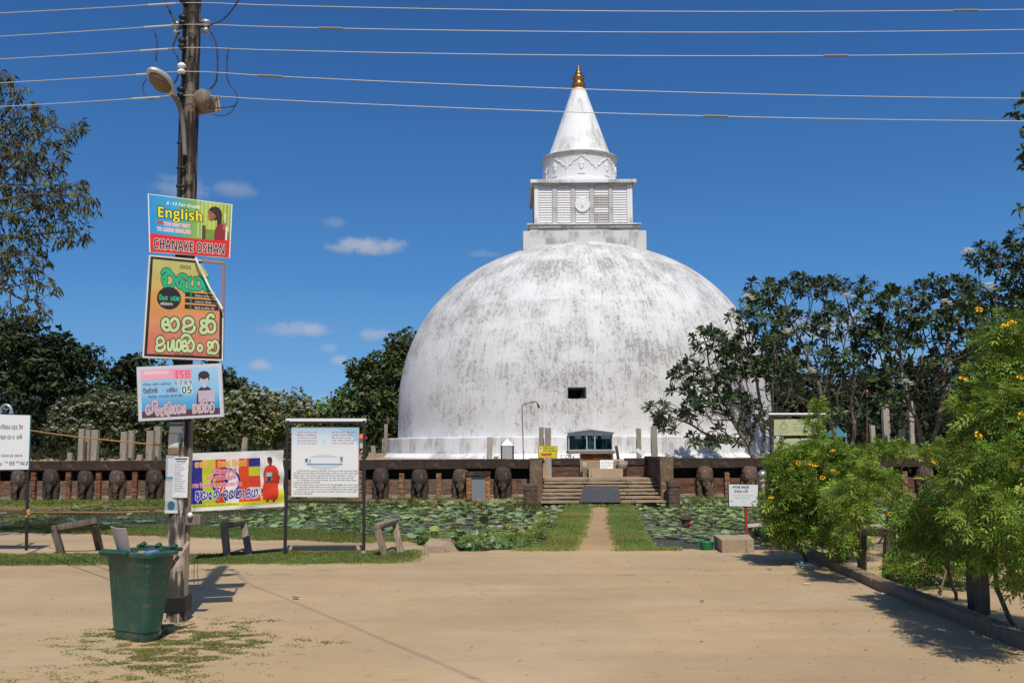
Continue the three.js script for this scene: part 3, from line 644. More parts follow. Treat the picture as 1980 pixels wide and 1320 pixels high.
  mesh('spire', toCreasedNormals(cg, 0.6), mat({ map: plasterC, color: [1.05, 1.05, 1.05], bumpMap: rep(stoneB, 4), bumpScale: 0.01 }), t);
  const k = 0.0091, f0 = yr(172, 57), fin = [[36, 0], [46, 10], [51, 22], [52, 30], [48, 36], [40, 40], [36, 48], [37, 54], [43, 62], [45, 74], [42, 84], [32, 88], [26, 92], [27, 99], [26, 108], [24, 112], [17, 115], [15, 120], [17, 128], [14, 136], [9, 140], [11, 147], [8, 152], [3, 157], [0.1, 165]].map(([r, y]) => [r * k * 0.93, f0 + y * k]);
  mesh('finial', toCreasedNormals(lathe(fin, 32), 0.8), M.gold, t);
}
// ---------------------------------------------------------------- lettering
const GL = {
  v: 'M30 58C12 58 14 34 30 36C44 40 42 60 28 70C46 92 90 82 88 48C86 22 50 14 34 30', d: 'M80 38C72 18 24 18 22 50C22 82 66 86 66 62C66 46 42 48 46 62M60 78C64 90 80 94 92 88',
  y: 'M20 34C4 56 14 82 36 80C56 78 52 46 46 34M48 66C54 84 90 82 88 52C88 38 78 26 64 32', s: 'M40 44C36 24 14 34 16 54C18 82 46 86 50 64C54 86 88 82 86 50C84 26 60 22 54 42M16 56L48 56',
  r: 'M30 50C18 28 50 14 66 32C78 48 52 56 38 58C18 62 22 84 48 82C68 82 78 72 76 58', t: 'M34 50C20 48 22 28 38 30C56 32 50 56 36 56C14 62 22 86 40 80C54 76 52 60 52 60C52 84 92 84 86 46C84 30 66 24 58 36',
  n: 'M14 42C8 70 24 88 34 70L36 46C40 24 52 34 48 54C46 84 66 84 66 60L66 40M66 60C70 86 94 80 90 46C88 30 74 26 70 38', h: 'M36 56C20 56 18 34 36 34C54 36 50 60 30 66C16 74 30 88 46 78C58 88 92 84 88 50C86 28 58 20 54 42L54 56',
  k: 'M30 56C14 52 18 32 34 36C48 42 40 60 22 66C22 84 44 86 50 70L50 34C54 22 88 22 88 50C88 84 60 86 52 68', p: 'M24 34C6 56 20 86 46 80C58 78 58 60 44 58M30 34C40 24 56 30 54 40M56 72C84 82 94 52 78 30',
  m: 'M32 44C18 40 24 22 38 30C48 40 30 56 22 60C24 86 84 88 86 50C84 26 60 24 58 42C58 52 70 52 70 44', g: 'M22 72C4 44 26 24 44 34C56 44 50 66 34 66M44 34C60 16 96 36 86 62C80 80 66 82 60 74',
  u: 'M76 40C70 20 26 20 24 46C26 62 52 58 50 44M24 48C24 84 80 88 76 58M44 80C50 96 76 96 84 86', a: 'M28 42C16 42 18 24 32 28C46 36 40 58 22 62C24 84 52 84 54 60L54 28M54 58C60 80 88 76 86 46C86 34 80 26 72 28M54 66L54 92',
  b: 'M22 42C30 20 62 22 60 46C58 62 38 60 40 48M60 40C70 20 92 34 88 54C82 84 40 92 18 70', l: 'M34 60C18 58 20 38 34 40C48 44 44 62 34 66M34 40C48 20 88 26 88 52C86 82 46 90 24 76',
  e: 'M52 38C30 26 14 54 28 68C42 80 60 60 48 46C38 36 20 44 24 60C30 88 62 84 64 74', A: 'M22 32C44 26 48 60 30 82', I: 'M-70 22C-60 2 -24 2 -14 24', H: 'M-30 26C-32 4 -6 -2 -4 12', M: 'M30 62A13 13 0 1 0 56 62A13 13 0 1 0 30 62',
};
const ADV = { e: 72, A: 50, I: 0, H: 0, M: 66, ' ': 50 };
// writes a row of letters, its left end at x and its foot at y
function letters(c, text, x, y, size, fill, { line = 0.13, edge, edgeW = 0.12, squeeze = 1, slant = 0 } = {}) {
  const draw = (w, col) => {
    let px = x;
    for (const ch of text) {
      if (GL[ch]) { c.save(); c.translate(px, y - size * 0.82); c.transform((size / 100) * squeeze, 0, slant, size / 100, 0, 0); c.lineWidth = w * 100; c.strokeStyle = col; c.lineCap = c.lineJoin = 'round'; c.stroke(new Path2D(GL[ch])); c.restore(); }
      px += ((ADV[ch] ?? 82) / 100) * size * squeeze;
    }
    return px;
  };
  if (edge) draw(line + edgeW * 2, edge);
  return draw(line, fill);
}
const KEYS = 'vdysrtnhkpmgbl';
const scribble = (n) => { let s = ''; for (let i = 0; i < n; i++) { s += KEYS[Math.floor(rnd() * KEYS.length)]; const q = rnd(); if (q < 0.2) s += 'I'; else if (q < 0.32) s += 'A'; else if (q < 0.4) s += 'H'; } return s; };
function lines(c, x0, x1, y, size, col, opt) { let x = x0; while (x < x1 - size) { const w = scribble(2 + Math.floor(rnd() * 4)); x = letters(c, w, x, y, size, col, { line: 0.12, squeeze: 0.75, ...opt }) + size * 0.35; } }
function print(w, h, fn, o = {}) {
  const cv = document.createElement('canvas'); cv.width = w; cv.height = h;
  const c = cv.getContext('2d'); fn(c, w, h);
  const t = new THREE.CanvasTexture(cv); t.colorSpace = THREE.SRGBColorSpace; t.magFilter = THREE.LinearFilter; t.wrapS = t.wrapT = THREE.ClampToEdgeWrapping;
  return mat({ map: t, roughness: 0.55, color: [0.86, 0.86, 0.86], ...o });
}
const fillR = (c, col, x, y, w, h) => { c.fillStyle = col; c.fillRect(x, y, w, h); };
const text = (c, s, x, y, size, fill, { edge, lw = 4, font = 'bold', w, align = 'left', fam = 'sans-serif' } = {}) => { c.font = `${font} ${size}px ${fam}`; c.textAlign = align; if (edge) { c.strokeStyle = edge; c.lineWidth = lw; c.lineJoin = 'round'; c.strokeText(s, x, y, w); } c.fillStyle = fill; c.fillText(s, x, y, w); };
const grad = (c, x0, y0, x1, y1, stops) => { const g = c.createLinearGradient(x0, y0, x1, y1); stops.forEach(([o, k]) => g.addColorStop(o, k)); return g; };
// sheet between four corners (top left, top right, bottom right, bottom left), n by m cells, bulged by f(u, v) along its normal; thick gives it a back and edges
function sheet(c, n = 1, m = 1, thick = 0, f, inside) {
  const [tl, tr, br, bl] = c, nor = tr.clone().sub(tl).cross(bl.clone().sub(tl)).normalize().negate();
  if (nor.z < 0) nor.negate();
  const pos = [], uv = [], idx = [], W = n + 1;
  const P = (u, v, o) => { const p = tl.clone().lerp(tr, u).lerp(bl.clone().lerp(br, u), v); return p.addScaledVector(nor, (f ? f(u, v) : 0) - o); };
  const layers = thick ? [0, thick] : [0];
  for (const o of layers) for (let j = 0; j <= m; j++) for (let i = 0; i <= n; i++) { const p = P(i / n, j / m, o); pos.push(p.x, p.y, p.z); uv.push(i / n, 1 - j / m); }
  const S = W * (m + 1);
  for (let j = 0; j < m; j++) for (let i = 0; i < n; i++) {
    if (inside && !inside((i + 0.5) / n, (j + 0.5) / m)) continue;
    const a = j * W + i; idx.push(a, a + W, a + 1, a + 1, a + W, a + W + 1);
    if (thick) idx.push(S + a, S + a + 1, S + a + W, S + a + 1, S + a + W + 1, S + a + W);
  }
  if (thick) {
    for (let i = 0; i < n; i++) { idx.push(i, i + 1, S + i, i + 1, S + i + 1, S + i); const b = m * W + i; idx.push(b, S + b, b + 1, b + 1, S + b, S + b + 1); }
    for (let j = 0; j < m; j++) { const a = j * W, b = a + n; idx.push(a, S + a, a + W, a + W, S + a, S + a + W); idx.push(b, b + W, S + b, b + W, S + b + W, S + b); }
  }
  const g = new THREE.BufferGeometry();
  g.setAttribute('position', new THREE.Float32BufferAttribute(pos, 3)); g.setAttribute('uv', new THREE.Float32BufferAttribute(uv, 2)); g.setIndex(idx);
  if (thick) return toCreasedNormals(g, 0.6);
  g.computeVertexNormals();
  return g;
}
const corners = (q, d) => q.map(([x, y], i) => at(x, y, Array.isArray(d) ? d[i] : d));
const inset = (c, k, out) => { const m = c.reduce((a, b) => a.add(b), new V3()).multiplyScalar(0.25), nor = c[1].clone().sub(c[0]).cross(c[3].clone().sub(c[0])).normalize(); if (nor.z < 0) nor.negate(); return c.map((p) => { const v = p.clone().sub(m); const L = v.length(); return m.clone().addScaledVector(v, 1 - k / L * 1.41).addScaledVector(nor, out); }); };

// ---------------------------------------------------------------- utility pole with what hangs on it
const PD = 12.77;
const poleX = (py) => lerp(340.5, 371.5, (1200 - py) / 1200);              // its middle in the photograph
const poleP = (py, dx = 0, dz = 0) => { const p = at(poleX(py), py, PD); return new V3(p.x + dx, p.y, p.z + dz); };
{
  const b = gnd(340.5, 1200), tp = at(371.7, -8, PD), H = tp.y;
  const t = thing('utility_pole', 'tall weathered concrete utility pole plastered with posters beside the green bin', 'utility pole', [b.x, 0, -PD]);
  const lean = (tp.x - b.x) / H, g = new THREE.BoxGeometry(1, H + 0.5, 1, 4, 160, 4), p = g.attributes.position;
  for (let i = 0; i < p.count; i++) {
    const y = p.getY(i) + (H + 0.5) / 2 - 0.25, w = lerp(0.215, 0.19, clamp(y / H)), ch = Math.abs(p.getX(i)) > 0.4 && Math.abs(p.getZ(i)) > 0.4 ? 0.86 : 1;
    p.setXYZ(i, p.getX(i) * w * ch, y, p.getZ(i) * w * ch);
  }
  flatUV(rough(g, 0.006, 5));
  g.rotateY(-0.3);
  const pc = new Float32Array(p.count * 3); // limewashed foot, flaking; bare above
  for (let i = 0; i < p.count; i++) { const y = p.getY(i), w = ss(2.5, 1.9, y + 0.5 * n3(p.getX(i) * 6, y * 3, p.getZ(i) * 6)) * (0.75 + 0.5 * n3(p.getX(i) * 9, y * 7, 4)), k = [lerp(0.72, 2.3, w), lerp(0.68, 2.3, w), lerp(0.64, 2.35, w)]; pc.set(k, i * 3); p.setX(i, p.getX(i) + lean * y); }
  g.setAttribute('color', new THREE.BufferAttribute(pc, 3));
  mesh('shaft', g, M.pole, t);
  const loc = (py, dx, dz) => poleP(py, dx, dz).sub(t.position);
  // black cable duct with its clips
  mesh('cable_duct', tube([loc(700, -0.075, 0.13), loc(500, -0.07, 0.13), loc(300, -0.07, 0.13), loc(190, -0.075, 0.12)], 0.026, 8), M.black, t);
  for (const py of [282, 330, 365]) mesh('clip', rod(loc(py, -0.1, 0.14), loc(py, 0.02, 0.145), 0.022, 0.022, 6), M.black, t);
  // wooden batten on the right-hand side
  mesh('batten', bar(loc(815, 0.13, 0.02), loc(1192, 0.115, 0.03), 0.05, 0.05, 0.006), M.wood, t);
  mesh('black_band', bar(loc(1182, 0.01, 0), loc(1150, 0.01, 0), 0.29, 0.27, 0.02), M.black, t);
  // small wooden block with a porcelain knob
  const bl = mesh('wooden_block', rbox(0.2, 0.13, 0.12, 0.01).translate(...loc(1004, 0.21, 0.06).toArray()), M.wood, t);
  mesh('knob', ball(0.035, ...loc(994, 0.19, 0.15).toArray(), 10), M.white, bl);
  // insulators, one for each wire
  const wy = [5, 47, 92, 140, 185];
  wy.forEach((py, i) => {
    const c = loc(py, -0.07, 0.15), pr = [[0.012, -0.075], [0.05, -0.07], [0.055, -0.035], [0.032, -0.02], [0.032, 0.0], [0.055, 0.015], [0.055, 0.045], [0.03, 0.07], [0.01, 0.075]];
    mesh('insulator', lathe(pr, 14).translate(c.x, c.y, c.z), i === 3 ? M.white : M.black, t);
    mesh('bracket', [bar(c.clone().add(new V3(0, 0.09, 0)), c.clone().add(new V3(0, 0.09, -0.12)), 0.03, 0.012), bar(c.clone().add(new V3(0, -0.09, 0)), c.clone().add(new V3(0, -0.09, -0.12)), 0.03, 0.012)], M.black, t);
  });
  for (const [px, py] of [[341, 55], [398, 51]]) {
    const c = at(px, py, PD - 0.02).sub(t.position), pr = [[0.01, -0.09], [0.05, -0.08], [0.05, -0.04], [0.03, -0.03], [0.03, -0.01], [0.052, 0], [0.052, 0.035], [0.075, 0.04], [0.07, 0.075], [0.02, 0.085]];
    mesh('side_insulator', lathe(pr, 14).translate(c.x, c.y, c.z), M.steel, t);
    mesh('side_arm', rod(c, loc(52, 0, 0), 0.014, 0.014, 6), M.black, t);
  }
}
// street lamp clamped to the pole, aimed toward the road
{
  const t = thing('street_lamp', 'cobra-head street lamp on a curved arm high on the left of the pole', 'street lamp', at(358, 300, PD - 0.14));
  const o = t.position.clone(), L = (x, y, d) => at(x, y, d).sub(o);
  mesh('arm', tube([L(357, 300, PD - 0.15), L(353, 240, PD - 0.16), L(346, 205, PD - 0.25), L(333, 182, PD - 0.5)], 0.032, 10, 24), mat({ color: [0.16, 0.15, 0.14], roughness: 0.6 }), t);
  const a = L(336, 188, PD - 0.45), e = L(291, 135, PD - 0.95), dir = e.clone().sub(a), len = dir.length();
  const hg = new THREE.SphereGeometry(1, 24, 16), p = hg.attributes.position;
  for (let i = 0; i < p.count; i++) { const x = p.getX(i), w = 0.145 * lerp(0.42, 1, ss(-1, 0.3, x)); p.setXYZ(i, x * len * 0.55, p.getY(i) * (p.getY(i) > 0 ? 0.12 : 0.03) * lerp(0.6, 1, ss(-1, 0.2, x)), p.getZ(i) * w); }
  hg.computeVertexNormals();
  const lg = new THREE.SphereGeometry(1, 20, 12), lp = lg.attributes.position;
  for (let i = 0; i < lp.count; i++) lp.setXYZ(i, lp.getX(i) * len * 0.36 + len * 0.1, Math.min(0.2, lp.getY(i)) * 0.1 - 0.012, lp.getZ(i) * 0.115);
  lg.computeVertexNormals();
  const place = (g) => { const X = dir.clone().normalize(), Z = X.clone().cross(UP).normalize(), Y = Z.clone().cross(X); g.applyMatrix4(new THREE.Matrix4().makeBasis(X, Y, Z)); const c = a.clone().lerp(e, 0.5); return g.translate(c.x, c.y, c.z); };
  mesh('housing', place(hg), M.alu, t);
  mesh('lens', place(lg), new THREE.MeshPhysicalMaterial({ color: lin(0.16, 0.115, 0.07), roughness: 0.35 }), t);
}
// switch box on the right of the pole
{
  const t = thing('switch_box', 'round dark switch box with pale backing board right of the pole top', 'switch box', at(398, 199, PD));
  mesh('drum', new THREE.CylinderGeometry(0.115, 0.125, 0.2, 20).rotateX(1.25).translate(0, 0, 0.07), M.wood, t);
  mesh('cap', ball(0.11, 0, 0.02, 0.17, 14).scale(1, 1, 0.5).translate(0, 0, 0.09), M.wood, t);
  mesh('backing_board', rbox(0.3, 0.2, 0.03, 0.006, 0.02, -0.03, -0.04).rotateZ(0.2), M.woodPale, t);
  mesh('bracket', bar(new V3(-0.1, 0.02, 0), new V3(-0.17, 0.03, 0), 0.08, 0.1), M.steel, t);
}
// five overhead wires
{
  const pts = [[[0, 25], [362, 5], [1980, 18]], [[0, 70], [362, 47], [1980, 57]], [[0, 114], [362, 92], [1980, 103]], [[0, 160], [362, 138], [1980, 190]], [[0, 206], [362, 184], [1980, 234]]];
  const spl = [[1868, 0], [640, 1], [1612, 2], [525, 3], [1378, 4]], wm = mat({ color: [0.5, 0.5, 0.48], roughness: 0.5, metalness: 0.3 }), names = ['topmost', 'second from top', 'middle', 'fourth from top', 'lowest'];
  pts.forEach((q, i) => {
    const d = PD - 0.17, [a, p, b] = q.map(([x, y]) => at(x, y, d)), up = new V3(0, 0, 0);
    const sl = (b.y - p.y) / (b.x - p.x), sl2 = (a.y - p.y) / (a.x - p.x), path = [];
    const yR = (x) => p.y + sl * (x - p.x) + 0.0022 * (x - p.x) * (x - b.x), yL = (x) => p.y + sl2 * (x - p.x) + 0.0025 * (x - p.x) * (x - a.x);
    for (let k = 0; k <= 14; k++) { const x = lerp(a.x - 10, p.x, k / 14); path.push(new V3(x, yL(x), p.z)); }
    for (let k = 1; k <= 24; k++) { const x = lerp(p.x, b.x + 12, k / 24); path.push(new V3(x, yR(x), p.z)); }
    const t = thing('power_line', `${names[i]} of the five pale wires strung along the road`, 'power line', path[0], 0, 'power lines');
    const loc = path.map((v) => v.clone().sub(path[0]));
    mesh('wire', tube(loc, 0.0055, 6, 160), wm, t);
    const s = spl.find((z) => z[1] === i), sx = at(s[0], 0, d).x;
    mesh('splice', rod(new V3(sx - 0.16, yR(sx - 0.16), p.z).sub(path[0]), new V3(sx + 0.16, yR(sx + 0.16), p.z).sub(path[0]), 0.017, 0.017, 8), mat({ color: [0.2, 0.19, 0.18], roughness: 0.5 }), t);
    const lx = 300 - i * 6; const l0 = at(lx - 14, 0, d).x, l1 = at(lx + 40, 0, d).x;
    mesh('binding', rod(new V3(l0, yL(l0), p.z).sub(path[0]), new V3(l1, yL(l1), p.z).sub(path[0]), 0.014, 0.014, 8), wm, t);
  });
  const cm = mat({ color: [0.03, 0.03, 0.035], roughness: 0.6 });
  const cab = (list, label, r = 0.011) => { const P = list.map(([x, y, o = 0]) => at(x, y, PD - 0.1 + o)); const m = mesh('cable', tube(P.map((v) => v.clone().sub(P[0])), r, 6, 40), cm); m.position.copy(P[0]); tag(m, label, 'cable', 'loose cables round the pole top'); };
  cab([[316, -8], [326, 18], [341, 48]], 'thick black cable dropping from above to the left side insulator', 0.014);
  { const P = [at(402, 50, PD - 0.1), at(446, 22, 11.2), new V3(-2.16, 7.5, -9.2), new V3(0.75, 7.45, -4.3), new V3(5, 8, 3)], m = mesh('cable', tube(P.map((v) => v.clone().sub(P[0])), 0.009, 6, 60), cm); m.position.copy(P[0]); tag(m, 'thick black service cable rising to the right from the pole top', 'cable', 'loose cables round the pole top'); }
  cab([[402, 52], [416, 80], [420, 110], [416, 160], [405, 172]], 'black cable looping down right of the pole to the switch box');
  cab([[441, 92], [438, 130], [441, 158], [457, 182], [456, 202], [430, 208], [404, 209]], 'long black cable loop hanging right of the switch box', 0.008);
  cab([[457, 198], [448, 215], [430, 224], [412, 221]], 'thin cable loop under the right of the switch box', 0.006);
  cab([[345, 62], [334, 92], [343, 112], [345, 140], [336, 160], [330, 158]], 'black cable dropping left of the pole to the lamp');
  cab([[296, 56], [303, 80], [301, 118]], 'thin cable hanging from a wire above the lamp head', 0.008);
  cab([[283, 152], [275, 168], [283, 190], [297, 191]], 'thin cable curling left of the lamp head', 0.006);
}
// ---------------------------------------------------------------- posters on the pole
function figure(c, x, y, s, skin, hair, cloth) {      // a printed half figure
  c.fillStyle = cloth; c.beginPath(); c.moveTo(x - s * 0.75, y + s * 2.4); c.quadraticCurveTo(x - s * 0.8, y + s * 0.95, x - s * 0.2, y + s * 0.8); c.lineTo(x + s * 0.25, y + s * 0.8); c.quadraticCurveTo(x + s * 0.85, y + s, x + s * 0.8, y + s * 2.4); c.fill();
  c.fillStyle = skin; c.fillRect(x - s * 0.16, y + s * 0.4, s * 0.32, s * 0.5); c.beginPath(); c.ellipse(x, y, s * 0.42, s * 0.55, 0, 0, 7); c.fill();
  c.fillStyle = hair; c.beginPath(); c.ellipse(x, y - s * 0.3, s * 0.5, s * 0.38, 0, 0, 7); c.fill();
  for (let i = 0; i < 7; i++) { c.beginPath(); c.moveTo(x - s * 0.46 + i * s * 0.14, y - s * 0.3); c.lineTo(x - s * 0.36 + i * s * 0.13, y - s * 0.02 - (i % 3) * s * 0.05); c.lineTo(x - s * 0.28 + i * s * 0.14, y - s * 0.32); c.fill(); }
  c.fillRect(x - s * 0.5, y - s * 0.3, s * 0.12, s * 0.5); c.fillRect(x + s * 0.38, y - s * 0.3, s * 0.12, s * 0.5);
  c.beginPath(); c.ellipse(x - s * 0.17, y + s * 0.04, s * 0.07, s * 0.035, 0, 0, 7); c.ellipse(x + s * 0.17, y + s * 0.04, s * 0.07, s * 0.035, 0, 0, 7); c.fill(); c.fillStyle = '#8d8098'; c.fillRect(x - s * 0.03, y + s * 0.08, s * 0.07, s * 0.12); c.fillStyle = '#f2f0f4'; c.beginPath(); c.ellipse(x, y + s * 0.31, s * 0.17, s * 0.055, 0, 0, 7); c.fill(); c.strokeStyle = '#5a4a5c'; c.lineWidth = s * 0.025; c.stroke();
}
const p1 = print(680, 470, (c, w, h) => {
  fillR(c, grad(c, 0, 0, w, 0, [[0, '#1496d8'], [0.3, '#3aa6d6'], [0.52, '#7fb25a'], [0.75, '#b7c94a'], [1, '#8fae2e']]), 0, 0, w, h);
  c.fillStyle = 'rgba(240,240,190,.5)'; for (let i = 0; i < 9; i++) c.fillRect(400 + i * 32, 0, 12, 320);
  c.fillStyle = '#7d9a38'; c.fillRect(470, 240, 210, 90); c.fillStyle = '#5b3a26'; c.fillRect(440, 210, 30, 120);
  c.fillStyle = '#2c1710'; c.beginPath(); c.ellipse(545, 95, 58, 62, 0.3, 0, 7); c.fill(); c.fillRect(565, 90, 40, 150);
  c.fillStyle = grad(c, 480, 80, 560, 150, [[0, '#c88858'], [0.6, '#a2633c'], [1, '#6a3b24']]); c.beginPath(); c.moveTo(500, 72); c.quadraticCurveTo(482, 100, 490, 118); c.lineTo(482, 132); c.lineTo(492, 138); c.quadraticCurveTo(490, 160, 512, 168); c.quadraticCurveTo(550, 160, 558, 110); c.quadraticCurveTo(540, 66, 500, 72); c.fill(); c.fillStyle = '#2c1710'; c.fillRect(496, 102, 20, 5); c.fillRect(492, 92, 26, 4); c.fillStyle = '#7c3a2c'; c.fillRect(492, 142, 18, 5); c.fillStyle = '#2c1710'; c.beginPath(); c.moveTo(498, 76); c.quadraticCurveTo(540, 34, 592, 70); c.quadraticCurveTo(602, 130, 570, 150); c.quadraticCurveTo(560, 100, 498, 76); c.fill();
  c.fillStyle = '#8e1f22'; c.beginPath(); c.moveTo(545, 330); c.quadraticCurveTo(540, 175, 610, 180); c.quadraticCurveTo(670, 210, 672, 330); c.fill();
  c.fillStyle = '#a8683f'; c.fillRect(615, 150, 24, 80); c.fillStyle = '#e8e8e0'; c.fillRect(640, 200, 18, 130); c.fillRect(628, 80, 10, 90);
  text(c, '6 -13 For Grade', 140, 68, 40, '#e8f4ff', { font: 'bold italic', w: 280 });
  text(c, 'English', 62, 180, 122, '#f7ea1e', { edge: '#101418', lw: 14, w: 385 });
  text(c, 'THE BEST WAY', 118, 244, 40, '#ff8a9a', { edge: '#ffffff', lw: 4, w: 220 });
  text(c, 'TO LEARN ENGLISH', 60, 294, 42, '#ff8a9a', { edge: '#ffffff', lw: 4, w: 285 });
  c.fillStyle = '#d43a2a'; c.fillRect(60, 214, 50, 24);
  c.fillStyle = '#e0201b'; c.beginPath(); c.moveTo(0, 318); c.quadraticCurveTo(420, 345, 680, 318); c.lineTo(680, 470); c.lineTo(0, 470); c.fill();
  text(c, 'CHANAKE OSHAN', 26, 446, 116, '#15171c', { edge: '#f2f2ee', lw: 9, w: 620, fam: 'sans-serif' });
});
const p2 = print(620, 860, (c, w, h) => {
  fillR(c, '#e8e4da', 0, 0, w, h); fillR(c, '#1c1a18', 10, 10, w - 20, h - 20);
  fillR(c, grad(c, 0, 0, 0, h, [[0, '#bcc370'], [0.25, '#cfb564'], [0.42, '#dd9a4a'], [0.65, '#d98f66'], [1, '#d46a62']]), 32, 32, w - 64, h - 64);
  text(c, '2026', 250, 92, 44, '#3a4a1c', { w: 150 });
  letters(c, 'vIdysHv', 95, 262, 200, '#12b886', { line: 0.16, edge: '#083b2c', edgeW: 0.035, squeeze: 0.68 });
  c.fillStyle = '#171a1a'; c.beginPath(); c.arc(178, 352, 96, 0, 7); c.fill(); letters(c, 'vIesSyvs', 96, 368, 56, '#16c48a', { line: 0.16, squeeze: 0.52 }); letters(c, 'nvkmgA', 112, 412, 36, '#d8d8cc', { squeeze: 0.6 });
  for (let i = 0; i < 3; i++) { fillR(c, '#171a1a', 306, 290 + i * 52, 270, 38); letters(c, 'vI', 344, 322 + i * 52, 30, '#16c48a', { squeeze: 0.6 }); lines(c, 384, 560, 320 + i * 52, 24, '#e2e0d0'); }
  letters(c, 'srtH', 110, 632, 210, '#c9dca0', { line: 0.135, edge: '#30401c', edgeW: 0.045, squeeze: 0.84 });
  letters(c, 'rnsIMh', 66, 800, 195, '#c9dca0', { line: 0.135, edge: '#30401c', edgeW: 0.045, squeeze: 0.66 });
  lines(c, 240, 400, 826, 14, '#3a2018');
});
const p3 = print(760, 500, (c, w, h) => {
  fillR(c, '#cfd3da', 0, 0, w, h);
  fillR(c, grad(c, 0, 0, 0, h, [[0, '#a9d2ee'], [0.5, '#8cc4ea'], [0.8, '#3b9bd8'], [1, '#4b9fd4']]), 28, 26, w - 56, h - 50);
  c.fillStyle = '#f0a9bd'; c.beginPath(); c.moveTo(28, 26); c.lineTo(400, 26); c.lineTo(360, 120); c.lineTo(28, 130); c.fill(); fillR(c, '#eec6cf', 60, 40, 220, 36);
  fillR(c, '#ec8ba4', 330, 40, 160, 90); text(c, 'ISB', 340, 122, 104, '#e24a6c', { edge: '#f7dfe4', lw: 5, w: 140 });
  lines(c, 44, 330, 176, 30, '#4a586a'); text(c, '6,7,8,9', 330, 182, 52, '#30343c', { edge: '#f4f4f4', lw: 7, w: 170 });
  letters(c, 'vIhvImtI', 44, 246, 58, '#4a3440', { squeeze: 0.55 }); text(c, '-', 216, 240, 50, '#4a3440'); letters(c, 'ptHtIy', 250, 246, 56, '#4a3440', { squeeze: 0.55 });
  text(c, '05', 392, 268, 96, '#1f5a48', { edge: '#f2f4ee', lw: 12, w: 96 });
  lines(c, 90, 330, 292, 32, '#63404e');
  fillR(c, '#5b3742', 28, 415, w - 56, 62);
  figure(c, 600, 130, 100, '#c9c4d6', '#342a3c', '#3b2a3a'); fillR(c, '#c3b6c4', 540, 245, 150, 110);
  letters(c, 'peI', 50, 440, 160, '#cdb6bc', { line: 0.17, edge: '#6d5a66', edgeW: 0.03, squeeze: 0.55 }); letters(c, 'mhdI', 140, 458, 130, '#cdb6bc', { line: 0.19, edge: '#6d5a66', edgeW: 0.03, squeeze: 0.4 });
  letters(c, 'nIspn', 256, 450, 150, '#cdb6bc', { line: 0.17, edge: '#6d5a66', edgeW: 0.03, squeeze: 0.33 }); letters(c, 'tksIl', 470, 452, 150, '#cdb6bc', { line: 0.17, edge: '#6d5a66', edgeW: 0.03, squeeze: 0.42 });
});
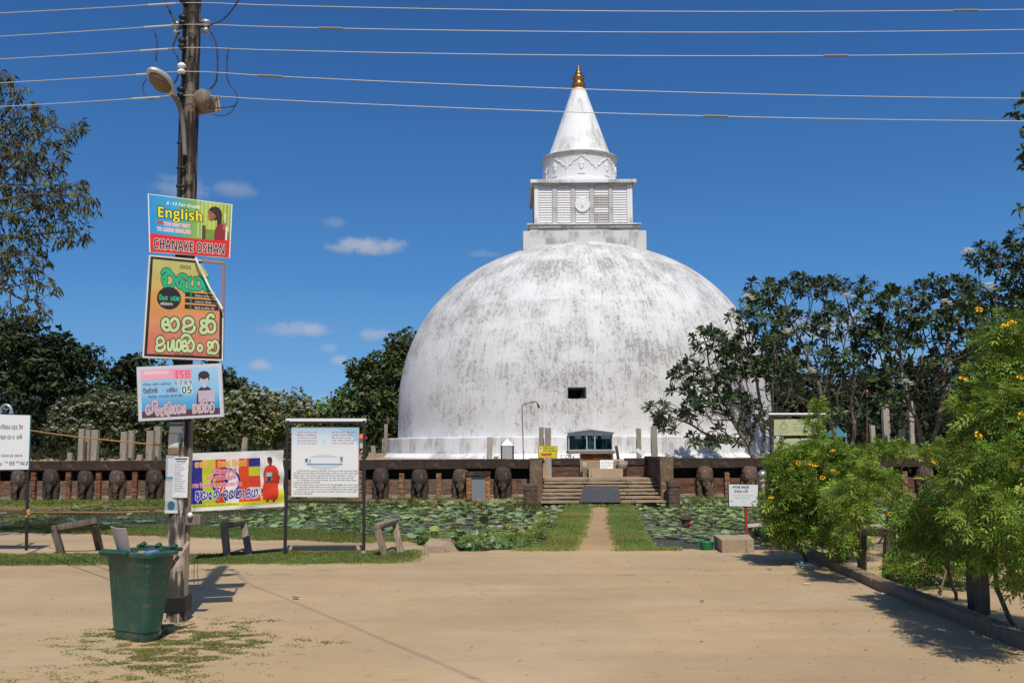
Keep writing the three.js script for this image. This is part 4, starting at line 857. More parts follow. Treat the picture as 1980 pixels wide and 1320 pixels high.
{
  const sag = (k) => (u, v) => k * (0.4 * Math.sin(u * 9 + v * 3) * Math.sin(v * 7) + 0.5 * n3(u * 5, v * 4, k * 900));
  const c1 = corners([[285, 374], [449, 395], [444, 499], [288, 487]], [12.36, 12.66, 12.66, 12.36]);
  const s1 = thing('poster_board', 'bright blue and red English class poster, topmost on the pole', 'poster', [0, 0, 0], 0, 'poster boards nailed to the pole');
  mesh('board', sheet(c1, 1, 1, 0.03), M.white, s1); mesh('print', sheet(inset(c1, 0.012, 0.006), 16, 12, 0, sag(0.004)), p1, s1);
  const c2 = corners([[289, 494], [432, 508], [430, 696], [276, 690]], [12.38, 12.62, 12.62, 12.38]);
  const s2 = thing('poster_board', 'orange poster with green lettering and a torn right corner, middle on the pole', 'poster', [0, 0, 0], 0, 'poster boards nailed to the pole');
  // wooden frame of four laths, the print torn away at its top right corner
  const back = inset(c2, 0, -0.012);
  for (let i = 0; i < 4; i++) mesh('frame_lath', bar(back[i], back[(i + 1) % 4], 0.03, 0.02, 0.003), i === 3 || i === 2 ? M.alu : mat({ color: [0.33, 0.17, 0.09] }), s2);
  const torn = (u, v) => v - 0.02 > (u - 0.7) * 1.72 + 0.025 * Math.sin(v * 30);
  mesh('print', sheet(inset(c2, -0.006, 0.012), 70, 90, 0, (u, v) => 0.006 * n3(u * 5, v * 7, 2) + 0.004 * Math.sin(v * 26 + u * 5) * ss(0.6, 1, v), torn), p2, s2);
  const fl = at(379, 499, 12.5), fl2 = at(431, 598, 12.58);
  const curl = []; for (let i = 0; i <= 10; i++) { const p = fl.clone().lerp(fl2, i / 10); p.z += 0.03 + 0.012 * Math.sin(i * 1.3); p.x -= 0.02 * Math.sin((i / 10) * Math.PI); curl.push(p); }
  mesh('torn_curl', tube(curl, 0.014, 7, 30), M.white, s2);
  const c3 = corners([[263, 709], [428, 702], [433, 806], [267, 815]], [12.4, 12.55, 12.55, 12.4]);
  const s3 = thing('poster_board', 'pale blue and pink class poster with a portrait, lowest board on the pole', 'poster', [0, 0, 0], 0, 'poster boards nailed to the pole');
  mesh('board', sheet(c3, 1, 1, 0.025), M.alu, s3); mesh('print', sheet(inset(c3, 0.008, 0.008), 20, 14, 0, sag(0.007)), p3, s3);
  const film = new THREE.MeshPhysicalMaterial({ color: lin(0.9, 0.9, 0.92), roughness: 0.12, transmission: 1, thickness: 0, specularIntensity: 1 });
  // paper bills pasted round the shaft
  const bill = (list, fn, label, o = 0.118) => {
    const [py0, py1, x0, x1] = list, c = [[x0, py0], [x1, py0], [x1 - 3, py1], [x0 - 3, py1]].map(([x, y]) => at(x, y, PD - o));
    const m = mesh('paper_bill', sheet(c, 10, 20, 0, (u, v) => -0.05 * Math.pow(u - 0.5, 2) + 0.006 * n3(u * 4, v * 9, py0)), print(160, 400, fn, { roughness: 0.8 })); return tag(m, label, 'paper bill', 'paper bills pasted on the pole');
  };
  reseed(71);
  bill([816, 878, 326, 356], (c, w, h) => { fillR(c, '#b9b2a6', 0, 0, w, h); fillR(c, '#2f7d98', 0, 20, w, 26); fillR(c, '#e6e4de', 10, 60, w - 20, 70); fillR(c, '#7ea3b0', 110, 140, 40, 230); fillR(c, '#dcd6cc', 0, 150, 100, 150); fillR(c, '#8b6f55', 0, 320, w, 80); }, 'faded torn blue and white bill just under the lowest poster board');
  bill([880, 992, 320, 354], (c, w, h) => { fillR(c, '#a9b4ba', 0, 0, w, h); fillR(c, '#d5d9d8', 20, 20, 90, 130); fillR(c, '#4d8ba6', 0, 150, w, 14); fillR(c, '#c7ccc8', 0, 180, 120, 140); c.fillStyle = '#35697f'; c.beginPath(); c.arc(60, 350, 34, 0, 7); c.fill(); fillR(c, '#dfe2dd', 0, 380, w, 20); fillR(c, '#6e8d96', 120, 40, 40, 300); }, 'long faded blue bill wrapped low on the pole');
  bill([883, 962, 335, 364], (c, w, h) => { fillR(c, '#e9e7ea', 0, 0, w, h); fillR(c, '#26282c', 14, 14, 132, 14); fillR(c, '#26282c', 30, 40, 100, 10); for (let i = 0; i < 17; i++) fillR(c, '#8a8c92', 12, 64 + i * 17, 60 + 70 * rnd(), 6); }, 'fresh white notice sheet with black lines of print on the pole', 0.14);
}
// ---------------------------------------------------------------- notice boards
const tied = (pts, label, r = 0.012, m = M.rope) => { const P = pts, o = P[0].clone(), x = mesh('rope', tube(P.map((p) => p.clone().sub(o)), r, 5, 30), m); x.position.copy(o); return tag(x, label, 'rope'); };
{
  const d = 20.4, a = gnd(551, 1072), b = gnd(703, 1069), t = thing('notice_board', 'white framed notice board with pale blue sky print on two black posts', 'notice board', [a.x, 0, -d]);
  const L = (x, y, dd = d) => at(x, y, dd).sub(t.position);
  const pw = 0.06;
  mesh('post', bar(L(556, 813), L(550.5, 1074), pw, pw, 0.006), M.frame, t); mesh('post', bar(L(704.5, 813), L(703, 1071), pw, pw, 0.006), M.frame, t);
  mesh('top_rail', bar(L(558, 816.5), L(703, 816.5), 0.045, 0.05, 0.006), M.frame, t);
  mesh('top_strip', bar(L(552, 813.2), L(708, 813.2), 0.09, 0.02, 0.004), M.white, t);
  mesh('lower_rail', bar(L(554, 969), L(702, 971), 0.05, 0.05, 0.006), M.frame, t);
  const q = [[563, 826], [694, 826], [693.5, 962], [562, 961]].map(([x, y]) => L(x, y, d - 0.05));
  reseed(81);
  const pr = print(720, 760, (c, w, h) => {
    fillR(c, '#f0f1ef', 0, 0, w, h); fillR(c, grad(c, 0, 0, 0, 260, [[0, '#a9cfea'], [0.4, '#d6e6f0'], [1, '#f0f1ef']]), 0, 0, w, 260);
    c.fillStyle = 'rgba(130,190,235,.55)'; c.beginPath(); c.moveTo(w, 0); c.lineTo(w, 200); c.quadraticCurveTo(640, 60, 460, 0); c.fill();
    for (let i = 0; i < 5; i++) { lines(c, 60, 270, 62 + i * 30, 20, i % 2 ? '#b04a52' : '#c06a60'); lines(c, 430, 660, 60 + i * 30, 20, i === 2 ? '#4a6a70' : '#b85a58'); }
    c.fillStyle = '#cfe4ee'; c.fillRect(330, 130, 40, 60);
    const bg = c.createRadialGradient(350, 370, 20, 350, 370, 230); bg.addColorStop(0, '#e8eef4'); bg.addColorStop(0.75, '#c3d3de'); bg.addColorStop(1, 'rgba(240,241,239,0)'); c.save(); c.translate(0, 230); c.scale(1, 0.4); c.fillStyle = bg; c.fillRect(80, 120, 540, 480); c.restore();
    fillR(c, '#5d7d92', 165, 395, 380, 12); fillR(c, '#e9eff6', 180, 330, 340, 66); fillR(c, '#7f95a6', 520, 320, 30, 50); fillR(c, '#50707f', 150, 340, 26, 40); fillR(c, '#9fb2c4', 190, 350, 20, 40);
    for (let i = 0; i < 11; i++) if (i !== 7 || true) lines(c, i % 4 ? 26 : 60, i === 10 ? 240 : i === 5 ? 300 : 690, 480 + i * 25, 19, '#5a5f6a');
    c.strokeStyle = '#3c4250'; c.lineWidth = 3; c.beginPath(); c.moveTo(450, 650); c.bezierCurveTo(480, 610, 500, 640, 540, 630); c.stroke();
    c.strokeStyle = '#b9a9a0'; c.lineWidth = 8; c.strokeRect(4, 4, w - 8, h - 8);
  });
  mesh('board', sheet(q, 1, 1, 0.03), M.white, t); mesh('print', sheet(inset(q, 0.0, 0.006), 10, 10, 0, (u, v) => 0.003 * n3(u * 3, v * 3, 1)), pr, t);
  mesh('footing', rod(L(703, 1064), L(703, 1072), 0.055, 0.06, 8), M.conc, t);

  // banner tied between the pole and the board
  const bq = corners([[369, 876], [547, 870], [549, 979], [369, 989]], [18.9, 20.25, 20.25, 18.9]);
  const bp = print(1000, 620, (c, w, h) => {
    fillR(c, '#efece6', 0, 0, w, h); fillR(c, '#d9dd2a', 0, 540, w, 44); fillR(c, '#e6e04a', 700, 420, 300, 160);
    fillR(c, '#eceae4', 720, 60, 280, 300);
    const top = 76, bot = 545; [['#2f2f8c', 0, 112], ['#c8d02a', 112, 132], ['#e04a22', 244, 110], ['#f0ece4', 354, 134], ['#e5501e', 488, 240]].forEach(([k, x, ww]) => fillR(c, k, x, top, ww, bot - top));
    fillR(c, '#2f2f8c', 600, top, 128, 92); fillR(c, '#c8d02a', 600, 168, 128, 100); fillR(c, '#e0402a', 600, 268, 128, 90); fillR(c, '#e8e6e0', 600, 390, 128, 80);
    c.strokeStyle = '#2b2a7a'; c.lineWidth = 22; c.beginPath(); c.arc(352, 320, 142, 0, 7); c.stroke(); c.lineWidth = 7; for (let i = 0; i < 16; i++) { const a = (i / 16) * Math.PI * 2; c.strokeStyle = i < 8 ? '#f2f0ee' : '#b83a30'; c.beginPath(); c.moveTo(352, 320); c.lineTo(352 + 130 * Math.cos(a), 320 + 130 * Math.sin(a)); c.stroke(); } c.fillStyle = '#2b2a7a'; c.beginPath(); c.arc(352, 320, 26, 0, 7); c.fill();
    letters(c, 'sAmpIrI vr vAsnv vIrIdyAlI', 36, 152, 88, '#f2a51c', { line: 0.15, edge: '#fbe9c0', edgeW: 0.04, squeeze: 0.4 });
    letters(c, 'shvyenAkdI hAmI', 200, 222, 66, '#d9467a', { edge: '#fbe3ea', edgeW: 0.06, squeeze: 0.42 });
    letters(c, 'smd shyIsnH dIymtH', 155, 292, 66, '#d9467a', { edge: '#fbe3ea', edgeW: 0.06, squeeze: 0.42 });
    letters(c, 'sArs hIvAdvrtInH msAvAnnIydAspr vIsIhA', 6, 366, 60, '#d9467a', { edge: '#fbe3ea', edgeW: 0.06, squeeze: 0.37 });
    letters(c, 'apegH', 36, 500, 150, '#3433a0', { line: 0.13, edge: '#f6f4f0', edgeW: 0.05, squeeze: 0.52, slant: -0.12 }); letters(c, 'uphAry', 310, 500, 150, '#3433a0', { line: 0.13, edge: '#f6f4f0', edgeW: 0.05, squeeze: 0.56, slant: -0.12 }); text(c, '..!', 665, 492, 110, '#3433a0', { edge: '#f6f4f0', lw: 8 });
    lines(c, 10, 500, 572, 22, '#5a6a30');
    // a standing man in an orange robe holding a framed picture
    c.fillStyle = '#e2401f'; c.beginPath(); c.moveTo(755, 540); c.quadraticCurveTo(735, 430, 768, 330); c.quadraticCurveTo(750, 190, 810, 162); c.lineTo(880, 162); c.quadraticCurveTo(940, 190, 935, 300); c.quadraticCurveTo(950, 440, 915, 540); c.fill();
    c.fillStyle = '#c63418'; c.fillRect(790, 345, 140, 14); c.fillRect(930, 280, 22, 90);
    c.fillStyle = '#6b3424'; c.beginPath(); c.ellipse(842, 112, 30, 40, 0, 0, 7); c.fill(); c.fillRect(826, 140, 32, 30); c.fillStyle = '#3a2018'; c.beginPath(); c.ellipse(842, 90, 29, 20, 0, 0, 7); c.fill();
    fillR(c, '#8c8c90', 792, 232, 76, 104); fillR(c, '#d9d8d2', 802, 242, 56, 40); fillR(c, '#4a3a34', 808, 286, 44, 44); fillR(c, '#7a3c28', 775, 330, 130, 14);
    fillR(c, '#4a2a20', 795, 538, 24, 26); fillR(c, '#4a2a20', 870, 540, 24, 26);
  }, { roughness: 0.45 });
  const bn = mesh('banner', sheet(bq, 60, 36, 0, (u, v) => 0.035 * Math.sin(u * 3.1) - 0.012 * Math.sin(v * 20 + u * 9) * ss(0.35, 1, v) * (0.4 + u) + 0.018 * n3(u * 7, v * 4, 3) + 0.02 * Math.sin((u - v) * 14) * ss(0.6, 1, u)), bp);
  tag(bn, 'colourful cloth banner with flag stripes and orange-robed man, tied left of the notice board', 'banner');
  tied([bq[0], at(366, 879, 16), poleP(882, 0.15, 0.02)], 'thin cord holding the top left corner of the banner to the pole', 0.006);
  tied([bq[3], at(366, 992, 16), poleP(1000, 0.15, 0.02)], 'thin cord holding the bottom left corner of the banner to the pole', 0.006);
  tied([at(58, 832, 20.4), at(120, 841, 18), at(200, 850, 15.8), at(322, 862, 12.75)], 'orange twine slung from the white board to the pole, upper one');
  tied([at(56, 990, 20.4), at(120, 990, 18), at(200, 990.5, 15.8), at(320, 988, 12.75)], 'pale orange twine slung from the white board to the pole, lower one');
  const kn = mesh('rope_knot', [ball(0.05, 0, 0, 0, 8), ball(0.04, 0.02, -0.05, 0.02, 8), ball(0.035, -0.02, -0.1, 0.02, 8)], M.rope); kn.position.copy(at(54, 989, 20.36)); tag(kn, 'bundle of orange twine knotted round the post of the left white board', 'knot');
}
{ // white board at the left edge
  const d = 20.6, t = thing('signboard', 'large white signboard with black lettering at the left edge', 'signboard', gnd(50, 1063));
  t.position.z = -d; const L = (x, y, dd = d) => at(x, y, dd).sub(t.position);
  const q = [[-80, 798], [59, 802], [55.5, 908], [-84, 910]].map(([x, y]) => L(x, y, d - 0.04));
  const pr = print(700, 520, (c, w, h) => {
    fillR(c, '#eef0f1', 0, 0, w, h);
    letters(c, 'tIsAmh vIhAry', 40, 132, 62, '#3a3d42', { squeeze: 0.62, line: 0.11 }); letters(c, 'pvItry pud bIm', 405, 132, 58, '#3a3d42', { squeeze: 0.42, line: 0.11 });
    letters(c, 'dAgbdrmIyM', 40, 226, 62, '#3a3d42', { squeeze: 0.62, line: 0.11 }); letters(c, 'gum vy pRhAnI', 405, 226, 58, '#3a3d42', { squeeze: 0.42, line: 0.11 });
    lines(c, 300, 660, 398, 34, '#55585c');
    text(c, 'FM', 460, 460, 26, '#55585c'); text(c, '95', 500, 482, 54, '#55585c', { font: 'bold italic' }); text(c, 'FM', 572, 460, 26, '#55585c'); text(c, '94.8', 612, 482, 54, '#55585c', { font: 'bold italic', w: 80 }); lines(c, 60, 420, 482, 44, '#55585c');
  });
  mesh('board', sheet(q, 1, 1, 0.035), mat({ color: [0.03, 0.16, 0.17] }), t); mesh('print', sheet(inset(q, 0.012, 0.004), 1, 1), pr, t);
  mesh('post', bar(L(55, 806), L(50, 1064), 0.05, 0.05, 0.006), M.frame, t);
  mesh('post', bar(L(-78, 806), L(-84, 1066), 0.05, 0.05, 0.006), M.frame, t);
  const hoop = thing('pipe_hoop', 'grey pipe bent into a hoop above the left signboard', 'pipe', at(0, 800, 21)), o = hoop.position.clone();
  mesh('pipe', tube([[0, 910], [0, 800], [2, 789], [9, 783], [17, 785], [21, 793], [21, 802], [21, 910]].map(([x, y]) => at(x, y, 21).sub(o)), 0.035, 10, 60), M.steel, hoop);
  mesh('collar', rod(at(21, 800, 21).sub(o), at(21, 796, 21).sub(o), 0.05, 0.05, 12), M.steel, hoop);
}
{ // white warning sign on a red post
  const d = 24, b = gnd(1443, 1036), t = thing('warning_sign', 'small white warning sign in black frame on a red post by the pond', 'warning sign', [b.x, 0, -d]);
  const L = (x, y, dd = d) => at(x, y, dd).sub(t.position);
  mesh('post', bar(L(1441.5, 940), L(1444, 1040), 0.06, 0.06, 0.006), mat({ color: [0.4, 0.028, 0.02] }), t);
  const q = [[1408, 935], [1467.5, 936], [1466.5, 980], [1409, 979.5]].map(([x, y]) => L(x, y, d - 0.05));
  reseed(5);
  const pr = print(520, 390, (c, w, h) => { fillR(c, '#e9eaea', 0, 0, w, h); letters(c, 'nAvtnH tnubhI', 66, 66, 66, '#23262a', { line: 0.13, squeeze: 0.52 }); letters(c, 'aAtul evmI', 92, 142, 66, '#23262a', { line: 0.13, squeeze: 0.55 }); text(c, 'Keep Off Grass, Wooden', 62, 208, 36, '#84878c', { font: '', w: 380, fam: 'serif' }); text(c, 'Bathers Swimming', 106, 254, 36, '#84878c', { font: '', w: 280, fam: 'serif' }); fillR(c, '#9a9da0', 210, 306, 90, 6); fillR(c, '#5d6064', 10, 296, 62, 9); fillR(c, '#c0c2c4', 240, 360, 110, 5); });
  mesh('frame', sheet(q, 1, 1, 0.03), M.black, t); mesh('print', sheet(inset(q, 0.016, 0.004), 1, 1), pr, t);
}
{ // archaeology board behind the bush
  const d = 25, t = thing('information_board', 'pale green information board with crest in a dark pipe frame behind the bush', 'information board', [at(1490, 900, d).x, 0, -d]);
  const L = (x, y, dd = d) => at(x, y, dd).sub(t.position);
  const gy = gnd(1490, 1027).y;
  mesh('post', bar(L(1490, 799), new V3(0, 0, 0), 0.06, 0.06, 0.006), M.frame, t); mesh('post', bar(L(1594, 799), new V3(L(1594, 900).x, 0, 0), 0.06, 0.06, 0.006), M.frame, t);
  mesh('top_rail', rod(L(1486, 801), L(1598, 801), 0.04, 0.04, 10), M.steel, t);
  const g = '#c0c296', ink = '#83865e';
  reseed(15);
  const up = print(560, 210, (c, w, h) => { fillR(c, g, 0, 0, w, h); c.strokeStyle = ink; c.lineWidth = 6; c.beginPath(); c.arc(110, 95, 46, 0, 7); c.stroke(); c.beginPath(); c.ellipse(110, 95, 28, 40, 0, 0, 7); c.stroke(); c.beginPath(); c.moveTo(110, 48); c.lineTo(92, 14); c.lineTo(128, 14); c.closePath(); c.stroke(); c.beginPath(); c.moveTo(40, 150); c.quadraticCurveTo(110, 200, 180, 150); c.stroke(); lines(c, 220, 520, 76, 28, ink); lines(c, 220, 520, 120, 26, ink); text(c, 'DEPARTMENT OF ARCHAEOLOGY', 220, 158, 26, ink, { w: 310 }); });
  const lo = print(560, 640, (c, w, h) => { fillR(c, '#c2c49c', 0, 0, w, h); for (let i = 0; i < 15; i++) lines(c, 30, i % 5 === 4 ? 220 : 530, 60 + i * 38, 22, '#8d9070'); });
  const q1 = [[1497, 811], [1590, 809], [1590, 841], [1497, 842]].map(([x, y]) => L(x, y, d - 0.02)), q2 = [[1497, 848], [1590, 847], [1590, 940], [1497, 942]].map(([x, y]) => L(x, y, d - 0.02));
  const pnl = mat({ color: [0.5, 0.5, 0.3] });
  const a = mesh('upper_panel', sheet(q1, 1, 1, 0.03), pnl, t); mesh('print', sheet(inset(q1, 0, 0.004), 1, 1), up, a);
  const b = mesh('lower_panel', sheet(q2, 1, 1, 0.03), pnl, t); mesh('print', sheet(inset(q2, 0, 0.004), 1, 1), lo, b);
}
{ // yellow sign left of the stairs
  const d = 40.9, t = thing('yellow_sign', 'small bright yellow sign with red lettering at the terrace edge', 'sign', [xAt(1059, d), COPE, -d]);
  const L = (x, y, dd = d) => at(x, y, dd).sub(t.position), q = [[1040, 861], [1078.5, 862], [1077.5, 886], [1040.5, 885.5]].map(([x, y]) => L(x, y, d - 0.05));
  mesh('board', sheet(q, 1, 1, 0.03), mat({ color: [0.5, 0.42, 0.02] }), t);
  reseed(3);
  mesh('print', sheet(inset(q, 0.008, 0.004), 1, 1), print(420, 270, (c, w, h) => { fillR(c, '#e9d61e', 0, 0, w, h); c.strokeStyle = '#8a7a18'; c.lineWidth = 8; c.strokeRect(6, 6, w - 12, h - 12); fillR(c, '#f0e8c0', 20, 24, 70, 110); c.fillStyle = '#c02a4a'; c.beginPath(); c.arc(54, 60, 18, 0, 7); c.fill(); lines(c, 110, 370, 58, 42, '#2e5a3a', { line: 0.16 }); lines(c, 110, 390, 114, 42, '#2e5a3a', { line: 0.16 }); letters(c, 'tnhnmI', 60, 220, 100, '#d0203c', { line: 0.18, squeeze: 0.56, edge: '#f6e6a0', edgeW: 0.03 }); }), t);
  mesh('post', bar(L(1059, 886), new V3(0, -0.05, 0), 0.05, 0.05), M.frame, t);
}
// ---------------------------------------------------------------- green wheelie bin
{
  const b = gnd(279, 1244), yaw = 0.80;
  const t = thing('wheelie_bin', 'dirty dark green wheeled bin standing open in front of the utility pole', 'wheelie bin', [b.x, 0, b.z], 0);
  // front lower corner stands at the group's origin; the two seen sides run back from it
  const U = new V3(-0.87, 0, -0.49).normalize(), Wd = new V3(0.49, 0, -0.87).normalize();   // along the left and right sides
  const lw = 0.56, rw = 0.25, H = 0.99;
  const ring = (y, grow, k = 1) => { // corner positions at height y (front, right, back, left), grown outward
    const o = U.clone().multiplyScalar(-grow).addScaledVector(Wd, -grow), f = o.clone(); f.y = y;
    const R2 = rw + 0.03 * y + 2 * grow, r = o.clone().addScaledVector(Wd, R2); r.y = y; const l = o.clone().addScaledVector(U, lw + 2 * grow); l.y = y;
    const bk = l.clone().addScaledVector(Wd, R2); bk.y = y; return [f, r, bk, l];
  };
  const green = tex(512, 512, (u, v) => { const a = fb(u, v, 5, 6, 5, 401), s = fb(u, v, 50, 4, 3, 403), f = fb(u, v, 60, 60, 3, 407); let c = mixc([0.009, 0.06, 0.042], [0.022, 0.115, 0.08], a); c = mixc(c, [0.13, 0.15, 0.12], ss(0.5, 0.72, 0.5 * s + 0.5 * f) * 0.45); return mixc(c, [0.15, 0.105, 0.06], ss(0.54, 0.72, a * 0.6 + f * 0.4) * 0.6); });
  const gm = mat({ map: rep(green, 1.2), roughness: 0.5, bumpMap: rep(stoneB, 2), bumpScale: 0.004 }), gd = mat({ map: green, color: [0.7, 0.8, 0.75], roughness: 0.55 });
  // rounded loft through rings
  const loft = (rings, rad, closed) => {
    const N = 6, pos = [], idx = [];
    for (const [y, g, r0] of rings) { const c = ring(y, g); for (let k = 0; k < 4; k++) { const p = c[k], pv = c[(k + 3) % 4], nx = c[(k + 1) % 4], a = p.clone().add(pv.clone().sub(p).setLength(r0 ?? rad)), e = p.clone().add(nx.clone().sub(p).setLength(r0 ?? rad)); for (let i = 0; i <= N; i++) { const s = i / N, q = a.clone().multiplyScalar((1 - s) ** 2).addScaledVector(p, 2 * s * (1 - s)).addScaledVector(e, s * s); pos.push(q.x, q.y, q.z); } } }
    const W = 4 * (N + 1);
    for (let j = 0; j < rings.length - 1; j++) for (let i = 0; i < W; i++) { const a = j * W + i, e = j * W + ((i + 1) % W); idx.push(a, a + W, e, e, a + W, e + W); }
    if (closed) for (let i = 1; i < W - 1; i++) idx.push(0, i, i + 1);
    const q = new THREE.BufferGeometry(); q.setAttribute('position', new THREE.Float32BufferAttribute(pos, 3)); q.setIndex(idx); return flatUV(toCreasedNormals(q, 0.7));
  };
  mesh('body', loft([[0.0, -0.03, 0.05], [0.03, -0.015], [0.1, -0.012], [0.11, 0.0], [H - 0.16, 0.055], [H - 0.15, 0.062], [H, 0.068], [H, 0.05], [H - 0.1, 0.045], [0.5, 0.015], [0.46, -0.1], [0.455, -0.2]], 0.06, true), gm, t);
  mesh('rim', loft([[H - 0.035, 0.07], [H - 0.035, 0.1], [H + 0.0, 0.104], [H + 0.012, 0.095], [H + 0.012, 0.05], [H - 0.03, 0.048]], 0.06), gm, t);
  const c = ring(H, 0.09), [F, Rg, Bk, Lf] = c;
  // wide lip at the front-left corner and hinge bar along the back right
  const lip0 = Lf.clone().lerp(F, 0.02), lip1 = Lf.clone().lerp(F, 0.62);
  mesh('front_lip', bar(lip0.clone().addScaledVector(Wd, -0.03), lip1.clone().addScaledVector(Wd, -0.03), 0.06, 0.075, 0.012), gd, t);
  const up = (v, y) => v.clone().add(new V3(0, y, 0));
  const h0 = up(Rg, 0.02), h1 = up(Bk, 0.02);
  mesh('hinge_bar', rod(h0.clone().addScaledVector(Wd, 0.04), h1.clone().addScaledVector(Wd, 0.04), 0.024, 0.024, 10), gd, t);
  mesh('handle', [rod(h0.clone().addScaledVector(Wd, 0.05).lerp(h1, 0.12), h1.clone().addScaledVector(Wd, 0.05).lerp(h0, 0.12), 0.018, 0.018, 10)], M.steel, t);
  for (const k of [0.14, 0.5, 0.86]) mesh('hinge_lug', bar(h0.clone().lerp(h1, k).addScaledVector(Wd, -0.01).add(new V3(0, 0.01, 0)), h0.clone().lerp(h1, k).addScaledVector(Wd, 0.06).add(new V3(0, 0.035, 0)), 0.05, 0.06, 0.01), gd, t);
  for (const k of [0.14, 0.86]) {
    const w = ring(0.1, 0)[1].clone().lerp(ring(0.1, 0)[2], k).addScaledVector(Wd, -0.02).add(new V3(0, -0.01, 0)), ax = U;
    const wheel = mesh('wheel', rod(w.clone().addScaledVector(ax, -0.028), w.clone().addScaledVector(ax, 0.028), 0.09, 0.09, 20), M.black, t);
    mesh('hub', rod(w.clone().addScaledVector(ax, -0.033), w.clone().addScaledVector(ax, 0.033), 0.045, 0.045, 12), M.steel, wheel);
  }
  // rubbish sticking out
  const at0 = (u, w, y) => t.position.clone().addScaledVector(U, u).addScaledVector(Wd, w).add(new V3(0, y, 0));
  const pl = [at(214, 1017, b.z * -1 + 0.2), at(243, 1021, b.z * -1 + 0.1), at(253, 1078, b.z * -1 + 0.2), at(232, 1078, b.z * -1 + 0.3)];
  tag(mesh('cardboard_sheet', sheet(pl, 8, 10, 0.012, (u, v) => 0.03 * Math.sin(u * 2.6 + 0.4)), mat({ color: [0.34, 0.31, 0.30] })), 'grey sheet of cardboard standing up out of the green bin', 'cardboard');
  tag(mesh('wooden_stick', bar(at0(0.1, 0.34, 0.7), at0(0.02, 0.62, 1.07), 0.045, 0.02, 0.004), M.woodPale), 'pale flat wooden stick poking out of the green bin', 'stick');
  const blob = (p, r, col, label, cat, s) => { const g = rough(new THREE.IcosahedronGeometry(r, 3), r * 0.5, 9, s); g.scale(1.3, 0.8, 1); const m = mesh(cat.replace(' ', '_'), g, mat({ color: col, roughness: 0.5 })); m.position.copy(p); tag(m, label, cat); };
  blob(at0(0.1, 0.12, 0.965), 0.075, [0.09, 0.2, 0.5], 'crumpled blue plastic bag at the rim of the green bin', 'plastic bag', 3);
  blob(at0(0.2, 0.12, 0.95), 0.08, [0.3, 0.22, 0.15], 'crumpled brown paper in the middle of the green bin', 'paper', 8);
  blob(at0(0.3, 0.38, 0.92), 0.12, [0.06, 0.05, 0.045], 'dark rubbish sack deep in the green bin', 'rubbish sack', 13);
}
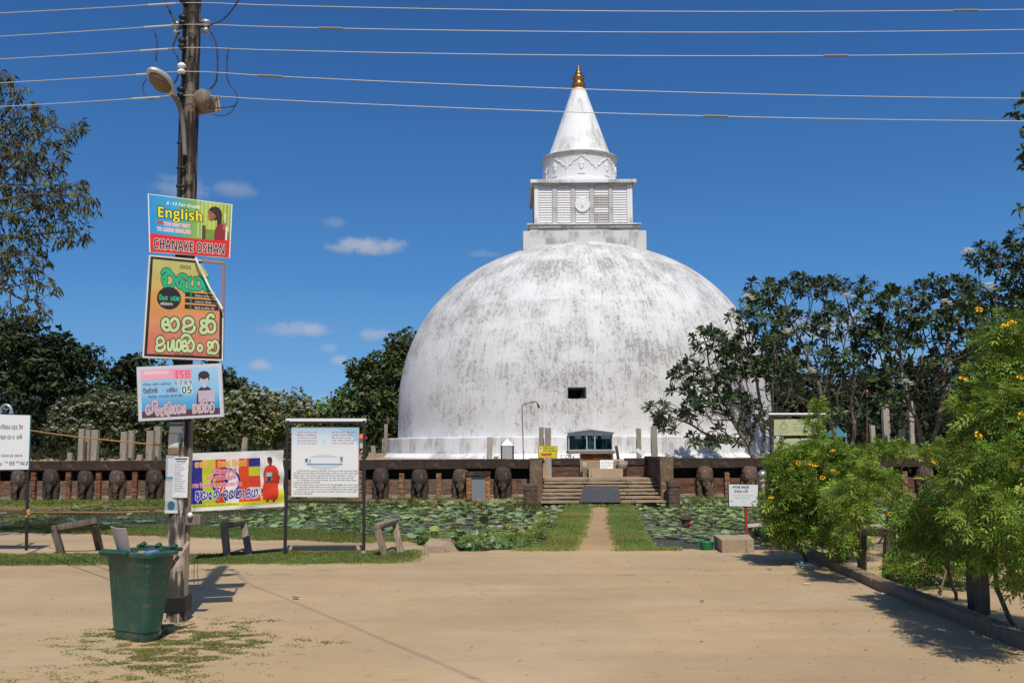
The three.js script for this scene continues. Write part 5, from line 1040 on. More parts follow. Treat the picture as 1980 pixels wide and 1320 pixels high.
// ---------------------------------------------------------------- timber frames, blocks, kerb, posts on the verge
{
  const fr = (label, A, B, mt) => {       // A, B: [foot px, foot py, top px, top py, depth] of the two legs
    const o = gnd(A[0], A[1]), t = thing('wooden_barrier', label, 'timber frame', [o.x, 0, o.z], 0, 'weathered wooden barriers on the grass verge');
    const leg = (q) => { const f = gnd(q[0], q[1]), p = at(q[2], q[3], q[4] ?? -f.z); f.y -= 0.08; return [f.sub(t.position), p.sub(t.position)]; };
    const [f0, t0] = leg(A), [f1, t1] = leg(B), w = 0.13;
    const post = (f, p) => mesh('leg', flatUV(toCreasedNormals(rough(bar(f, p, w, w, 0.012), 0.012, 4, p.x), 0.6)), mt, t);
    post(f0, t0); post(f1, t1);
    const d = t1.clone().sub(t0).normalize();
    mesh('beam', flatUV(toCreasedNormals(rough(bar(t0.clone().addScaledVector(d, -0.06).add(new V3(0, 0.055, 0)), t1.clone().addScaledVector(d, 0.06).add(new V3(0, 0.055, 0)), 0.13, 0.115, 0.012), 0.01, 4, 5), 0.6)), mt, t);
  };
  fr('leaning grey timber frame beside the left white signboard', [121, 1070, 105, 1027], [194, 1061, 181, 1013, 20.9], M.woodDark);
  fr('grey timber frame with a dark right leg, just right of the pole', [440, 1076, 433, 1021], [483, 1073, 471, 1014, 21.2], M.wood);
  fr('pale tilted timber frame to the right of the notice board', [746, 1075, 730, 1024], [776, 1067, 764, 1013, 21.3], M.woodMid);
  // concrete channel heads either side of the path
  const head = (label, tops, drop, mt, extra) => {
    const t = thing('concrete_block', label, 'concrete block', [0, 0, 0]);
    const low = tops.map((p, i) => new V3(p.x + (drop[i]?.[0] ?? 0), -0.45, p.z + (drop[i]?.[1] ?? 0)));
    const pos = [], add = (a, b, c, d) => { for (const p of [a, b, c, a, c, d]) pos.push(p.x, p.y, p.z); };
    add(tops[3], tops[2], tops[1], tops[0]); for (let i = 0; i < 4; i++) { const j = (i + 1) % 4; add(tops[i], tops[j], low[j], low[i]); }
    const g = new THREE.BufferGeometry(); g.setAttribute('position', new THREE.Float32BufferAttribute(pos, 3)); g.computeVertexNormals();
    mesh('block', flatUV(g), mt, t); extra?.(t);
  };
  const warm = mat({ map: rep(concC, 0.5), bumpMap: rep(stoneB, 1), bumpScale: 0.012, color: [0.95, 0.8, 0.62] });
  head('concrete channel block with a sloping dark side, left of the path', [at(818, 1055.5, 20.6), at(853, 1056, 20.5), at(873, 1040, 21.3), at(832, 1040, 21.4)], [[-0.12, 0.1], [0.04, 0.05], [0.62, -0.1], [-0.2, -0.1]], warm, (t) => mesh('marker_peg', rod(gnd(824, 1074), gnd(824, 1074).add(new V3(0, 0.24, 0)), 0.03, 0.03, 8), M.conc, t));
  head('concrete channel block beside the warning sign, right of the path', [at(1396, 1044, 20.3), at(1458, 1043, 20.35), at(1448, 1033, 21.5), at(1380, 1034, 21.5)], [[0, 0], [0, 0], [0, 0], [-0.5, 0.1]], warm);
  const gb = thing('green_bucket', 'green plastic bucket half hidden behind the right concrete block', 'bucket', [gnd(1371, 1064).x, -0.1, -21.0]);
  mesh('body', lathe([[0.01, 0], [0.12, 0], [0.15, 0.24], [0.16, 0.24], [0.16, 0.26], [0.14, 0.26], [0.115, 0.02]], 24), mat({ color: [0.01, 0.2, 0.07], roughness: 0.4 }), gb);
  // kerb of concrete beams along the right side
  const k0 = new V3(6.36, 0, -26.5), k1 = new V3(5.62, 0, -17.0), k2 = new V3(5.45, 0, -5), nseg = 6;
  const kt = thing('kerb', 'weathered concrete kerb of long beams running along the right side under the bushes', 'kerb', [0, 0, 0]);
  const along = (s) => (s < 0.42 ? k0.clone().lerp(k1, s / 0.42) : k1.clone().lerp(k2, (s - 0.42) / 0.58));
  reseed(31); const kerbM = mat({ map: rep(concC, 0.5), bumpMap: rep(stoneB, 1), bumpScale: 0.015, color: [0.6, 0.48, 0.36] });
  for (let i = 0; i < nseg; i++) { const a = along(i / nseg), b = along((i + 1) / nseg), d = b.clone().sub(a).normalize(); a.addScaledVector(d, 0.01); b.addScaledVector(d, -0.01); a.y = 0.07 + rr(-0.01, 0.01); b.y = 0.07 + rr(-0.01, 0.01); mesh('kerb_beam', flatUV(toCreasedNormals(rough(bar(a, b, 0.2, 0.17, 0.02), 0.014, 3, i), 0.7)), kerbM, kt); }
  // posts with a short rail
  const dark = mat({ map: woodC, bumpMap: woodB, bumpScale: 0.004, color: [0.5, 0.48, 0.46] });
  const pf = thing('wooden_barrier', 'dark timber frame of two posts and a rail amid the bushes by the kerb', 'timber frame', gnd(1667, 1106), 0, 'weathered wooden barriers on the grass verge');
  const PL = (x, y, d) => at(x, y, d).sub(pf.position);
  mesh('leg', bar(PL(1667.5, 1106, 17.2), PL(1668, 1000, 17.2), 0.13, 0.13, 0.012), dark, pf);
  mesh('leg', bar(gnd(1717, 1121).sub(pf.position), PL(1722, 1022, 16.1), 0.16, 0.14, 0.012), dark, pf);
  mesh('beam', bar(PL(1668, 1028, 17.2), PL(1722, 1030, 16.1), 0.1, 0.13, 0.01), M.wood, pf);
  const bp = thing('timber_post', 'thick black-brown timber post under the tall yellow-flowered bush', 'post', gnd(1894, 1186));
  mesh('post', flatUV(toCreasedNormals(rough(new THREE.BoxGeometry(0.2, 1.1, 0.2, 2, 8, 2).translate(0, 0.5, 0), 0.01, 4), 0.6)), dark, bp);
  // pale post with a grey ball on top
  const wp = thing('ball_post', 'slim pale post with a grey ball on top, right of the warning sign', 'post', gnd(1478, 1028)), wl = (x, y) => at(x, y, -wp.position.z).sub(wp.position);
  mesh('post', rod(new V3(0, 0, 0), wl(1475, 926), 0.055, 0.05, 10), mat({ color: [0.5, 0.42, 0.38] }), wp);
  mesh('ball', ball(0.115, ...wl(1475, 918).toArray(), 16), M.steel, wp); mesh('neck', rod(wl(1475, 931), wl(1475, 923), 0.085, 0.06, 12), mat({ color: [0.42, 0.3, 0.25] }), wp);
  const rl = mesh('concrete_rail', bar(gnd(1440, 1018, 0.16), gnd(1545, 1010, 0.2), 0.1, 0.12, 0.01), M.conc); tag(rl, 'low pale concrete rail behind the warning sign at the pond edge', 'rail');
}
// ---------------------------------------------------------------- shoes
{
  const shoe = (p, turn, label) => {
    const t = thing('shoe', label, 'shoe', p, turn, 'pair of shoes left by the kerb');
    const prof = (x) => { const w = 0.034 + 0.02 * ss(-0.14, 0.06, x) - 0.03 * ss(0.08, 0.15, x), h = x < -0.02 ? 0.085 : lerp(0.085, 0.04, ss(-0.02, 0.13, x)); return [w, h]; };
    const f = (lo, hi, k) => { const pos = [], idx = [], N = 14, R = 20; for (let i = 0; i <= R; i++) { const x = lerp(-0.145, 0.145, i / R), [w, h] = prof(x), e = Math.sqrt(Math.max(0, 1 - Math.pow(Math.abs(x) / 0.147, 6))); for (let j = 0; j < N; j++) { const a = (j / N) * Math.PI * 2, y = Math.sin(a), z = Math.cos(a); pos.push(x, lerp(lo(h), hi(h), y * 0.5 + 0.5) * 1, z * w * k * e * (0.75 + 0.25 * (1 - Math.max(0, y)))); } } for (let i = 0; i < R; i++) for (let j = 0; j < N; j++) { const a = i * N + j, b = i * N + ((j + 1) % N); idx.push(a, b, a + N, b, b + N, a + N); } const g = new THREE.BufferGeometry(); g.setAttribute('position', new THREE.Float32BufferAttribute(pos, 3)); g.setIndex(idx); g.computeVertexNormals(); return flatUV(g); };
    mesh('upper', f(() => 0.012, (h) => h, 1), mat({ color: [0.16, 0.19, 0.25], roughness: 0.7 }), t);
    mesh('sole', f(() => 0, () => 0.024, 1.12), mat({ color: [0.36, 0.40, 0.46], roughness: 0.6 }), t);
    mesh('opening', ball(0.04, -0.075, 0.076, 0, 12).scale(1, 1, 0.75), M.black, t);
    mesh('tongue', rbox(0.07, 0.012, 0.045, 0.005).rotateZ(-0.5).translate(-0.01, 0.082, 0), mat({ color: [0.25, 0.5, 0.62] }), t);
    mesh('laces', [0.0, 0.02, 0.04].map((x) => rod(new V3(x, 0.083 - x * 0.5, -0.03), new V3(x + 0.012, 0.083 - x * 0.5, 0.03), 0.004, 0.004, 5)), M.white, t);
  };
  const g = gnd(1562, 1099);
  shoe([g.x + 0.03, 0.01, g.z + 0.05], -0.2, 'grey trainer nearest the road of the pair under the bush');
  shoe([g.x - 0.06, 0.01, g.z - 0.14], 0.45, 'blue-grey trainer at the back of the pair under the bush');
}
// ---------------------------------------------------------------- stone pillars on the terrace
{
  const pillar = (x0, x1, y0, y1, d, label, base = FLOOR, m = M.pillar, lean = 0) => {
    const a = at((x0 + x1) / 2, y0, d), w = ((x1 - x0) / 1900) * d, h = a.y - base, g = new THREE.BoxGeometry(w, h, w * 0.9, 2, Math.max(4, Math.round(h / 0.2)), 2);
    toCreasedNormals(rough(g, 0.022, 2.4, x0), 0.7); flatUV(g); g.translate(0, h / 2, 0); g.rotateZ(lean);
    const o = thing('stone_pillar', label, 'stone pillar', [a.x, base, -d], 0, 'ancient stone pillars standing on the terrace');
    mesh('shaft', g, m, o); return o;
  };
  const K = 'grey stone pillar on the left terrace, ';
  pillar(153.5, 163.5, 829, 890, 44, K + 'leftmost of the group of three'); pillar(164.5, 175.5, 831, 890, 44.6, K + 'middle of the group of three'); pillar(179, 190.5, 831, 890, 44, K + 'right of the group of three');
  pillar(235, 246.5, 834, 890, 43.5, K + 'left one of the close pair'); pillar(248.5, 259.5, 832, 890, 44.5, K + 'right one of the close pair');
  pillar(285, 298, 833, 890, 43.5, K + 'broad one just left of the pole'); pillar(299.5, 311, 824, 890, 44.5, K + 'tall one nearest the pole');
  pillar(131, 139, 875, 890, 43, 'short stone stump left of the three grey pillars'); pillar(265, 274.5, 879, 890, 43, 'short stone stump between the pillar pairs left of the pole');
  pillar(408, 414, 848, 880, 58, K + 'slim one above the banner'); pillar(467, 477, 846, 878, 52, K + 'leaning pale one above the middle of the banner', FLOOR, M.pillar, -0.06); pillar(529, 536, 838, 872, 58, K + 'slim one above the right end of the banner'); pillar(538, 546, 841, 872, 57, K + 'thin one beside the notice board post');
  pillar(743.5, 749.5, 820, 884, 62, 'slender weathered pillar left of the dome between notice board and dome'); pillar(739, 743, 848, 884, 61, 'brown broken stub beside the slender pillar left of the dome');
  pillar(720, 727.5, 861, 886, 50, 'leaning pale stub on the terrace right of the notice board', FLOOR, M.pillar, 0.12);
  pillar(940.5, 951, 845, 888, 43, 'leaning pale pillar in front of the dome base', FLOOR, M.conc, -0.05);
  pillar(954, 963, 882, 888, 42, 'tiny dark stone stub right of the leaning pale pillar');
  pillar(1042, 1051.5, 825.5, 888, 42.3, 'grey pillar behind the yellow sign, left of the pair'); pillar(1053.5, 1065, 827, 888, 42, 'grey pillar behind the yellow sign, right of the pair');
  pillar(1057.5, 1066, 886, 930, 38.6, 'narrow stone post below the yellow sign beside the stairs', 0.7, M.conc);
  pillar(1230.5, 1239, 828, 896, 41.8, 'grey pillar with a white bracket, right of the shrine'); pillar(1259.5, 1271, 824, 930, 38.8, 'tall grey pillar at the right edge of the stairs', 0.6, M.pillar, 0.01);
  pillar(1272, 1278, 845, 885, 49, 'slim pillar half hidden by the frangipani right of the stairs');
  pillar(1706, 1718, 782, 880, 50, 'tall pale pillar under the right-hand frangipani trees', FLOOR, M.conc); pillar(1757, 1765, 776, 880, 51, 'slim tall pillar at far right under the trees', FLOOR, M.conc); pillar(1683, 1691, 822, 880, 52, 'short pale pillar left of the tall pale pillar', FLOOR, M.conc); pillar(1740, 1749, 830, 880, 48, 'short pale pillar between the two tall ones at right', FLOOR, M.conc); pillar(1711, 1716, 798, 870, 62, 'thin grey pillar far behind under the right-hand trees'); pillar(1930, 1938, 790, 880, 50, 'pale pillar near the right edge behind the tall bush', FLOOR, M.conc);
  // white bracket leaning on the pillar
  const w = mesh('white_bracket', bar(at(1231, 869, 41.2), at(1245, 879, 41.2), 0.16, 0.05, 0.01), M.white); tag(w, 'white board tilted across the pillar right of the shrine', 'board');
  const ds = mesh('dark_stone', flatUV(rough(new THREE.IcosahedronGeometry(0.17, 2), 0.06, 5)).scale(0.7, 1.4, 0.8), M.stone); ds.position.copy(at(1249, 893, 41.2)); tag(ds, 'small dark pointed stone on the terrace edge beside the right pillar', 'stone');
}
// ---------------------------------------------------------------- shrine, lantern, lamp, urn and other things round the stair head
{
  const d = 41.6, z = -d, X = (px) => xAt(px, d), Y = (py) => yAt(py, d, 1140);
  const al = thing('brick_altar', 'brick altar with a projecting dark stone slab in front of the dome', 'altar', [0, 0, 0]);
  reseed(51);
  const ax0 = X(1122), ax1 = X(1186), a1 = Y(877);
  mesh('core', span(ax0 + 0.05, ax1 - 0.05, FLOOR - 0.3, a1, z - 0.95, z - 0.12), M.mortar, al);
  stuff(mesh('brickwork', bricks(ax0, ax1, FLOOR - 0.3, a1, z, 0.16, () => mixc(RED, mixc(ORANGE, DARKB, rnd()), rnd()), { h: 0.07 }), M.brick, al));
  mesh('slab', flatUV(toCreasedNormals(rough(new THREE.BoxGeometry(X(1189) - X(1098), Y(871.5) - a1, 1.25, 12, 2, 6), 0.012, 3), 0.7)).translate((X(1189) + X(1098)) / 2, (Y(871.5) + a1) / 2, z - 0.48), M.concDark, al);
  mesh('lower_step', span(ax0 - 0.05, ax1 + 0.1, FLOOR - 0.3, Y(900), z + 0.02, z + 0.3, 0.02), M.step, al);
  const sh = thing('glass_shrine', 'glass-sided shrine case with a low white gable roof on the brick altar', 'shrine', [0, 0, 0]);
  const x0 = X(1100), x1 = X(1184), y0 = Y(871.3), y1 = Y(841), z0 = z + 0.06, z1 = z - 1.0;
  const fr = mat({ color: [0.55, 0.57, 0.56], roughness: 0.5, metalness: 0.3 }), glass = new THREE.MeshPhysicalMaterial({ color: lin(0.82, 0.92, 0.93), roughness: 0.04, transmission: 1, thickness: 0, specularIntensity: 0.4 });
  const xs = [x0, lerp(x0, x1, 0.415), lerp(x0, x1, 0.6), x1];
  for (const x of xs) mesh('mullion', span(x - 0.022, x + 0.022, y0 + 0.05, y1, z0 - 0.04, z0, 0.004), fr, sh);
  mesh('bottom_rail', span(x0 - 0.03, x1 + 0.03, y0 + 0.002, y0 + 0.05, z0 - 0.05, z0 + 0.004), fr, sh); mesh('top_rail', span(x0 - 0.03, x1 + 0.03, y1, y1 + 0.05, z0 - 0.05, z0 + 0.004), fr, sh);
  for (let i = 0; i < 3; i++) mesh('pane', span(xs[i] + 0.022, xs[i + 1] - 0.022, y0 + 0.05, y1, z0 - 0.024, z0 - 0.018), glass, sh);
  const dk = mat({ color: [0.04, 0.13, 0.15] });
  mesh('side_wall', span(x0 - 0.02, x0, y0 + 0.002, y1, z1, z0 - 0.05), dk, sh); mesh('side_wall', span(x1, x1 + 0.02, y0 + 0.002, y1, z1, z0 - 0.05), dk, sh); mesh('back_wall', span(x0 - 0.02, x1 + 0.02, y0 + 0.002, y1, z1 - 0.03, z1), dk, sh);
  mesh('floor_board', span(x0, x1, y0 + 0.004, y0 + 0.03, z1, z0 - 0.05), dk, sh);
  const gb = new THREE.Shape(); const gx = (x1 - x0) / 2 + 0.07; gb.moveTo(-gx, 0); gb.lineTo(gx, 0); gb.lineTo(gx, 0.045); gb.lineTo(0, 0.17); gb.lineTo(-gx, 0.045);
  mesh('gable', flatUV(new THREE.ExtrudeGeometry(gb, { depth: 0.04, bevelEnabled: false })).translate((x0 + x1) / 2, y1 + 0.052, z0 - 0.03), mat({ color: [0.62, 0.63, 0.6] }), sh);
  for (const s of [-1, 1]) { const a = new V3((x0 + x1) / 2, y1 + 0.235, 0), b = new V3((x0 + x1) / 2 + s * (gx + 0.05), y1 + 0.1, 0), L = a.distanceTo(b); const g = box(L, 0.022, 1.3); g.rotateZ(Math.atan2(b.y - a.y, b.x - a.x) * 1); g.translate((a.x + b.x) / 2, (a.y + b.y) / 2, z - 0.42); mesh('roof_sheet', g, mat({ color: [0.5, 0.52, 0.5], roughness: 0.6 }), sh); }
  // lace valance inside the panes
  const cloth = mat({ color: [0.72, 0.72, 0.7] });
  for (const [a, b, n] of [[1112, 1124, 4], [1131, 1136, 2], [1146, 1156, 3], [1163, 1184, 7]]) { const q = []; for (let i = 0; i < n; i++) { const xa = lerp(X(a), X(b), i / n), xb = lerp(X(a), X(b), (i + 1) / n); const s = new THREE.Shape(); s.moveTo(xa, y1); s.lineTo(xb, y1); s.lineTo(xb, y1 - 0.1); s.quadraticCurveTo((xa + xb) / 2, y1 - 0.24, xa, y1 - 0.1); q.push(new THREE.ExtrudeGeometry(s, { depth: 0.008, bevelEnabled: false }).translate(0, 0, z0 - 0.09)); } mesh('lace_valance', q, cloth, sh); }
  // seated figure and vases behind the glass
  const bud = thing('statuette', 'small pale seated statuette inside the middle of the glass shrine', 'statuette', [X(1143), y0 + 0.03, z - 0.5]);
  const fg = (x, y, zz) => { const p = [x, y, zz], q = [Math.abs(x), y, zz]; let e = ell(p, [0, 0.27, 0], [0.11, 0.17, 0.09]); e = smin(e, cap(q, [0.02, 0.06, 0.05], [0.2, 0.06, 0.1], 0.075, 0.06), 0.05); e = smin(e, ell(p, [0, 0.5, 0], [0.075, 0.09, 0.08]), 0.02); e = smin(e, ell(p, [0, 0.6, -0.01], [0.035, 0.035, 0.035]), 0.02); e = smin(e, cap(q, [0.12, 0.38, 0], [0.15, 0.16, 0.06], 0.04, 0.035), 0.03); return smin(e, ell(p, [0, 0.02, 0.03], [0.28, 0.05, 0.18]), 0.02); };
  mesh('figure', solid(fg, new V3(0, 0.3, 0), 0.42, 40), mat({ color: [0.5, 0.48, 0.44] }), bud);
  for (const [px, h] of [[1168, 0.34], [1175, 0.4], [1116, 0.2]]) { const v = mesh('vase', lathe([[0.01, 0], [0.06, 0], [0.09, h * 0.3], [0.05, h * 0.6], [0.03, h * 0.75], [0.055, h], [0.02, h]], 16), mat({ color: [0.16, 0.24, 0.25] })); v.position.set(X(px), y0 + 0.03, z - 0.45); tag(v, h > 0.36 ? 'taller grey vase at the right inside the glass shrine' : h > 0.3 ? 'shorter grey vase at the right inside the glass shrine' : 'low grey vase at the left inside the glass shrine', 'vase'); }
  // white text board and urn on the stone block
  const wb = thing('text_board', 'white board with lines of dark writing leaning on the pale stone block', 'board', [0, 0, 0]);
  const q = corners([[1160.5, 889], [1186, 889.5], [1185.5, 906.5], [1160.5, 906]], [39.95, 39.95, 39.8, 39.8]);
  mesh('board', sheet(q, 1, 1, 0.03), M.white, wb); reseed(8); mesh('print', sheet(inset(q, 0.004, 0.004), 1, 1), print(380, 250, (c, w, h) => { fillR(c, '#ecebe8', 0, 0, w, h); for (let i = 0; i < 5; i++) lines(c, 20, i === 4 ? 250 : 360, 54 + i * 44, 34, '#45474c', { line: 0.14 }); }), wb);
  const ur = thing('urn', 'round pale stone urn beside the white text board', 'urn', [X(1195.5), yAt(907, 40.1, 1195), -40.1]);
  mesh('bowl', lathe([[0.01, 0], [0.13, 0], [0.19, 0.07], [0.23, 0.18], [0.23, 0.25], [0.21, 0.3], [0.225, 0.32], [0.225, 0.34], [0.195, 0.34], [0.185, 0.28], [0.02, 0.24]], 28), mat({ map: rep(concC, 1), color: [1.0, 1.0, 0.95] }), ur);
  const lg = thing('leaning_post', 'dark red-brown worn wooden post leaning behind the urn', 'post', [0, 0, 0]);
  mesh('post', flatUV(toCreasedNormals(rough(bar(at(1196, 888, 41), at(1191.5, 862, 41), 0.13, 0.1, 0.02), 0.02, 4), 0.7)), mat({ map: woodC, color: [0.6, 0.3, 0.22] }), lg);
  // railing and donation box left of the altar
  const rg = thing('railing', 'low white metal railing left of the brick altar', 'railing', [0, 0, 0]), rail = (a, b, r = 0.018) => rod(at(...a, 41.1), at(...b, 41.1), r, r, 6);
  for (const x of [1085, 1101, 1120]) mesh('upright', rail([x, 878], [x, 903]), M.alu, rg);
  mesh('top_bar', rail([1085, 879], [1121, 879]), M.alu, rg); mesh('middle_bar', rail([1085, 885], [1121, 885]), M.alu, rg);
  const ck = thing('chain_pile', 'dark coil of ironwork leaning behind the white railing', 'ironwork', at(1101, 888, 41.4));
  for (let i = 0; i < 7; i++) mesh('ring', new THREE.TorusGeometry(0.08 + 0.03 * (i % 3), 0.018, 6, 18).rotateY(0.3 * i).translate(-0.15 + i * 0.055, 0.1 * ((i * 5) % 4) - 0.15, 0), M.black, ck);
  const db = thing('donation_box', 'small box on a dark wooden pedestal left of the altar', 'box', [X(1124.5), 0.88, -40.0]);
  mesh('pedestal', span(-0.08, 0.08, 0, yAt(904, 40) - 0.88, -0.08, 0.08), M.wood, db); mesh('box', rbox(0.18, 0.2, 0.16, 0.01, 0, yAt(904, 40) - 0.88 + 0.1, 0), mat({ color: [0.5, 0.42, 0.18] }), db); mesh('front_plate', rbox(0.13, 0.12, 0.01, 0.003, 0, yAt(904, 40) - 0.88 + 0.1, 0.085), M.alu, db);
  // lantern house
  const ln = thing('lantern_box', 'small grey-sided box with a white pyramid roof in front of the dome base', 'lantern', [xAt(981, 42), FLOOR, -42]);
  const lw = (22.5 / 1900) * 42, lh = yAt(861, 42) - FLOOR;
  for (const [sx, sz] of [[-1, -1], [1, -1], [-1, 1], [1, 1]]) mesh('corner_post', span(sx * lw / 2 - 0.03, sx * lw / 2 + 0.03, 0, lh, sz * lw / 2 - 0.03, sz * lw / 2 + 0.03), M.black, ln);
  mesh('side_panel', [span(-lw / 2 + 0.03, lw / 2 - 0.03, 0, lh - 0.02, lw / 2 - 0.02, lw / 2 + 0.0)], mat({ color: [0.36, 0.36, 0.36], roughness: 0.4 }), ln); mesh('inner_box', span(-lw / 2 + 0.05, lw / 2 - 0.05, 0, lh - 0.02, -lw / 2 + 0.04, lw / 2 - 0.03), mat({ color: [0.3, 0.3, 0.3] }), ln);
  mesh('roof', flatUV(new THREE.ConeGeometry(lw * 0.78, 0.3, 4).rotateY(Math.PI / 4).toNonIndexed()).translate(0, lh + 0.152, 0), M.white, ln); mesh('tip', rod(new V3(0, lh + 0.28, 0), new V3(0, lh + 0.38, 0), 0.02, 0.008, 6), M.white, ln);
  // swan-neck lamp
  const gp = thing('swan_neck_lamp', 'thin rusty swan-neck lamp post standing before the dome', 'lamp post', [xAt(1012, 42.6), FLOOR, -42.6]), gl = (x, y) => at(x, y, 42.6).sub(gp.position);
  mesh('pole', tube([new V3(0, 0, 0), gl(1011, 840), gl(1009.5, 790), gl(1009.7, 784), gl(1012, 782), gl(1024, 778.5), gl(1033, 776.5), gl(1037, 777), gl(1040, 782)], 0.021, 8, 60), M.rust, gp);
  mesh('lamp_head', rod(gl(1039.3, 780.5), gl(1042.5, 788), 0.035, 0.06, 10), M.black, gp);
  // a plaque between two brick piers before the wall
  const pq = thing('brick_plaque', 'grey granite plaque between two orange brick piers before the elephant wall', 'plaque', [0, 0, 0]);
  const pd = 39.55, PX = (x) => xAt(x, pd), PY = (y) => yAt(y, pd, 925);
  reseed(61);
  for (const [a, b] of [[901.5, 911.3], [938.2, 947.6]]) { stuff(mesh('brick_pier', bricks(PX(a), PX(b), -0.1, PY(919.8), -pd, 0.22, () => mixc([0.5, 0.2, 0.075], RED, rnd() * 0.7), { h: 0.075, l: 0.2 }), M.brick, pq)); mesh('core', span(PX(a) + 0.02, PX(b) - 0.02, -0.1, PY(920.3), -pd - 0.2, -pd - 0.02), M.mortar, pq); }
  mesh('lintel', span(PX(901), PX(948.5), PY(919.5), PY(911.5), -pd - 0.3, -pd + 0.05, 0.015), M.coping, pq);
  mesh('tablet', span(PX(911.6), PX(938), -0.05, PY(921), -pd - 0.15, -pd - 0.06), M.conc, pq); reseed(4);
  const tq = [[911.8, 921.4], [937.8, 921.4], [937.8, 964.5], [911.8, 964.5]].map(([x, y]) => at(x, y, pd + 0.055));
  mesh('inscription', sheet(tq, 1, 1), print(260, 420, (c, w, h) => { fillR(c, '#8f9598', 0, 0, w, h); for (let i = 0; i < 13; i++) lines(c, 20, 235, 40 + i * 29, 21, '#5f6468'); }, { roughness: 0.5, color: [0.8, 0.8, 0.82] }), pq);
  // small lantern house with orange roof, far left of the dome
  const oh = thing('lamp_house', 'tiny lamp house with an orange cap beyond the notice board', 'lantern', [xAt(699.5, 52), FLOOR, -52]), oy = yAt(847, 52) - FLOOR;
  mesh('body', [span(-0.16, 0.16, 0, oy * 0.45, -0.16, 0.16), ...[[-1, -1], [1, -1], [-1, 1], [1, 1]].map(([a, b]) => span(a * 0.14 - 0.02, a * 0.14 + 0.02, oy * 0.452, oy, b * 0.14 - 0.02, b * 0.14 + 0.02))], mat({ color: [0.4, 0.25, 0.18] }), oh); mesh('glass_box', span(-0.1, 0.1, oy * 0.455, oy - 0.01, -0.1, 0.1), mat({ color: [0.5, 0.5, 0.48], roughness: 0.3 }), oh);
  mesh('cap', lathe([[0.26, oy + 0.002], [0.27, oy + 0.05], [0.18, oy + 0.2], [0.02, oy + 0.27]], 16), mat({ color: [0.6, 0.14, 0.06] }), oh);
  // thin red poles and a distant shelter
  const rp = (px, y0, dd, label) => { const o = thing('flag_pole', label, 'pole', [xAt(px, dd), FLOOR, -dd]); mesh('pole', rod(new V3(0, 0, 0), at(px, y0, dd).sub(o.position), 0.05, 0.035, 8), M.rust, o); mesh('knob', ball(0.09, ...at(px, y0, dd).sub(o.position).toArray(), 10), M.gold, o); };
  rp(640, 757, 66, 'thin reddish pole with a knob above the notice board'); rp(379, 838, 60, 'thin short reddish pole seen between the pole and the banner'); rp(1677, 756, 60, 'thin red pole under the right-hand frangipani trees');
  const hs = thing('shelter', 'small shelter with a blue and green roof under the trees right of the green board', 'shelter', [xAt(1618, 55), FLOOR, -55]);
  mesh('roof', flatUV(new THREE.ConeGeometry(0.85, 0.75, 4).rotateY(0.5).toNonIndexed()).translate(0, yAt(838, 55) - FLOOR + 0.1, 0), mat({ color: [0.03, 0.16, 0.19] }), hs); for (const [a, b] of [[-0.45, 0.3], [0.45, 0.3], [-0.4, -0.4], [0.45, -0.4]]) mesh('post', rod(new V3(a, 0, b), new V3(a, yAt(840, 55) - FLOOR, b), 0.05, 0.05, 8), M.alu, hs); mesh('plinth', span(-0.7, 0.7, 0, 0.35, -0.6, 0.6), mat({ color: [0.2, 0.09, 0.06] }), hs);
  // low walls at the back of the terrace
  const bw = (x0, x1, top, dd, label) => { const o = thing('far_wall', label, 'wall', [0, 0, 0]); reseed(top); mesh('wall', stoneBox(xAt(x1, dd) - xAt(x0, dd), yAt(top, dd) - FLOOR + 0.3, 0.5, (xAt(x1, dd) + xAt(x0, dd)) / 2, (yAt(top, dd) + FLOOR - 0.3) / 2, -dd, 0.03, 1), M.coping, o); mesh('cap', span(xAt(x0, dd), xAt(x1, dd), yAt(top, dd) + 0.004, yAt(top - 2, dd), -dd - 0.3, -dd + 0.3, 0.02), M.stone, o); };
  bw(-120, 330, 873, 68, 'low dark wall at the back of the terrace on the far left'); bw(356, 745, 862, 76, 'low dark wall behind the notice board, left of the dome'); bw(1490, 2100, 850, 78, 'low dark wall at the back of the terrace under the right-hand trees');
  const ws = thing('stone_step', 'pale stone ledge lying on the terrace between notice board and dome', 'ledge', [0, 0, 0]); mesh('block', stoneBox(1.7, 0.3, 0.6, xAt(717, 54), FLOOR + 0.1, -54, 0.03), mat({ map: rep(concC, 0.5), color: [0.9, 0.8, 0.66] }), ws);
}
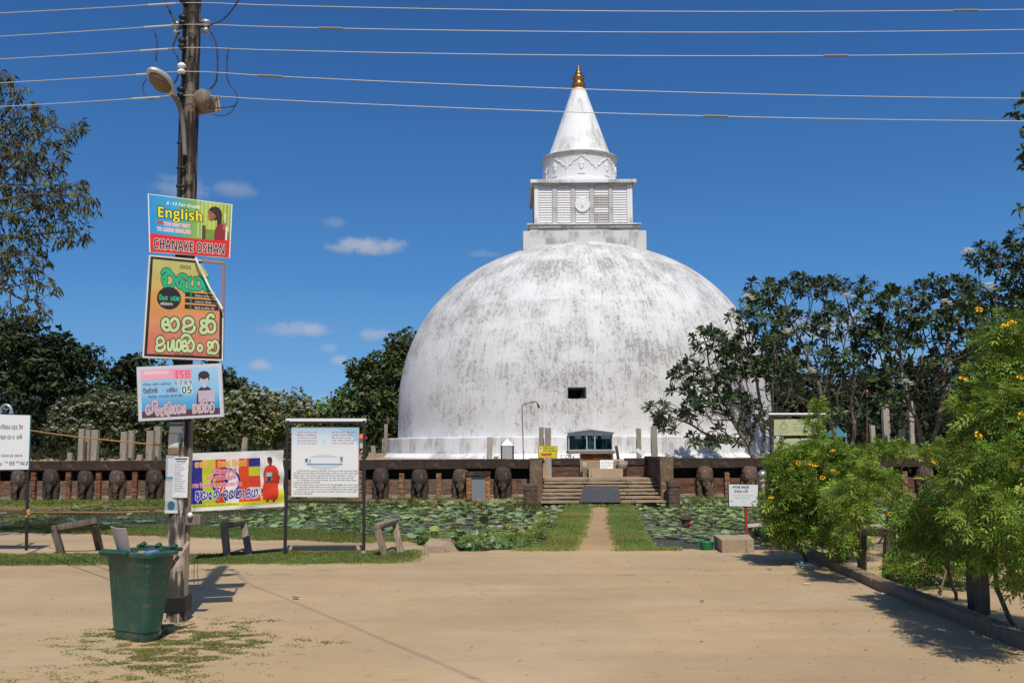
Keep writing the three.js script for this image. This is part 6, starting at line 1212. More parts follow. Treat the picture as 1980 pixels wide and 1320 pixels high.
// ---------------------------------------------------------------- leaf litter and scraps on the sand
{
  const leafG = () => { const s = new THREE.PlaneGeometry(1, 0.45, 4, 2).rotateX(-Math.PI / 2), p = s.attributes.position; for (let i = 0; i < p.count; i++) { const x = p.getX(i); p.setXYZ(i, x, 0.12 * x * x + 0.25 * Math.abs(p.getZ(i)) + 0.04, p.getZ(i) * (1 - 3.4 * x * x)); } s.computeVertexNormals(); return s; };
  const lg = leafG(), lm = mat({ color: [0.10, 0.06, 0.03] }), pm = mat({ color: [0.7, 0.7, 0.68] });
  const put = (g, m, px, py, s, label, cat, group) => { const p = gnd(px, py), o = mesh(cat.replace(' ', '_'), g, m); o.position.set(p.x, 0.012, p.z); o.rotation.y = px; o.scale.setScalar(s); tag(o, label, cat, group); };
  put(lg, lm, 571, 1158, 0.16, 'dark curled dry leaf lying on the open sand right of the pole', 'dead leaf');
  put(lg, lm, 1488, 1071, 0.3, 'brown dry leaf on the sand in front of the right concrete block', 'dead leaf');
  put(lg, lm, 1488, 1102, 0.13, 'dark small dry leaf on the sand left of the shoes', 'dead leaf'); put(lg, lm, 1358, 1164, 0.1, 'tiny dark leaf in the middle of the road, left of the kerb shadow', 'dead leaf');
  put(lg, pm, 1561, 1131, 0.13, 'white paper scrap on the sand in front of the shoes', 'paper scrap'); put(lg, pm, 1705, 1150, 0.16, 'white paper scrap lying beside the kerb', 'paper scrap'); put(lg, pm, 1464, 1057, 0.14, 'white paper scrap beside the right concrete block', 'paper scrap');
  put(lg, pm, 1117, 1057, 0.12, 'tiny white paper scrap at the near end of the path', 'paper scrap');
  reseed(91);
  const list = [], cols = [];
  for (let i = 0; i < 230; i++) { const d = rr(7.5, 20.2), x = rr(-11, 9) * (i % 3 ? 1 : 0.6), s = rr(0.01, 0.035) * (i < 170 ? 1.2 : 0.8), edge = i < 170 ? 1 : 0; const xx = edge ? 5.3 - Math.pow(rnd(), 2) * 4 : x; list.push(new THREE.Matrix4().compose(new V3(xx, groundY(xx, d) + 0.008, -d), new THREE.Quaternion().setFromEuler(new THREE.Euler(rr(-0.3, 0.3), rr(0, 6.3), rr(-0.3, 0.3))), new V3(s, s, s))); cols.push(rnd() < 0.8 ? lin(rr(0.06, 0.2), rr(0.045, 0.12), 0.04) : lin(0.4, 0.33, 0.25)); }
  const m = instanced('leaf_litter', lg, mat({ color: [1, 1, 1] }), list, cols);
  const peb = [], pc = []; for (let i = 0; i < 700; i++) { const d = rr(7, 20.3), x = rr(-11, 9), s = rr(0.005, 0.014); peb.push(new THREE.Matrix4().compose(new V3(x, groundY(x, d) + s * 0.2, -d), new THREE.Quaternion().setFromEuler(new THREE.Euler(rnd() * 6, rnd() * 6, 0)), new V3(s, s * 0.7, s * 1.2))); const k = rr(0.6, 1.15); pc.push(lin(0.4 * k, 0.3 * k, 0.2 * k)); }
  instanced('pebbles', new THREE.IcosahedronGeometry(1, 0), mat({ color: [1, 1, 1] }), peb, pc);
}
// ---------------------------------------------------------------- plants: tools
const blobAt = (list, d) => list.map(([x, y, rx, ry, dz = 0, rz]) => ({ c: at(x, y, d + dz), r: new V3((rx * d) / 1900, (ry * d) / 1900, rz ?? ((rx + ry) * 0.5 * d) / 1900) }));
const inBlob = (b, shell = 0) => { for (;;) { const v = new V3(rr(-1, 1), rr(-1, 1), rr(-1, 1)), L = v.length(); if (L < 1 && L > shell) return v.multiply(b.r).add(b.c); } };
function scatter(blobs, n, shell) { const w = blobs.map((b) => Math.pow(b.r.x * b.r.y * b.r.z, 0.6)), s = w.reduce((a, b) => a + b, 0), out = []; blobs.forEach((b, i) => { const k = Math.round((n * w[i]) / s); for (let j = 0; j < k; j++) out.push(inBlob(b, shell)); }); return out; }
// branches grown toward points (each point pulls the nearest twig until it is reached)
function grow(roots, points, step, kill, max = 4000) {
  const nodes = roots.map(([p, parent = -1]) => ({ p, parent, kids: 0 }));
  let alive = points.map((p) => { let n = 0, d = 1e9; nodes.forEach((q, i) => { const e = q.p.distanceTo(p); if (e < d) { d = e; n = i; } }); return { p, n, d }; });
  while (alive.length && nodes.length < max) {
    const pull = new Map();
    for (const a of alive) { const v = a.p.clone().sub(nodes[a.n].p).normalize(); pull.has(a.n) ? pull.get(a.n).add(v) : pull.set(a.n, v); }
    const from = nodes.length;
    for (const [i, v] of pull) {
      v.normalize().add(new V3(rr(-0.3, 0.3), rr(-0.25, 0.3), rr(-0.3, 0.3)));
      if (nodes[i].dir) v.addScaledVector(nodes[i].dir, 0.35);
      v.normalize(); if (nodes[i].kids > 3) continue;
      nodes[i].kids++;
      nodes.push({ p: nodes[i].p.clone().addScaledVector(v, step), parent: i, kids: 0, dir: v });
    }
    if (nodes.length === from) break;
    const keep = [];
    for (const a of alive) { for (let i = from; i < nodes.length; i++) { const d = nodes[i].p.distanceTo(a.p); if (d < a.d) { a.d = d; a.n = i; } } if (a.d > kill) keep.push(a); }
    alive = keep;
  }
  return nodes;
}
function girth(nodes, r0, e = 2.4, cap2 = 1) { for (const n of nodes) n.w = 0; for (let i = nodes.length - 1; i >= 0; i--) { const n = nodes[i]; if (!n.kids) n.w = Math.pow(r0, e); n.r = Math.min(cap2, Math.pow(Math.max(n.w, Math.pow(r0, e)), 1 / e)); if (n.parent >= 0) nodes[n.parent].w += n.w; } }
// one mesh for each stem that rises from the ground
function stems(name, nodes, sides, tintFn, parent) { nodes.forEach((n, i) => { n.root = n.parent < 0 ? i : nodes[n.parent].root; }); nodes.forEach((n, i) => { if (n.parent < 0 && n.kids) mesh(name, limbs(nodes, sides, tintFn, i), M.bark, parent); }); }
function limbs(nodes, sides, tintFn, only) {
  const pos = [], nor = [], col = [], uv = [], idx = [], a = new V3(), b = new V3(), u = new V3(), v = new V3(), t = new V3();
  for (const n of nodes) {
    if (n.parent < 0 || (only !== undefined && n.root !== only)) continue;
    const q = nodes[n.parent], s = n.r > 0.03 ? sides : Math.max(4, sides - 2);
    t.copy(n.p).sub(q.p).normalize(); a.copy(q.p); b.copy(n.p);
    u.set(1, 0, 0); if (Math.abs(t.x) > 0.8) u.set(0, 0, 1); v.crossVectors(t, u).normalize(); u.crossVectors(v, t);
    const rq = Math.min(q.r, n.r * 1.35), o = pos.length / 3, L = a.distanceTo(b);
    for (const [p, r, k] of [[a, rq, 0], [b, n.r, L]]) for (let i = 0; i <= s; i++) { const an = (i / s) * 6.2832, c = Math.cos(an), d = Math.sin(an), nx = u.x * c + v.x * d, ny = u.y * c + v.y * d, nz = u.z * c + v.z * d; pos.push(p.x + nx * r, p.y + ny * r, p.z + nz * r); nor.push(nx, ny, nz); uv.push(i / s, k + p.y); const cc = tintFn(n.r); col.push(...cc); }
    for (let i = 0; i < s; i++) { const k = o + i, m = o + s + 1 + i; idx.push(k, k + 1, m, k + 1, m + 1, m); }
  }
  const g = new THREE.BufferGeometry();
  for (const [k, d, s] of [['position', pos, 3], ['normal', nor, 3], ['color', col, 3], ['uv', uv, 2]]) g.setAttribute(k, new THREE.Float32BufferAttribute(d, s));
  g.setIndex(idx); return g;
}
class Leaves {                                                       // many separate leaves as one geometry
  constructor() { this.p = []; this.c = []; this.i = []; }
  add(p, dir, side, len, wid, c, fold = 0.25, bend = 0) {              // blade folded along its midrib
    const n = this.p.length / 3, up = side.clone().cross(dir), m = 0.45 * len, f = wid * fold;
    const q = (l, s, h) => this.p.push(p.x + dir.x * l + side.x * s + up.x * h, p.y + dir.y * l + side.y * s + up.y * h - bend * l * l / len, p.z + dir.z * l + side.z * s + up.z * h);
    q(0, 0, 0); q(m, wid / 2, f); q(len, 0, 0); q(m, -wid / 2, f);
    for (let k = 0; k < 4; k++) this.c.push(c[0], c[1], c[2]);
    this.i.push(n, n + 1, n + 2, n, n + 2, n + 3);
  }
  geo() { const g = new THREE.BufferGeometry(); g.setAttribute('position', new THREE.Float32BufferAttribute(this.p, 3)); g.setAttribute('color', new THREE.Float32BufferAttribute(this.c, 3)); g.setIndex(this.i); g.computeVertexNormals(); return g; }
}
const rdir = () => { for (;;) { const v = new V3(rr(-1, 1), rr(-1, 1), rr(-1, 1)); if (v.lengthSq() < 1 && v.lengthSq() > 0.01) return v.normalize(); } };
const sideOf = (d) => { const s = d.clone().cross(rdir()); return s.lengthSq() < 1e-4 ? sideOf(d) : s.normalize(); };
const leafMat = (o = {}) => new THREE.MeshPhysicalMaterial({ vertexColors: true, roughness: 0.55, transmission: 0.25, thickness: 0, side: THREE.DoubleSide, specularIntensity: 0.5, ...o });
const FOL = { dark: leafMat({ roughness: 0.6, transmission: 0.15 }), bright: leafMat({ transmission: 0.4, roughness: 0.6 }), gloss: leafMat({ roughness: 0.42, transmission: 0.12 }) };

// ---------------------------------------------------------------- broad-leaved trees far behind
function farTree(label, root, d, blobs, { clumps = 170, per = 46, size = 0.42, spread = 0.75, tone = [0.035, 0.062, 0.018], name = 'broadleaf_tree', s = 1, light = 1.6, group }) {
  reseed(s);
  const base = at(root[0], root[1], d); base.y = root[2] ?? FLOOR - 0.1;
  const t = thing(name, label, 'tree', base, 0, group), bl = blobAt(blobs, d), pts = scatter(bl, clumps, 0.35);
  const nodes = grow([[base.clone()]], pts.filter((_, i) => i % 2 === 0), 0.9, 1.3, 1400); girth(nodes, 0.035, 2.3, 0.45);
  for (const n of nodes) n.p.sub(base);
  mesh('trunk', limbs(nodes, 6, () => [0.55, 0.5, 0.45]), M.bark, t);
  const L = new Leaves();
  for (const p of pts) {
    const k0 = rr(0.6, light), yel = rr(0, 1), R = spread * rr(0.6, 1.3), fl = rr(0.5, 0.8);
    for (let i = 0; i < per; i++) {
      const v = rdir().multiplyScalar(R * Math.pow(rnd(), 0.4)); v.y *= fl;
      const q = p.clone().add(v).sub(base), dir = rdir(); dir.y = dir.y * 0.5 - 0.15; dir.addScaledVector(v.normalize(), 0.5).normalize();
      const k = k0 * rr(0.7, 1.3), sz = size * rr(0.6, 1.25);
      L.add(q, dir, sideOf(dir).lerp(new V3(dir.z, 0, -dir.x), 0.5).normalize(), sz, sz * 0.55, [tone[0] * k * (0.9 + 0.5 * yel), tone[1] * k, tone[2] * k], 0.2, 0.2);
    }
  }
  mesh('crown', L.geo(), FOL.dark, t);
  return t;
}
farTree('huge dark evergreen tree filling the left edge behind the white signboard', [20, 880], 60, [[30, 690, 110, 70], [100, 735, 70, 70], [40, 790, 130, 70], [-20, 640, 90, 45], [150, 680, 32, 20], [172, 712, 26, 18], [168, 762, 30, 30], [110, 665, 34, 30], [-120, 720, 120, 120]], { clumps: 420, per: 50, size: 0.4, tone: [0.024, 0.042, 0.014], s: 11 });
farTree('dark spreading tree behind the posters, left of the pole', [330, 880], 80, [[228, 712, 36, 16], [255, 745, 52, 32], [330, 742, 60, 42], [300, 800, 110, 50], [400, 738, 46, 34], [452, 742, 26, 18], [425, 800, 80, 50], [262, 702, 28, 14]], { clumps: 260, per: 46, size: 0.5, spread: 0.9, tone: [0.03, 0.054, 0.017], s: 12 });
farTree('rounded mid-green tree directly left of the dome', [735, 880], 72, [[742, 712, 42, 34], [782, 680, 28, 40], [722, 770, 52, 50], [760, 820, 60, 50], [700, 715, 20, 18], [800, 740, 30, 70], [700, 840, 50, 30]], { clumps: 300, per: 48, size: 0.42, tone: [0.062, 0.10, 0.03], s: 13 });
farTree('lighter green tree between notice board and dome, beyond the thin red pole', [640, 880], 88, [[625, 805, 46, 30], [678, 778, 28, 30], [650, 835, 60, 35], [600, 830, 40, 40], [560, 840, 60, 30]], { clumps: 200, per: 42, size: 0.5, spread: 0.95, tone: [0.085, 0.15, 0.036], s: 14 });
farTree('dark background tree behind the frangipani, just right of the dome', [1560, 880], 84, [[1530, 750, 45, 40], [1580, 775, 70, 60], [1520, 820, 60, 50], [1600, 830, 70, 50]], { clumps: 220, per: 44, size: 0.5, spread: 0.95, tone: [0.032, 0.056, 0.018], s: 15 });
farTree('dark background tree behind the middle of the right-hand frangipani trees', [1720, 880], 86, [[1680, 770, 70, 60], [1740, 740, 60, 40], [1750, 800, 80, 60], [1660, 830, 70, 40]], { clumps: 240, per: 44, size: 0.5, spread: 0.95, tone: [0.028, 0.052, 0.016], s: 16 });
farTree('dark background tree at the far right behind the tall flowering bush', [1880, 880], 82, [[1850, 740, 80, 60], [1920, 720, 80, 80], [1880, 810, 100, 60], [2010, 760, 90, 90]], { clumps: 260, per: 44, size: 0.5, spread: 0.95, tone: [0.028, 0.052, 0.016], s: 17 });
// far-off wood that closes the horizon
{
  reseed(19);
  const L = new Leaves();
  for (let i = 0; i < 1500; i++) { const a = rr(-1.25, 1.25), d = rr(130, 190), p = new V3(Math.sin(a) * d * 1.2, rr(0, 1) * (6 + 4 * n3(a * 6, 3, 1)) + 0.5, -Math.cos(a) * d), k0 = rr(0.6, 1.5); for (let j = 0; j < 26; j++) { const dir = rdir(), k = k0 * rr(0.7, 1.3); L.add(p.clone().add(rdir().multiplyScalar(2.3 * Math.sqrt(rnd()))), dir, sideOf(dir), rr(0.8, 1.6), rr(0.5, 0.9), [0.03 * k, 0.052 * k, 0.018 * k]); } }
  stuff(mesh('distant_wood', L.geo(), FOL.dark)); 
}
// ---------------------------------------------------------------- frangipani trees
const rosettes = [];
{
  reseed(201);
  for (let v = 0; v < 7; v++) {
    const pos = [], col = [], idx = [], n = 11 + v;
    for (let k = 0; k < n; k++) {
      const az = k * 2.4 + rr(-0.3, 0.3), ring = k / n, el = lerp(-0.05, 1.15, ring) + rr(-0.25, 0.2), len = lerp(0.36, 0.25, ring) * rr(0.85, 1.15), w = len * 0.36, droop = rr(0.0, 0.35), o = pos.length / 3, kc = rr(0.65, 1.35), yl = rr(0.8, 1.35), S = 4;
      for (let i = 0; i <= S; i++) {
        const s = i / S, l = len * s + 0.02, ww = (w / 2) * [0.12, 0.5, 0.9, 1, 0.3][i], h = Math.sin(el) * l - droop * l * l, r = Math.cos(el) * l, c = Math.cos(az), d = Math.sin(az);
        for (const q of [-1, 0, 1]) { pos.push(c * r - d * ww * q, h + (q ? ww * 0.35 : 0) , d * r + c * ww * q); const m = q ? 1 : 1.5; col.push(0.042 * kc * yl * m, 0.070 * kc * m, 0.027 * kc * m); }
        if (i < S) for (const j of [0, 1]) { const a = o + i * 3 + j; idx.push(a, a + 1, a + 3, a + 1, a + 4, a + 3); }
      }
    }
    const g = new THREE.BufferGeometry(); g.setAttribute('position', new THREE.Float32BufferAttribute(pos, 3)); g.setAttribute('color', new THREE.Float32BufferAttribute(col, 3)); g.setIndex(idx); g.computeVertexNormals(); rosettes.push(g);
  }
}
const rosMats = [FOL.gloss, leafMat({ roughness: 0.42, transmission: 0.12, color: lin(1.25, 1.2, 1.0) }), leafMat({ roughness: 0.42, transmission: 0.12, color: lin(0.8, 0.82, 0.85) })];
const petals = (() => { reseed(7); const L = new Leaves(); for (let f = 0; f < 7; f++) { const o = rdir().multiplyScalar(0.11); o.y = Math.abs(o.y); for (let k = 0; k < 5; k++) { const a = (k / 5) * 6.283 + f, d = new V3(Math.cos(a), 0.35, Math.sin(a)).normalize(); L.add(o, d, new V3(-Math.sin(a), 0, Math.cos(a)), 0.085, 0.065, [0.85, 0.85, 0.78], 0.15); } } return L.geo(); })();
const petalMat = leafMat({ transmission: 0.3, roughness: 0.7, color: lin(1.08, 1.08, 1.08) });
function frangipani(label, roots, d, blobs, { n = 200, step = 0.24, kill = 0.25, s = 1, scale = 1, flowers = [], extra = 0, bare = [], r0 = 0.022, base = FLOOR - 0.05, group = 'frangipani trees on the right of the terrace', shell = 0.3 }) {
  reseed(s);
  const rt = roots.map(([x, y, y0]) => { const p = at(x, y, d); p.y = y0 ?? base; return p; }), o = rt[0];
  const t = thing('frangipani_tree', label, 'tree', o, 0, group);
  const nodes = grow(rt.map((p) => [p.clone()]), scatter(blobAt(blobs, d), n, shell), step, kill, 3000); girth(nodes, r0, 2.75, 0.2);
  const tips = nodes.filter((q) => !q.kids && q.parent >= 0).map((q) => ({ p: q.p.clone().sub(o), dir: q.dir }));
  for (const q of nodes) if (q.kids === 1 && q.r < r0 * 1.25 && rnd() < extra) tips.push({ p: q.p.clone().sub(o), dir: q.dir.clone().add(rdir()).normalize() });
  for (const q of nodes) q.p.sub(o);
  stems('trunk', nodes, 7, (r) => (r > 0.05 ? [0.8, 0.74, 0.66] : [0.5, 0.45, 0.38]), t);
  const bb = blobAt(bare, d); for (let i = tips.length - 1; i >= 0; i--) { const w = tips[i].p.clone().add(o); if (bb.some((b) => w.clone().sub(b.c).divide(b.r).length() < 1) && rnd() < 0.75) tips.splice(i, 1); }
  const mtx = [], place = (p, dir, sc) => { const q = new THREE.Quaternion().setFromUnitVectors(UP, dir.clone().add(new V3(0, 0.5, 0)).normalize()); q.multiply(new THREE.Quaternion().setFromAxisAngle(UP, rnd() * 6.28)); return [p, q, sc]; };
  tips.forEach((q, i) => {
    const [p, quat, sc] = place(q.p, q.dir, rr(0.75, 1.15) * scale);
    if (i < 290) { const m = mesh('leaf_rosette', rosettes[i % 7], rosMats[i % 3], t); m.position.copy(p); m.quaternion.copy(quat); m.scale.setScalar(sc); } else mtx.push(new THREE.Matrix4().compose(p, quat, new V3(sc, sc, sc)));
  });
  if (mtx.length) instanced('leaf_rosettes', rosettes[2], rosMats[0], mtx, null, t);
  const fl = typeof flowers === 'number' ? tips.filter((q) => q.p.y > 0.5).sort((a, b) => b.p.z + rnd() * 2 - a.p.z - rnd() * 2).slice(0, flowers).map((q) => q.p.clone().add(new V3(0, 0.16, 0.1))) : flowers.map(([x, y, dd]) => at(x, y, d - (dd ?? 1)).sub(o));
  fl.forEach((p) => { const m = mesh('flower_cluster', petals, petalMat, t); m.position.copy(p); m.rotation.y = rnd() * 6; m.scale.setScalar(2.1); });
  return t;
}
frangipani('frangipani tree leaning in front of the right side of the dome', [[1474, 893], [1490, 893], [1458, 893]], 42.4, [[1292, 805, 38, 32, 0, 0.9], [1335, 735, 42, 36, 0, 1], [1372, 662, 42, 32, 0, 1], [1360, 790, 50, 34], [1420, 700, 50, 50], [1450, 620, 46, 38], [1470, 690, 50, 60], [1395, 742, 40, 40], [1512, 730, 40, 50], [1430, 790, 40, 36], [1430, 840, 70, 30, 0, 1.2], [1480, 800, 50, 50, 0, 1.2], [1370, 845, 40, 22, 0, 0.7]], { bare: [[1430, 830, 90, 45, 0, 3], [1490, 800, 50, 60, 0, 3]], n: 1600, s: 21, extra: 0.12, r0: 0.016, flowers: [[1352, 700]] });
frangipani('frangipani tree behind the green board with a forked grey trunk', [[1640, 878], [1632, 878]], 46, [[1480, 566, 40, 28], [1545, 556, 45, 26], [1600, 558, 38, 26], [1660, 566, 36, 28], [1530, 625, 60, 32], [1620, 630, 66, 40], [1680, 650, 40, 50], [1570, 690, 50, 30], [1640, 720, 60, 40], [1510, 690, 36, 40], [1620, 790, 60, 40], [1560, 760, 50, 30]], { bare: [[1610, 780, 100, 60, 0, 4]], n: 1200, s: 22, extra: 0.1, r0: 0.016, flowers: [[1448, 580], [1641, 578], [1523, 646], [1570, 722], [1692, 660]] });
frangipani('broad frangipani tree standing beneath the sky right of the green board', [[1790, 880], [1805, 880]], 45, [[1735, 580, 46, 30], [1790, 568, 40, 28], [1850, 560, 44, 32], [1720, 650, 46, 40], [1790, 640, 60, 44], [1860, 630, 60, 50], [1760, 720, 60, 44], [1850, 720, 60, 50], [1790, 790, 80, 36], [1730, 770, 40, 30]], { bare: [[1790, 775, 120, 60, 0, 4]], n: 1200, s: 23, extra: 0.1, r0: 0.016, flowers: [[1755, 745], [1830, 590]] });
frangipani('tallest frangipani tree at the right edge reaching above the others', [[1935, 880], [1950, 880]], 40, [[1905, 500, 36, 28], [1960, 520, 46, 44], [1958, 470, 14, 20], [1900, 590, 50, 36], [1975, 600, 50, 60], [1930, 670, 50, 40], [2040, 560, 60, 80], [2020, 460, 40, 40]], { n: 1100, s: 24, scale: 1.05, extra: 0.1, r0: 0.016, flowers: [[1872, 492], [1916, 560]] });
for (const [label, root, d, bl, sd, nf] of [
  ['white-flowering frangipani left of the pole behind the grey pillars', [215, 882], 56, [[150, 800, 44, 30], [200, 790, 56, 34], [255, 800, 50, 40], [310, 806, 50, 40], [200, 838, 110, 22], [130, 830, 40, 30]], 25, 150],
  ['white-flowering frangipani between pole and notice board', [480, 880], 56, [[440, 795, 46, 34], [500, 778, 50, 28], [555, 796, 46, 36], [480, 826, 90, 34], [395, 824, 40, 36], [585, 824, 36, 34]], 26, 260]]) {
  const t = farTree(label, root, d, bl, { clumps: 300, per: 40, size: 0.26, spread: 0.55, tone: sd === 25 ? [0.055, 0.08, 0.03] : [0.095, 0.128, 0.04], name: 'frangipani_tree', s: sd, group: 'white-flowering frangipani trees on the left terrace' });
  const list = [], bb = blobAt(bl, d); for (let i = 0; i < nf; i++) { const b = bb[Math.floor(rnd() * bb.length)], v = rdir(); v.z = Math.abs(v.z); v.y = v.y * 0.6 + 0.3; list.push(new THREE.Matrix4().compose(v.normalize().multiply(b.r).multiplyScalar(rr(0.95, 1.15)).add(b.c).sub(t.position), new THREE.Quaternion().setFromAxisAngle(UP, rnd() * 6), new V3(1, 1, 1).multiplyScalar(rr(0.7, 1.3)))); }
  instanced('flowers', petals, petalMat, list, null, t);
}
{ // dark undergrowth along the back of the terrace
  reseed(29);
  const L = new Leaves();
  for (let i = 0; i < 900; i++) { const left = i < 560, x = left ? rr(-52, -7.5) : rr(12, 48), d = rr(69, 75), k0 = rr(0.5, 1.3), c = new V3(x, FLOOR + rr(0, 2.6 + 1.2 * n3(x * 0.3, 1, 2)), -d); for (let j = 0; j < 26; j++) { const dir = rdir(), k = k0 * rr(0.7, 1.3); L.add(c.clone().add(rdir().multiplyScalar(0.9 * Math.sqrt(rnd()))), dir, sideOf(dir), rr(0.3, 0.6), rr(0.18, 0.3), [0.022 * k, 0.036 * k, 0.013 * k]); } }
  for (let i = 0; i < 900; i++) { const left = i < 620, x = left ? rr(-44, -7.6) : rr(15, 44), d = rr(47, 66), k0 = rr(0.5, 1.3), c = new V3(x, FLOOR + rr(-0.1, 0.3), -d); for (let j = 0; j < 16; j++) { const dir = rdir(), k = k0 * rr(0.7, 1.3); L.add(c.clone().add(rdir().multiplyScalar(0.6 * Math.sqrt(rnd()))), dir, sideOf(dir), rr(0.2, 0.45), rr(0.12, 0.2), [0.03 * k, 0.042 * k, 0.016 * k]); } }
  stuff(mesh('undergrowth', L.geo(), FOL.dark));
}

// ---------------------------------------------------------------- overhanging trees at the left and right edges
function overhang(label, root, d, blobs, { n, step, kill, s, leaf, wid, per, tone, r0 = 0.007, droop = 0.8, max = 4000, name = 'overhanging_tree', m = FOL.dark }) {
  reseed(s);
  const o = at(root[0], root[1], d); o.y = 0;
  const t = thing(name, label, 'tree', o);
  const nodes = grow([[o.clone()], [at(root[0], root[2], d), 0]], scatter(blobAt(blobs, d), n, 0.1), step, kill, max);
  nodes[0].kids = 1; girth(nodes, r0, 2.2, 0.3);
  const L = new Leaves();
  for (const q of nodes) {
    if (q.parent < 0 || q.r > r0 * 1.9 || (q.kids && rnd() < 0.55)) continue;
    const k0 = rr(0.6, 1.6);
    for (let i = 0; i < per; i++) { const dir = rdir().addScaledVector(q.dir, 0.6); dir.y -= droop; dir.normalize(); const k = k0 * rr(0.7, 1.4), le = leaf * rr(0.6, 1.2); L.add(q.p.clone().sub(o).addScaledVector(rdir(), leaf * 0.35), dir, sideOf(dir), le, le * wid, [tone[0] * k * rr(0.9, 1.5), tone[1] * k, tone[2] * k], 0.25, 0.3); }
  }
  for (const q of nodes) q.p.sub(o);
  mesh('trunk', limbs(nodes, 6, (r) => (r > 0.03 ? [0.9, 0.85, 0.8] : [0.5, 0.46, 0.42])), M.bark, t);
  mesh('crown', L.geo(), m, t);
}
overhang('airy tree with drooping leaves reaching in from the left edge above the dark trees', [-420, 1000, 520], 22, [[10, 170, 36, 42], [50, 235, 70, 40], [140, 252, 34, 18], [60, 300, 80, 40], [100, 370, 80, 40], [40, 400, 70, 60], [150, 395, 44, 26], [120, 450, 60, 30], [40, 500, 60, 50], [80, 560, 36, 24], [50, 600, 50, 24], [-80, 300, 120, 150], [-100, 500, 120, 110]], { n: 3000, step: 0.15, kill: 0.15, s: 31, leaf: 0.17, wid: 0.3, per: 7, tone: [0.062, 0.082, 0.028], max: 12000 });
overhang('glossy dark leaves of a tree reaching in at the upper right corner', [2250, 1000, 500], 15, [[1986, 205, 26, 22], [1992, 260, 16, 30], [1990, 318, 16, 20], [1984, 400, 18, 26], [2060, 300, 60, 150]], { n: 260, step: 0.14, kill: 0.15, s: 32, leaf: 0.16, wid: 0.5, per: 8, tone: [0.035, 0.07, 0.02], droop: 0.3 });

// ---------------------------------------------------------------- yellow-flowered bushes along the kerb
function bush(label, roots, d, blobs, { n = 420, leaves = 5200, s, tone = [0.205, 0.315, 0.034], flowers = [], len = 0.2, step = 0.13, kill = 0.16, max = 2600, shell = 0.25 }) {
  reseed(s);
  const rt = roots.map(([x, y]) => gnd(x, y)), o = rt[0].clone();
  const t = thing('flowering_bush', label, 'bush', o, 0, 'yellow-flowered bushes along the kerb');
  const bl = blobAt(blobs, d), nodes = grow(rt.map((p) => [p.clone()]), scatter(bl, n, shell), step, kill, max); girth(nodes, 0.0055, 2.3, 0.05);
  const twigs = nodes.filter((q) => q.parent >= 0 && q.r < 0.0125), L = new Leaves();
  const per = leaves / twigs.length;
  for (const q of twigs) {
    const c = Math.floor(per + rnd());
    for (let k = 0; k < c; k++) {
      const dir = rdir().addScaledVector(q.dir, 0.8); dir.y += 0.1; dir.normalize();
      const side = sideOf(dir); side.y *= 0.35; side.addScaledVector(dir, -side.dot(dir)).normalize();
      const ln = len * rr(0.5, 1.35), k0 = rr(0.55, 1.5), ye = rr(0.75, 1.35), p0 = q.p.clone().sub(o).addScaledVector(rdir(), 0.03), up = side.clone().cross(dir), col = () => { const z = k0 * rr(0.8, 1.2); return [tone[0] * z * ye, tone[1] * z, tone[2] * z]; };
      for (let j = 1; j <= 4; j++) for (const sg of [-1, 1]) { const b = p0.clone().addScaledVector(dir, (ln * j) / 4.6); b.y -= 0.35 * ln * (j / 4) ** 2; const ld = dir.clone().multiplyScalar(0.6).addScaledVector(side, sg).addScaledVector(up, 0.1).normalize(); L.add(b, ld, up.clone().cross(ld).normalize(), ln * 0.36, ln * 0.115, col(), 0.15, 0.3); }
      const e = p0.clone().addScaledVector(dir, ln * 0.88); e.y -= 0.3 * ln; L.add(e, dir, side, ln * 0.4, ln * 0.12, col(), 0.15, 0.4);
    }
  }
  for (const q of nodes) q.p.sub(o);
  stems('stem', nodes, 5, () => [0.8, 0.66, 0.48], t);
  mesh('foliage', L.geo(), FOL.bright, t);
  for (const [x, y, dd, sc = 1] of flowers) { const m = mesh('flower_cluster', trumpet, trumpetMat, t); m.position.copy(at(x, y, dd).sub(o)); m.rotation.set(rr(-0.4, 0.6), rnd() * 6, rr(-0.4, 0.4)); m.scale.setScalar(sc * 0.55); }
}
const trumpet = (() => { reseed(9); const q = []; for (let k = 0; k < 6; k++) { const a = k * 1.05, g = lathe([[0.006, 0], [0.008, 0.015], [0.018, 0.035], [0.022, 0.045], [0.034, 0.052]], 7); g.rotateX(0.9 + 0.3 * (k % 2)).rotateY(a).translate(Math.sin(a) * 0.03, 0.01 * k, Math.cos(a) * 0.03); q.push(g); } return merge(q); })();
const trumpetMat = mat({ color: [0.85, 0.50, 0.012], roughness: 0.7, side: THREE.DoubleSide });
bush('bushy yellow-flowered shrub nearest the warning sign, in front of the green board', [[1560, 1086], [1600, 1088], [1640, 1082]], 18.2, [[1530, 900, 44, 40, 0, 0.7], [1590, 885, 60, 40, 0.3, 0.8], [1520, 970, 44, 60, 0, 0.7], [1585, 955, 70, 56, 0, 0.8], [1545, 1018, 56, 34, 0.3, 0.7], [1650, 920, 48, 40, 0.3, 0.7], [1645, 965, 44, 32, -2.4, 0.7], [1500, 1010, 26, 30, 0, 0.4], [1690, 930, 36, 30, 0, 0.5], [1620, 1035, 46, 32, -0.5, 0.7], [1580, 825, 15, 46, 0.5, 0.2], [1588, 785, 14, 16, 0.5, 0.15]], { n: 800, leaves: 7000, s: 41, max: 4600, flowers: [[1543, 896, 17.6], [1567, 898, 17.6], [1576, 903, 17.5], [1591, 925, 17.4], [1612, 912, 17.4], [1611, 874, 17.9], [1491, 964, 17.4], [1602, 945, 17.2], [1681, 1000, 17.3], [1722, 996, 17.3]] });
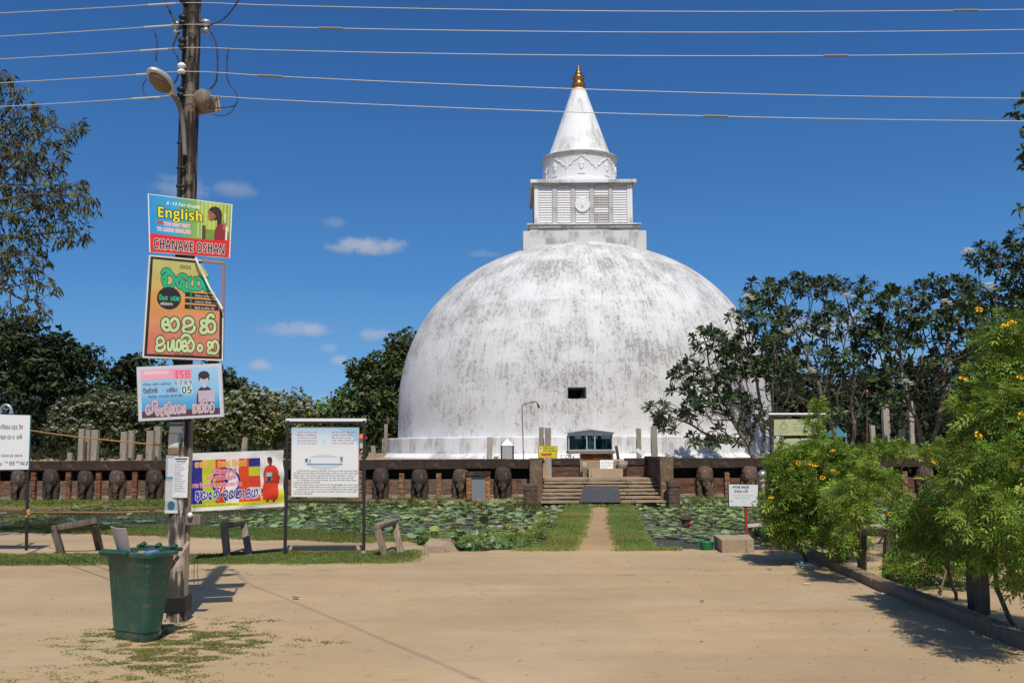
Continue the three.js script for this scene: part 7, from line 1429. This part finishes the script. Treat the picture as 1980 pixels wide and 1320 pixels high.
bush('loose yellow-flowered shrub of low arching sprays behind the first bush', [[1700, 1050], [1780, 1046]], 20.4, [[1660, 876, 40, 16, 0, 0.5], [1720, 866, 46, 14, 0, 0.5], [1790, 872, 46, 14, 0, 0.5], [1840, 862, 36, 18, 0, 0.5]], { n: 190, leaves: 1300, s: 42, flowers: [[1648, 873, 19.8], [1805, 896, 19.8], [1842, 854, 19.8, 1.3]] });
bush('mid-height yellow-flowered shrub over the dark timber frame', [[1770, 1140], [1820, 1150], [1850, 1160]], 15.4, [[1780, 985, 46, 28, -2.2, 0.6], [1830, 960, 46, 32, 0, 0.6], [1780, 1025, 36, 32, -2.2, 0.7], [1830, 1030, 56, 44, -1.8, 0.8], [1790, 1080, 60, 34, 0, 0.6], [1860, 1080, 44, 44, 0, 0.6], [1745, 1100, 30, 22, 0, 0.4]], { n: 360, leaves: 2600, s: 43, flowers: [[1781, 1017, 14.8], [1792, 980, 14.8], [1874, 960, 14.8]] });
bush('tallest yellow-flowered bush filling the right edge above the thick post', [[1925, 1200], [1965, 1215], [2030, 1230]], 11.6, [[1945, 640, 40, 40, 0, 0.5], [1985, 690, 60, 60, 0, 0.7], [1915, 720, 50, 30, 0, 0.5], [1890, 780, 50, 36, 0, 0.5], [1950, 800, 70, 60, -0.5, 0.7], [1885, 850, 44, 36, 0, 0.5], [1940, 900, 70, 60, -0.8, 0.8], [1885, 930, 44, 40, 0, 0.5], [1930, 990, 70, 50, -1.4, 0.9], [1960, 1060, 60, 50, -1.2, 0.8], [1905, 1050, 40, 40, 0, 0.5], [1985, 1130, 40, 30, 0, 0.4], [2060, 800, 90, 200, -0.6, 1.0], [2080, 1010, 100, 120, -1.0, 1.0]], { n: 1150, leaves: 8600, s: 44, len: 0.17, max: 6500, flowers: [[1894, 601, 11.2, 0.9], [1943, 634, 11.1], [1957, 627, 11.1], [1862, 735, 11.1], [1975, 733, 10.8], [1892, 845, 10.7], [1977, 808, 10.6]] });

// ---------------------------------------------------------------- grass
{
  reseed(55);
  const tuft = (h, n, spread, w) => { const L = new Leaves(); for (let i = 0; i < n; i++) { const a = rnd() * 6.28, r = spread * Math.sqrt(rnd()), d = new V3(rr(-0.5, 0.5), 1, rr(-0.5, 0.5)).normalize(), k = rr(0.7, 1.3); L.add(new V3(Math.cos(a) * r, -0.01, Math.sin(a) * r), d, new V3(Math.cos(a * 3), 0, Math.sin(a * 3)), h * rr(0.6, 1.2), w, [k, k * rr(0.95, 1.05), k * 0.9], 0.1, 0.5); } return L.geo(); };
  const gm = leafMat({ transmission: 0.3, roughness: 0.75 });
  const sow = (n, x0, x1, d0, d1, dens, hgt, tone, name, geo) => { const list = [], cols = []; for (let i = 0; i < n; i++) { const d = rr(d0, d1), x = rr(x0, x1); const g = dens(x, d); if (rnd() > g) continue; const s = hgt(x, d) * rr(0.6, 1.35), y = groundY(x, d); list.push(new THREE.Matrix4().compose(new V3(x, y, -d), new THREE.Quaternion().setFromAxisAngle(UP, rnd() * 6.28), new V3(1, s, 1).multiplyScalar(1))); const k = rr(0.65, 1.35) * (1 + 0.35 * wob(x, d, 0.7, 33)), ye = clamp(0.5 + wob(x, d, 0.5, 44)); cols.push(lin(tone[0] * k * (0.85 + 0.4 * ye), tone[1] * k, tone[2] * k)); } return instanced(name, geo, gm, list, cols); };
  const land = (x, d) => (pondIn(x, d) > -0.02 ? 0 : grassy(x, d));
  sow(120000, -14, -1.5, 18, 29.5, land, (x, d) => (d < 21.2 ? 0.75 : 1), [0.215, 0.275, 0.075], 'verge_grass', tuft(0.085, 9, 0.11, 0.012));
  sow(26000, -0.8, 5.0, 20.4, 36.3, land, () => 1, [0.25, 0.32, 0.085], 'path_grass', tuft(0.12, 10, 0.11, 0.014));
  sow(16000, -30, 12, 34.5, 40, (x, d) => (pondIn(x, d) > -0.02 ? 0 : 0.9 * clamp(0.6 + wob(x, d, 0.6, 3) * 1.2)), () => 1, [0.18, 0.25, 0.055], 'bank_grass', tuft(0.2, 9, 0.16, 0.022));
  sow(60000, -7, -1.6, 8.8, 13.4, (x, d) => { const w = Math.hypot((x + 3.75) / 1.6, (d - 11.1) / 1.85) + wob(x, d, 0.8, 5) * 0.5; return ss(1.05, 0.35, w) * ss(-0.02, 0.36, wob(x, d * 1.5, 3.2, 7) * 0.7 + wob(x, d, 7, 8) * 0.5 + 0.2 * ss(0.9, 0.2, w)); }, () => 1, [0.17, 0.215, 0.06], 'weeds', tuft(0.038, 8, 0.05, 0.02));
  sow(9000, 6.0, 16, 10, 28, (x, d) => land(x, d) * 0.8, () => 1, [0.11, 0.15, 0.04], 'grass', tuft(0.09, 8, 0.1, 0.012));
  sow(9000, -2.2, 1.2, 20.9, 25, (x, d) => (pondIn(x, d) > 0.05 ? clamp(0.55 + wob(x, d, 0.8, 8) * 1.4 - 0.5 * ss(22.5, 25, d)) : 0), () => 1, [0.2, 0.27, 0.05], 'water_weed', tuft(0.05, 9, 0.12, 0.03).translate(0, 0.46, 0));
  sow(9000, -16, -3, 26, 37, (x, d) => (pondIn(x, d) > 0.05 ? clamp(0.1 + wob(x, d * 1.6, 0.35, 8) * 2.2) : 0), () => 1, [0.17, 0.22, 0.05], 'water_weed', tuft(0.09, 9, 0.2, 0.03).translate(0, 0.46, 0));
  // reeds in the pond
  const reeds = []; const L = new Leaves();
  for (let i = 0; i < 1500; i++) { const near = i % 3, p = near === 0 ? new V3(rr(-1.6, 1.0), -0.12, -rr(33.5, 37.5)) : near === 1 ? new V3(rr(-9, -2.5), -0.12, -rr(36.5, 39.6)) : new V3(rr(6, 9), -0.12, -rr(36, 39.5)); if (wob(p.x, p.z, 0.9, 5) < -0.1) continue; const d = new V3(rr(-0.5, 0.5), 1, rr(-0.4, 0.4)).normalize(), k = rr(0.6, 1.4); L.add(p, d, sideOf(d), rr(0.2, 0.55), 0.025, [0.15 * k, 0.16 * k, 0.045 * k], 0.1, 0.4); }
  stuff(mesh('reeds', L.geo(), gm));
}
// ---------------------------------------------------------------- lotus pond
{
  reseed(66);
  const pad = (notch, bowl) => { const N = 16, pos = [0, 0, 0], col = [1.15, 1.15, 1.0], idx = []; for (const [r, k] of [[0.55, 0.4], [1, 1]]) for (let i = 0; i <= N; i++) { const a = notch + (i / N) * (6.283 - 2 * notch), w = 1 + 0.05 * Math.sin(a * 5); pos.push(Math.cos(a) * r * w, bowl * r * r * (1 + 0.35 * Math.sin(a * 3 + 1)), Math.sin(a) * r * w); col.push(k < 1 ? 1 : 0.9, k < 1 ? 1 : 0.92, 0.9); } for (let i = 0; i < N; i++) { idx.push(0, i + 2, i + 1); const a = 1 + i, b = N + 2 + i; idx.push(a, a + 1, b, a + 1, b + 1, b); } const g = new THREE.BufferGeometry(); g.setAttribute('position', new THREE.Float32BufferAttribute(pos, 3)); g.setAttribute('color', new THREE.Float32BufferAttribute(col, 3)); g.setIndex(idx); g.computeVertexNormals(); return g; };
  const pg = pad(0.12, 0.07), bowlG = pad(0.02, 0.28), pm = leafMat({ roughness: 0.36, transmission: 0.12, specularIntensity: 1 });
  const cover = (x, d) => { const n = wob(x, d * 0.8, 0.35, 21) * 0.8 + wob(x, d, 1.1, 22) * 0.5; let c = 0.62 + n; if (x < -7) c -= 0.75 * ss(-6.5, -9.5, x) * ss(37, 34.5, d); if (x > pathX(d)) c -= 0.75 * ss(26.5, 22.5, d); if (x > pathX(d)) c += 0.25 * ss(30, 34, d); return clamp(c); };
  const tone = () => { const q = rnd(), k = rr(0.7, 1.3); return q < 0.68 ? [0.225 * k, 0.30 * k, 0.14 * k] : q < 0.88 ? [0.28 * k, 0.36 * k, 0.09 * k] : q < 0.95 ? [0.16 * k, 0.12 * k, 0.06 * k] : [0.09 * k, 0.12 * k, 0.10 * k]; };
  const list = [], cols = [], single = [];
  for (let i = 0; i < 46000; i++) {
    const d = rr(20.9, 39.6), x = rr(-17, 14);
    if (pondIn(x, d) < 0.14 || rnd() > cover(x, d)) continue;
    const r = rr(0.045, 0.145) * (x > pathX(d) ? 0.85 : 1), up = rnd() < 0.15 ? rr(0.03, 0.16) : 0, tilt = up ? 0.35 : 0.05;
    const m = new THREE.Matrix4().compose(new V3(x, -0.094 + up + rnd() * 0.012, -d), new THREE.Quaternion().setFromEuler(new THREE.Euler(rr(-tilt, tilt), rnd() * 6.28, rr(-tilt, tilt))), new V3(r, r, r)), c = tone();
    if (d < 25 && single.length < 150 && Math.abs(x - 1) < 6 && r > 0.115) single.push([m, c]); else { list.push(m); cols.push(lin(...c)); }
  }
  instanced('lily_pads', pg, pm, list, cols);
  const mats = [0, 1, 2, 3, 4, 5].map(() => leafMat({ roughness: 0.36, transmission: 0.12, specularIntensity: 1, color: lin(...tone()) }));
  single.forEach(([m, c], i) => { const o = mesh('lily_pad', pg, mats[i % 6]); m.decompose(o.position, o.quaternion, o.scale); tag(o, 'round green lily pad floating in the near part of the pond', 'lily pad', 'lily pads of the near pond'); });
  // lotus leaves raised on stalks
  const lf = [], lc = [], stalk = [];
  for (let i = 0; i < 900; i++) {
    const d = i < 500 ? rr(21, 24.5) : rr(21.5, 38), x = i < 500 ? rr(-2.2, 0.9) : rr(-9, 9);
    if (pondIn(x, d) < 0.15 || rnd() > cover(x, d) * (i < 500 ? 0.55 : 0.28)) continue;
    const h = rr(0.06, i < 500 ? 0.2 : 0.3), r = rr(0.06, 0.14);
    lf.push(new THREE.Matrix4().compose(new V3(x, h - 0.1, -d), new THREE.Quaternion().setFromEuler(new THREE.Euler(rr(-0.7, 0.7), rnd() * 6.28, rr(-0.7, 0.7))), new V3(r, r, r))); const k = rr(0.8, 1.3); lc.push(lin(0.10 * k, 0.19 * k, 0.06 * k));
    stalk.push(rod(new V3(x, -0.2, -d), new V3(x, h - 0.1, -d), 0.008, 0.007, 4));
  }
  instanced('lotus_leaves', bowlG, pm, lf, lc); stuff(mesh('lotus_stalks', stalk, mat({ color: [0.08, 0.09, 0.03] })));
  const fl = (px, py, col, label, h = 0.3) => { const g = gnd(px, py, -0.1 + h), t = thing('lotus_flower', label, 'flower', g), L = new Leaves(); for (let k = 0; k < 16; k++) { const a = k * 2.4, e = 0.5 + 0.75 * (k / 16), d = new V3(Math.cos(a) * Math.cos(e), Math.sin(e), Math.sin(a) * Math.cos(e)); L.add(new V3(0, 0, 0), d, new V3(-Math.sin(a), 0, Math.cos(a)), 0.12, 0.055, col, 0.25); } mesh('petals', L.geo(), petalMat, t); mesh('stalk', rod(new V3(0, -h - 0.1, 0), new V3(0, 0.01, 0), 0.008, 0.008, 5), M.wood, t); };
  fl(1332, 1019, [0.5, 0.03, 0.08], 'crimson lotus flower standing in the open water right of the path', 0.35); fl(829, 1003, [0.7, 0.4, 0.4], 'pale pink lotus flower among the pads right of the notice board'); fl(967, 1023, [0.75, 0.75, 0.7], 'white lotus flower among the pads left of the path', 0.2); fl(1281, 1004, [0.7, 0.55, 0.5], 'pale small lotus flower in the pond just right of the path', 0.25);
  const pod = (px, py, s, label) => { const g = gnd(px, py, -0.1), t = thing('dry_lotus', label, 'dead plant', g); mesh('leaf', flatUV(rough(new THREE.SphereGeometry(0.11 * s, 12, 8).scale(1.3, 0.45, 1), 0.06, 11, px)).translate(0, 0.16 * s, 0), mat({ color: [0.06, 0.035, 0.025] }), t); mesh('stalk', tube([new V3(0, -0.1, 0), new V3(-0.02, 0.25 * s, 0), new V3(0.02, 0.42 * s, 0.02), new V3(-0.03, 0.5 * s, 0.02)], 0.014, 5), M.wood, t); mesh('seed_head', ball(0.04, -0.03, 0.5 * s, 0.02, 8), M.wood, t); };
  pod(881, 1030, 1, 'dark dried lotus clump in the pond right of the tilted frame'); pod(941, 1022, 0.5, 'low dark dried leaf in the pond left of the path'); pod(960, 1060, 0.6, 'dark curled lotus leaf near the sand edge left of the path'); pod(1377, 1020, 0.9, 'brown dried lotus clump left of the warning sign'); pod(1326, 1018, 1.4, 'tall bare lotus stalk in the water right of the path');
}
renderer.render(scene, camera);
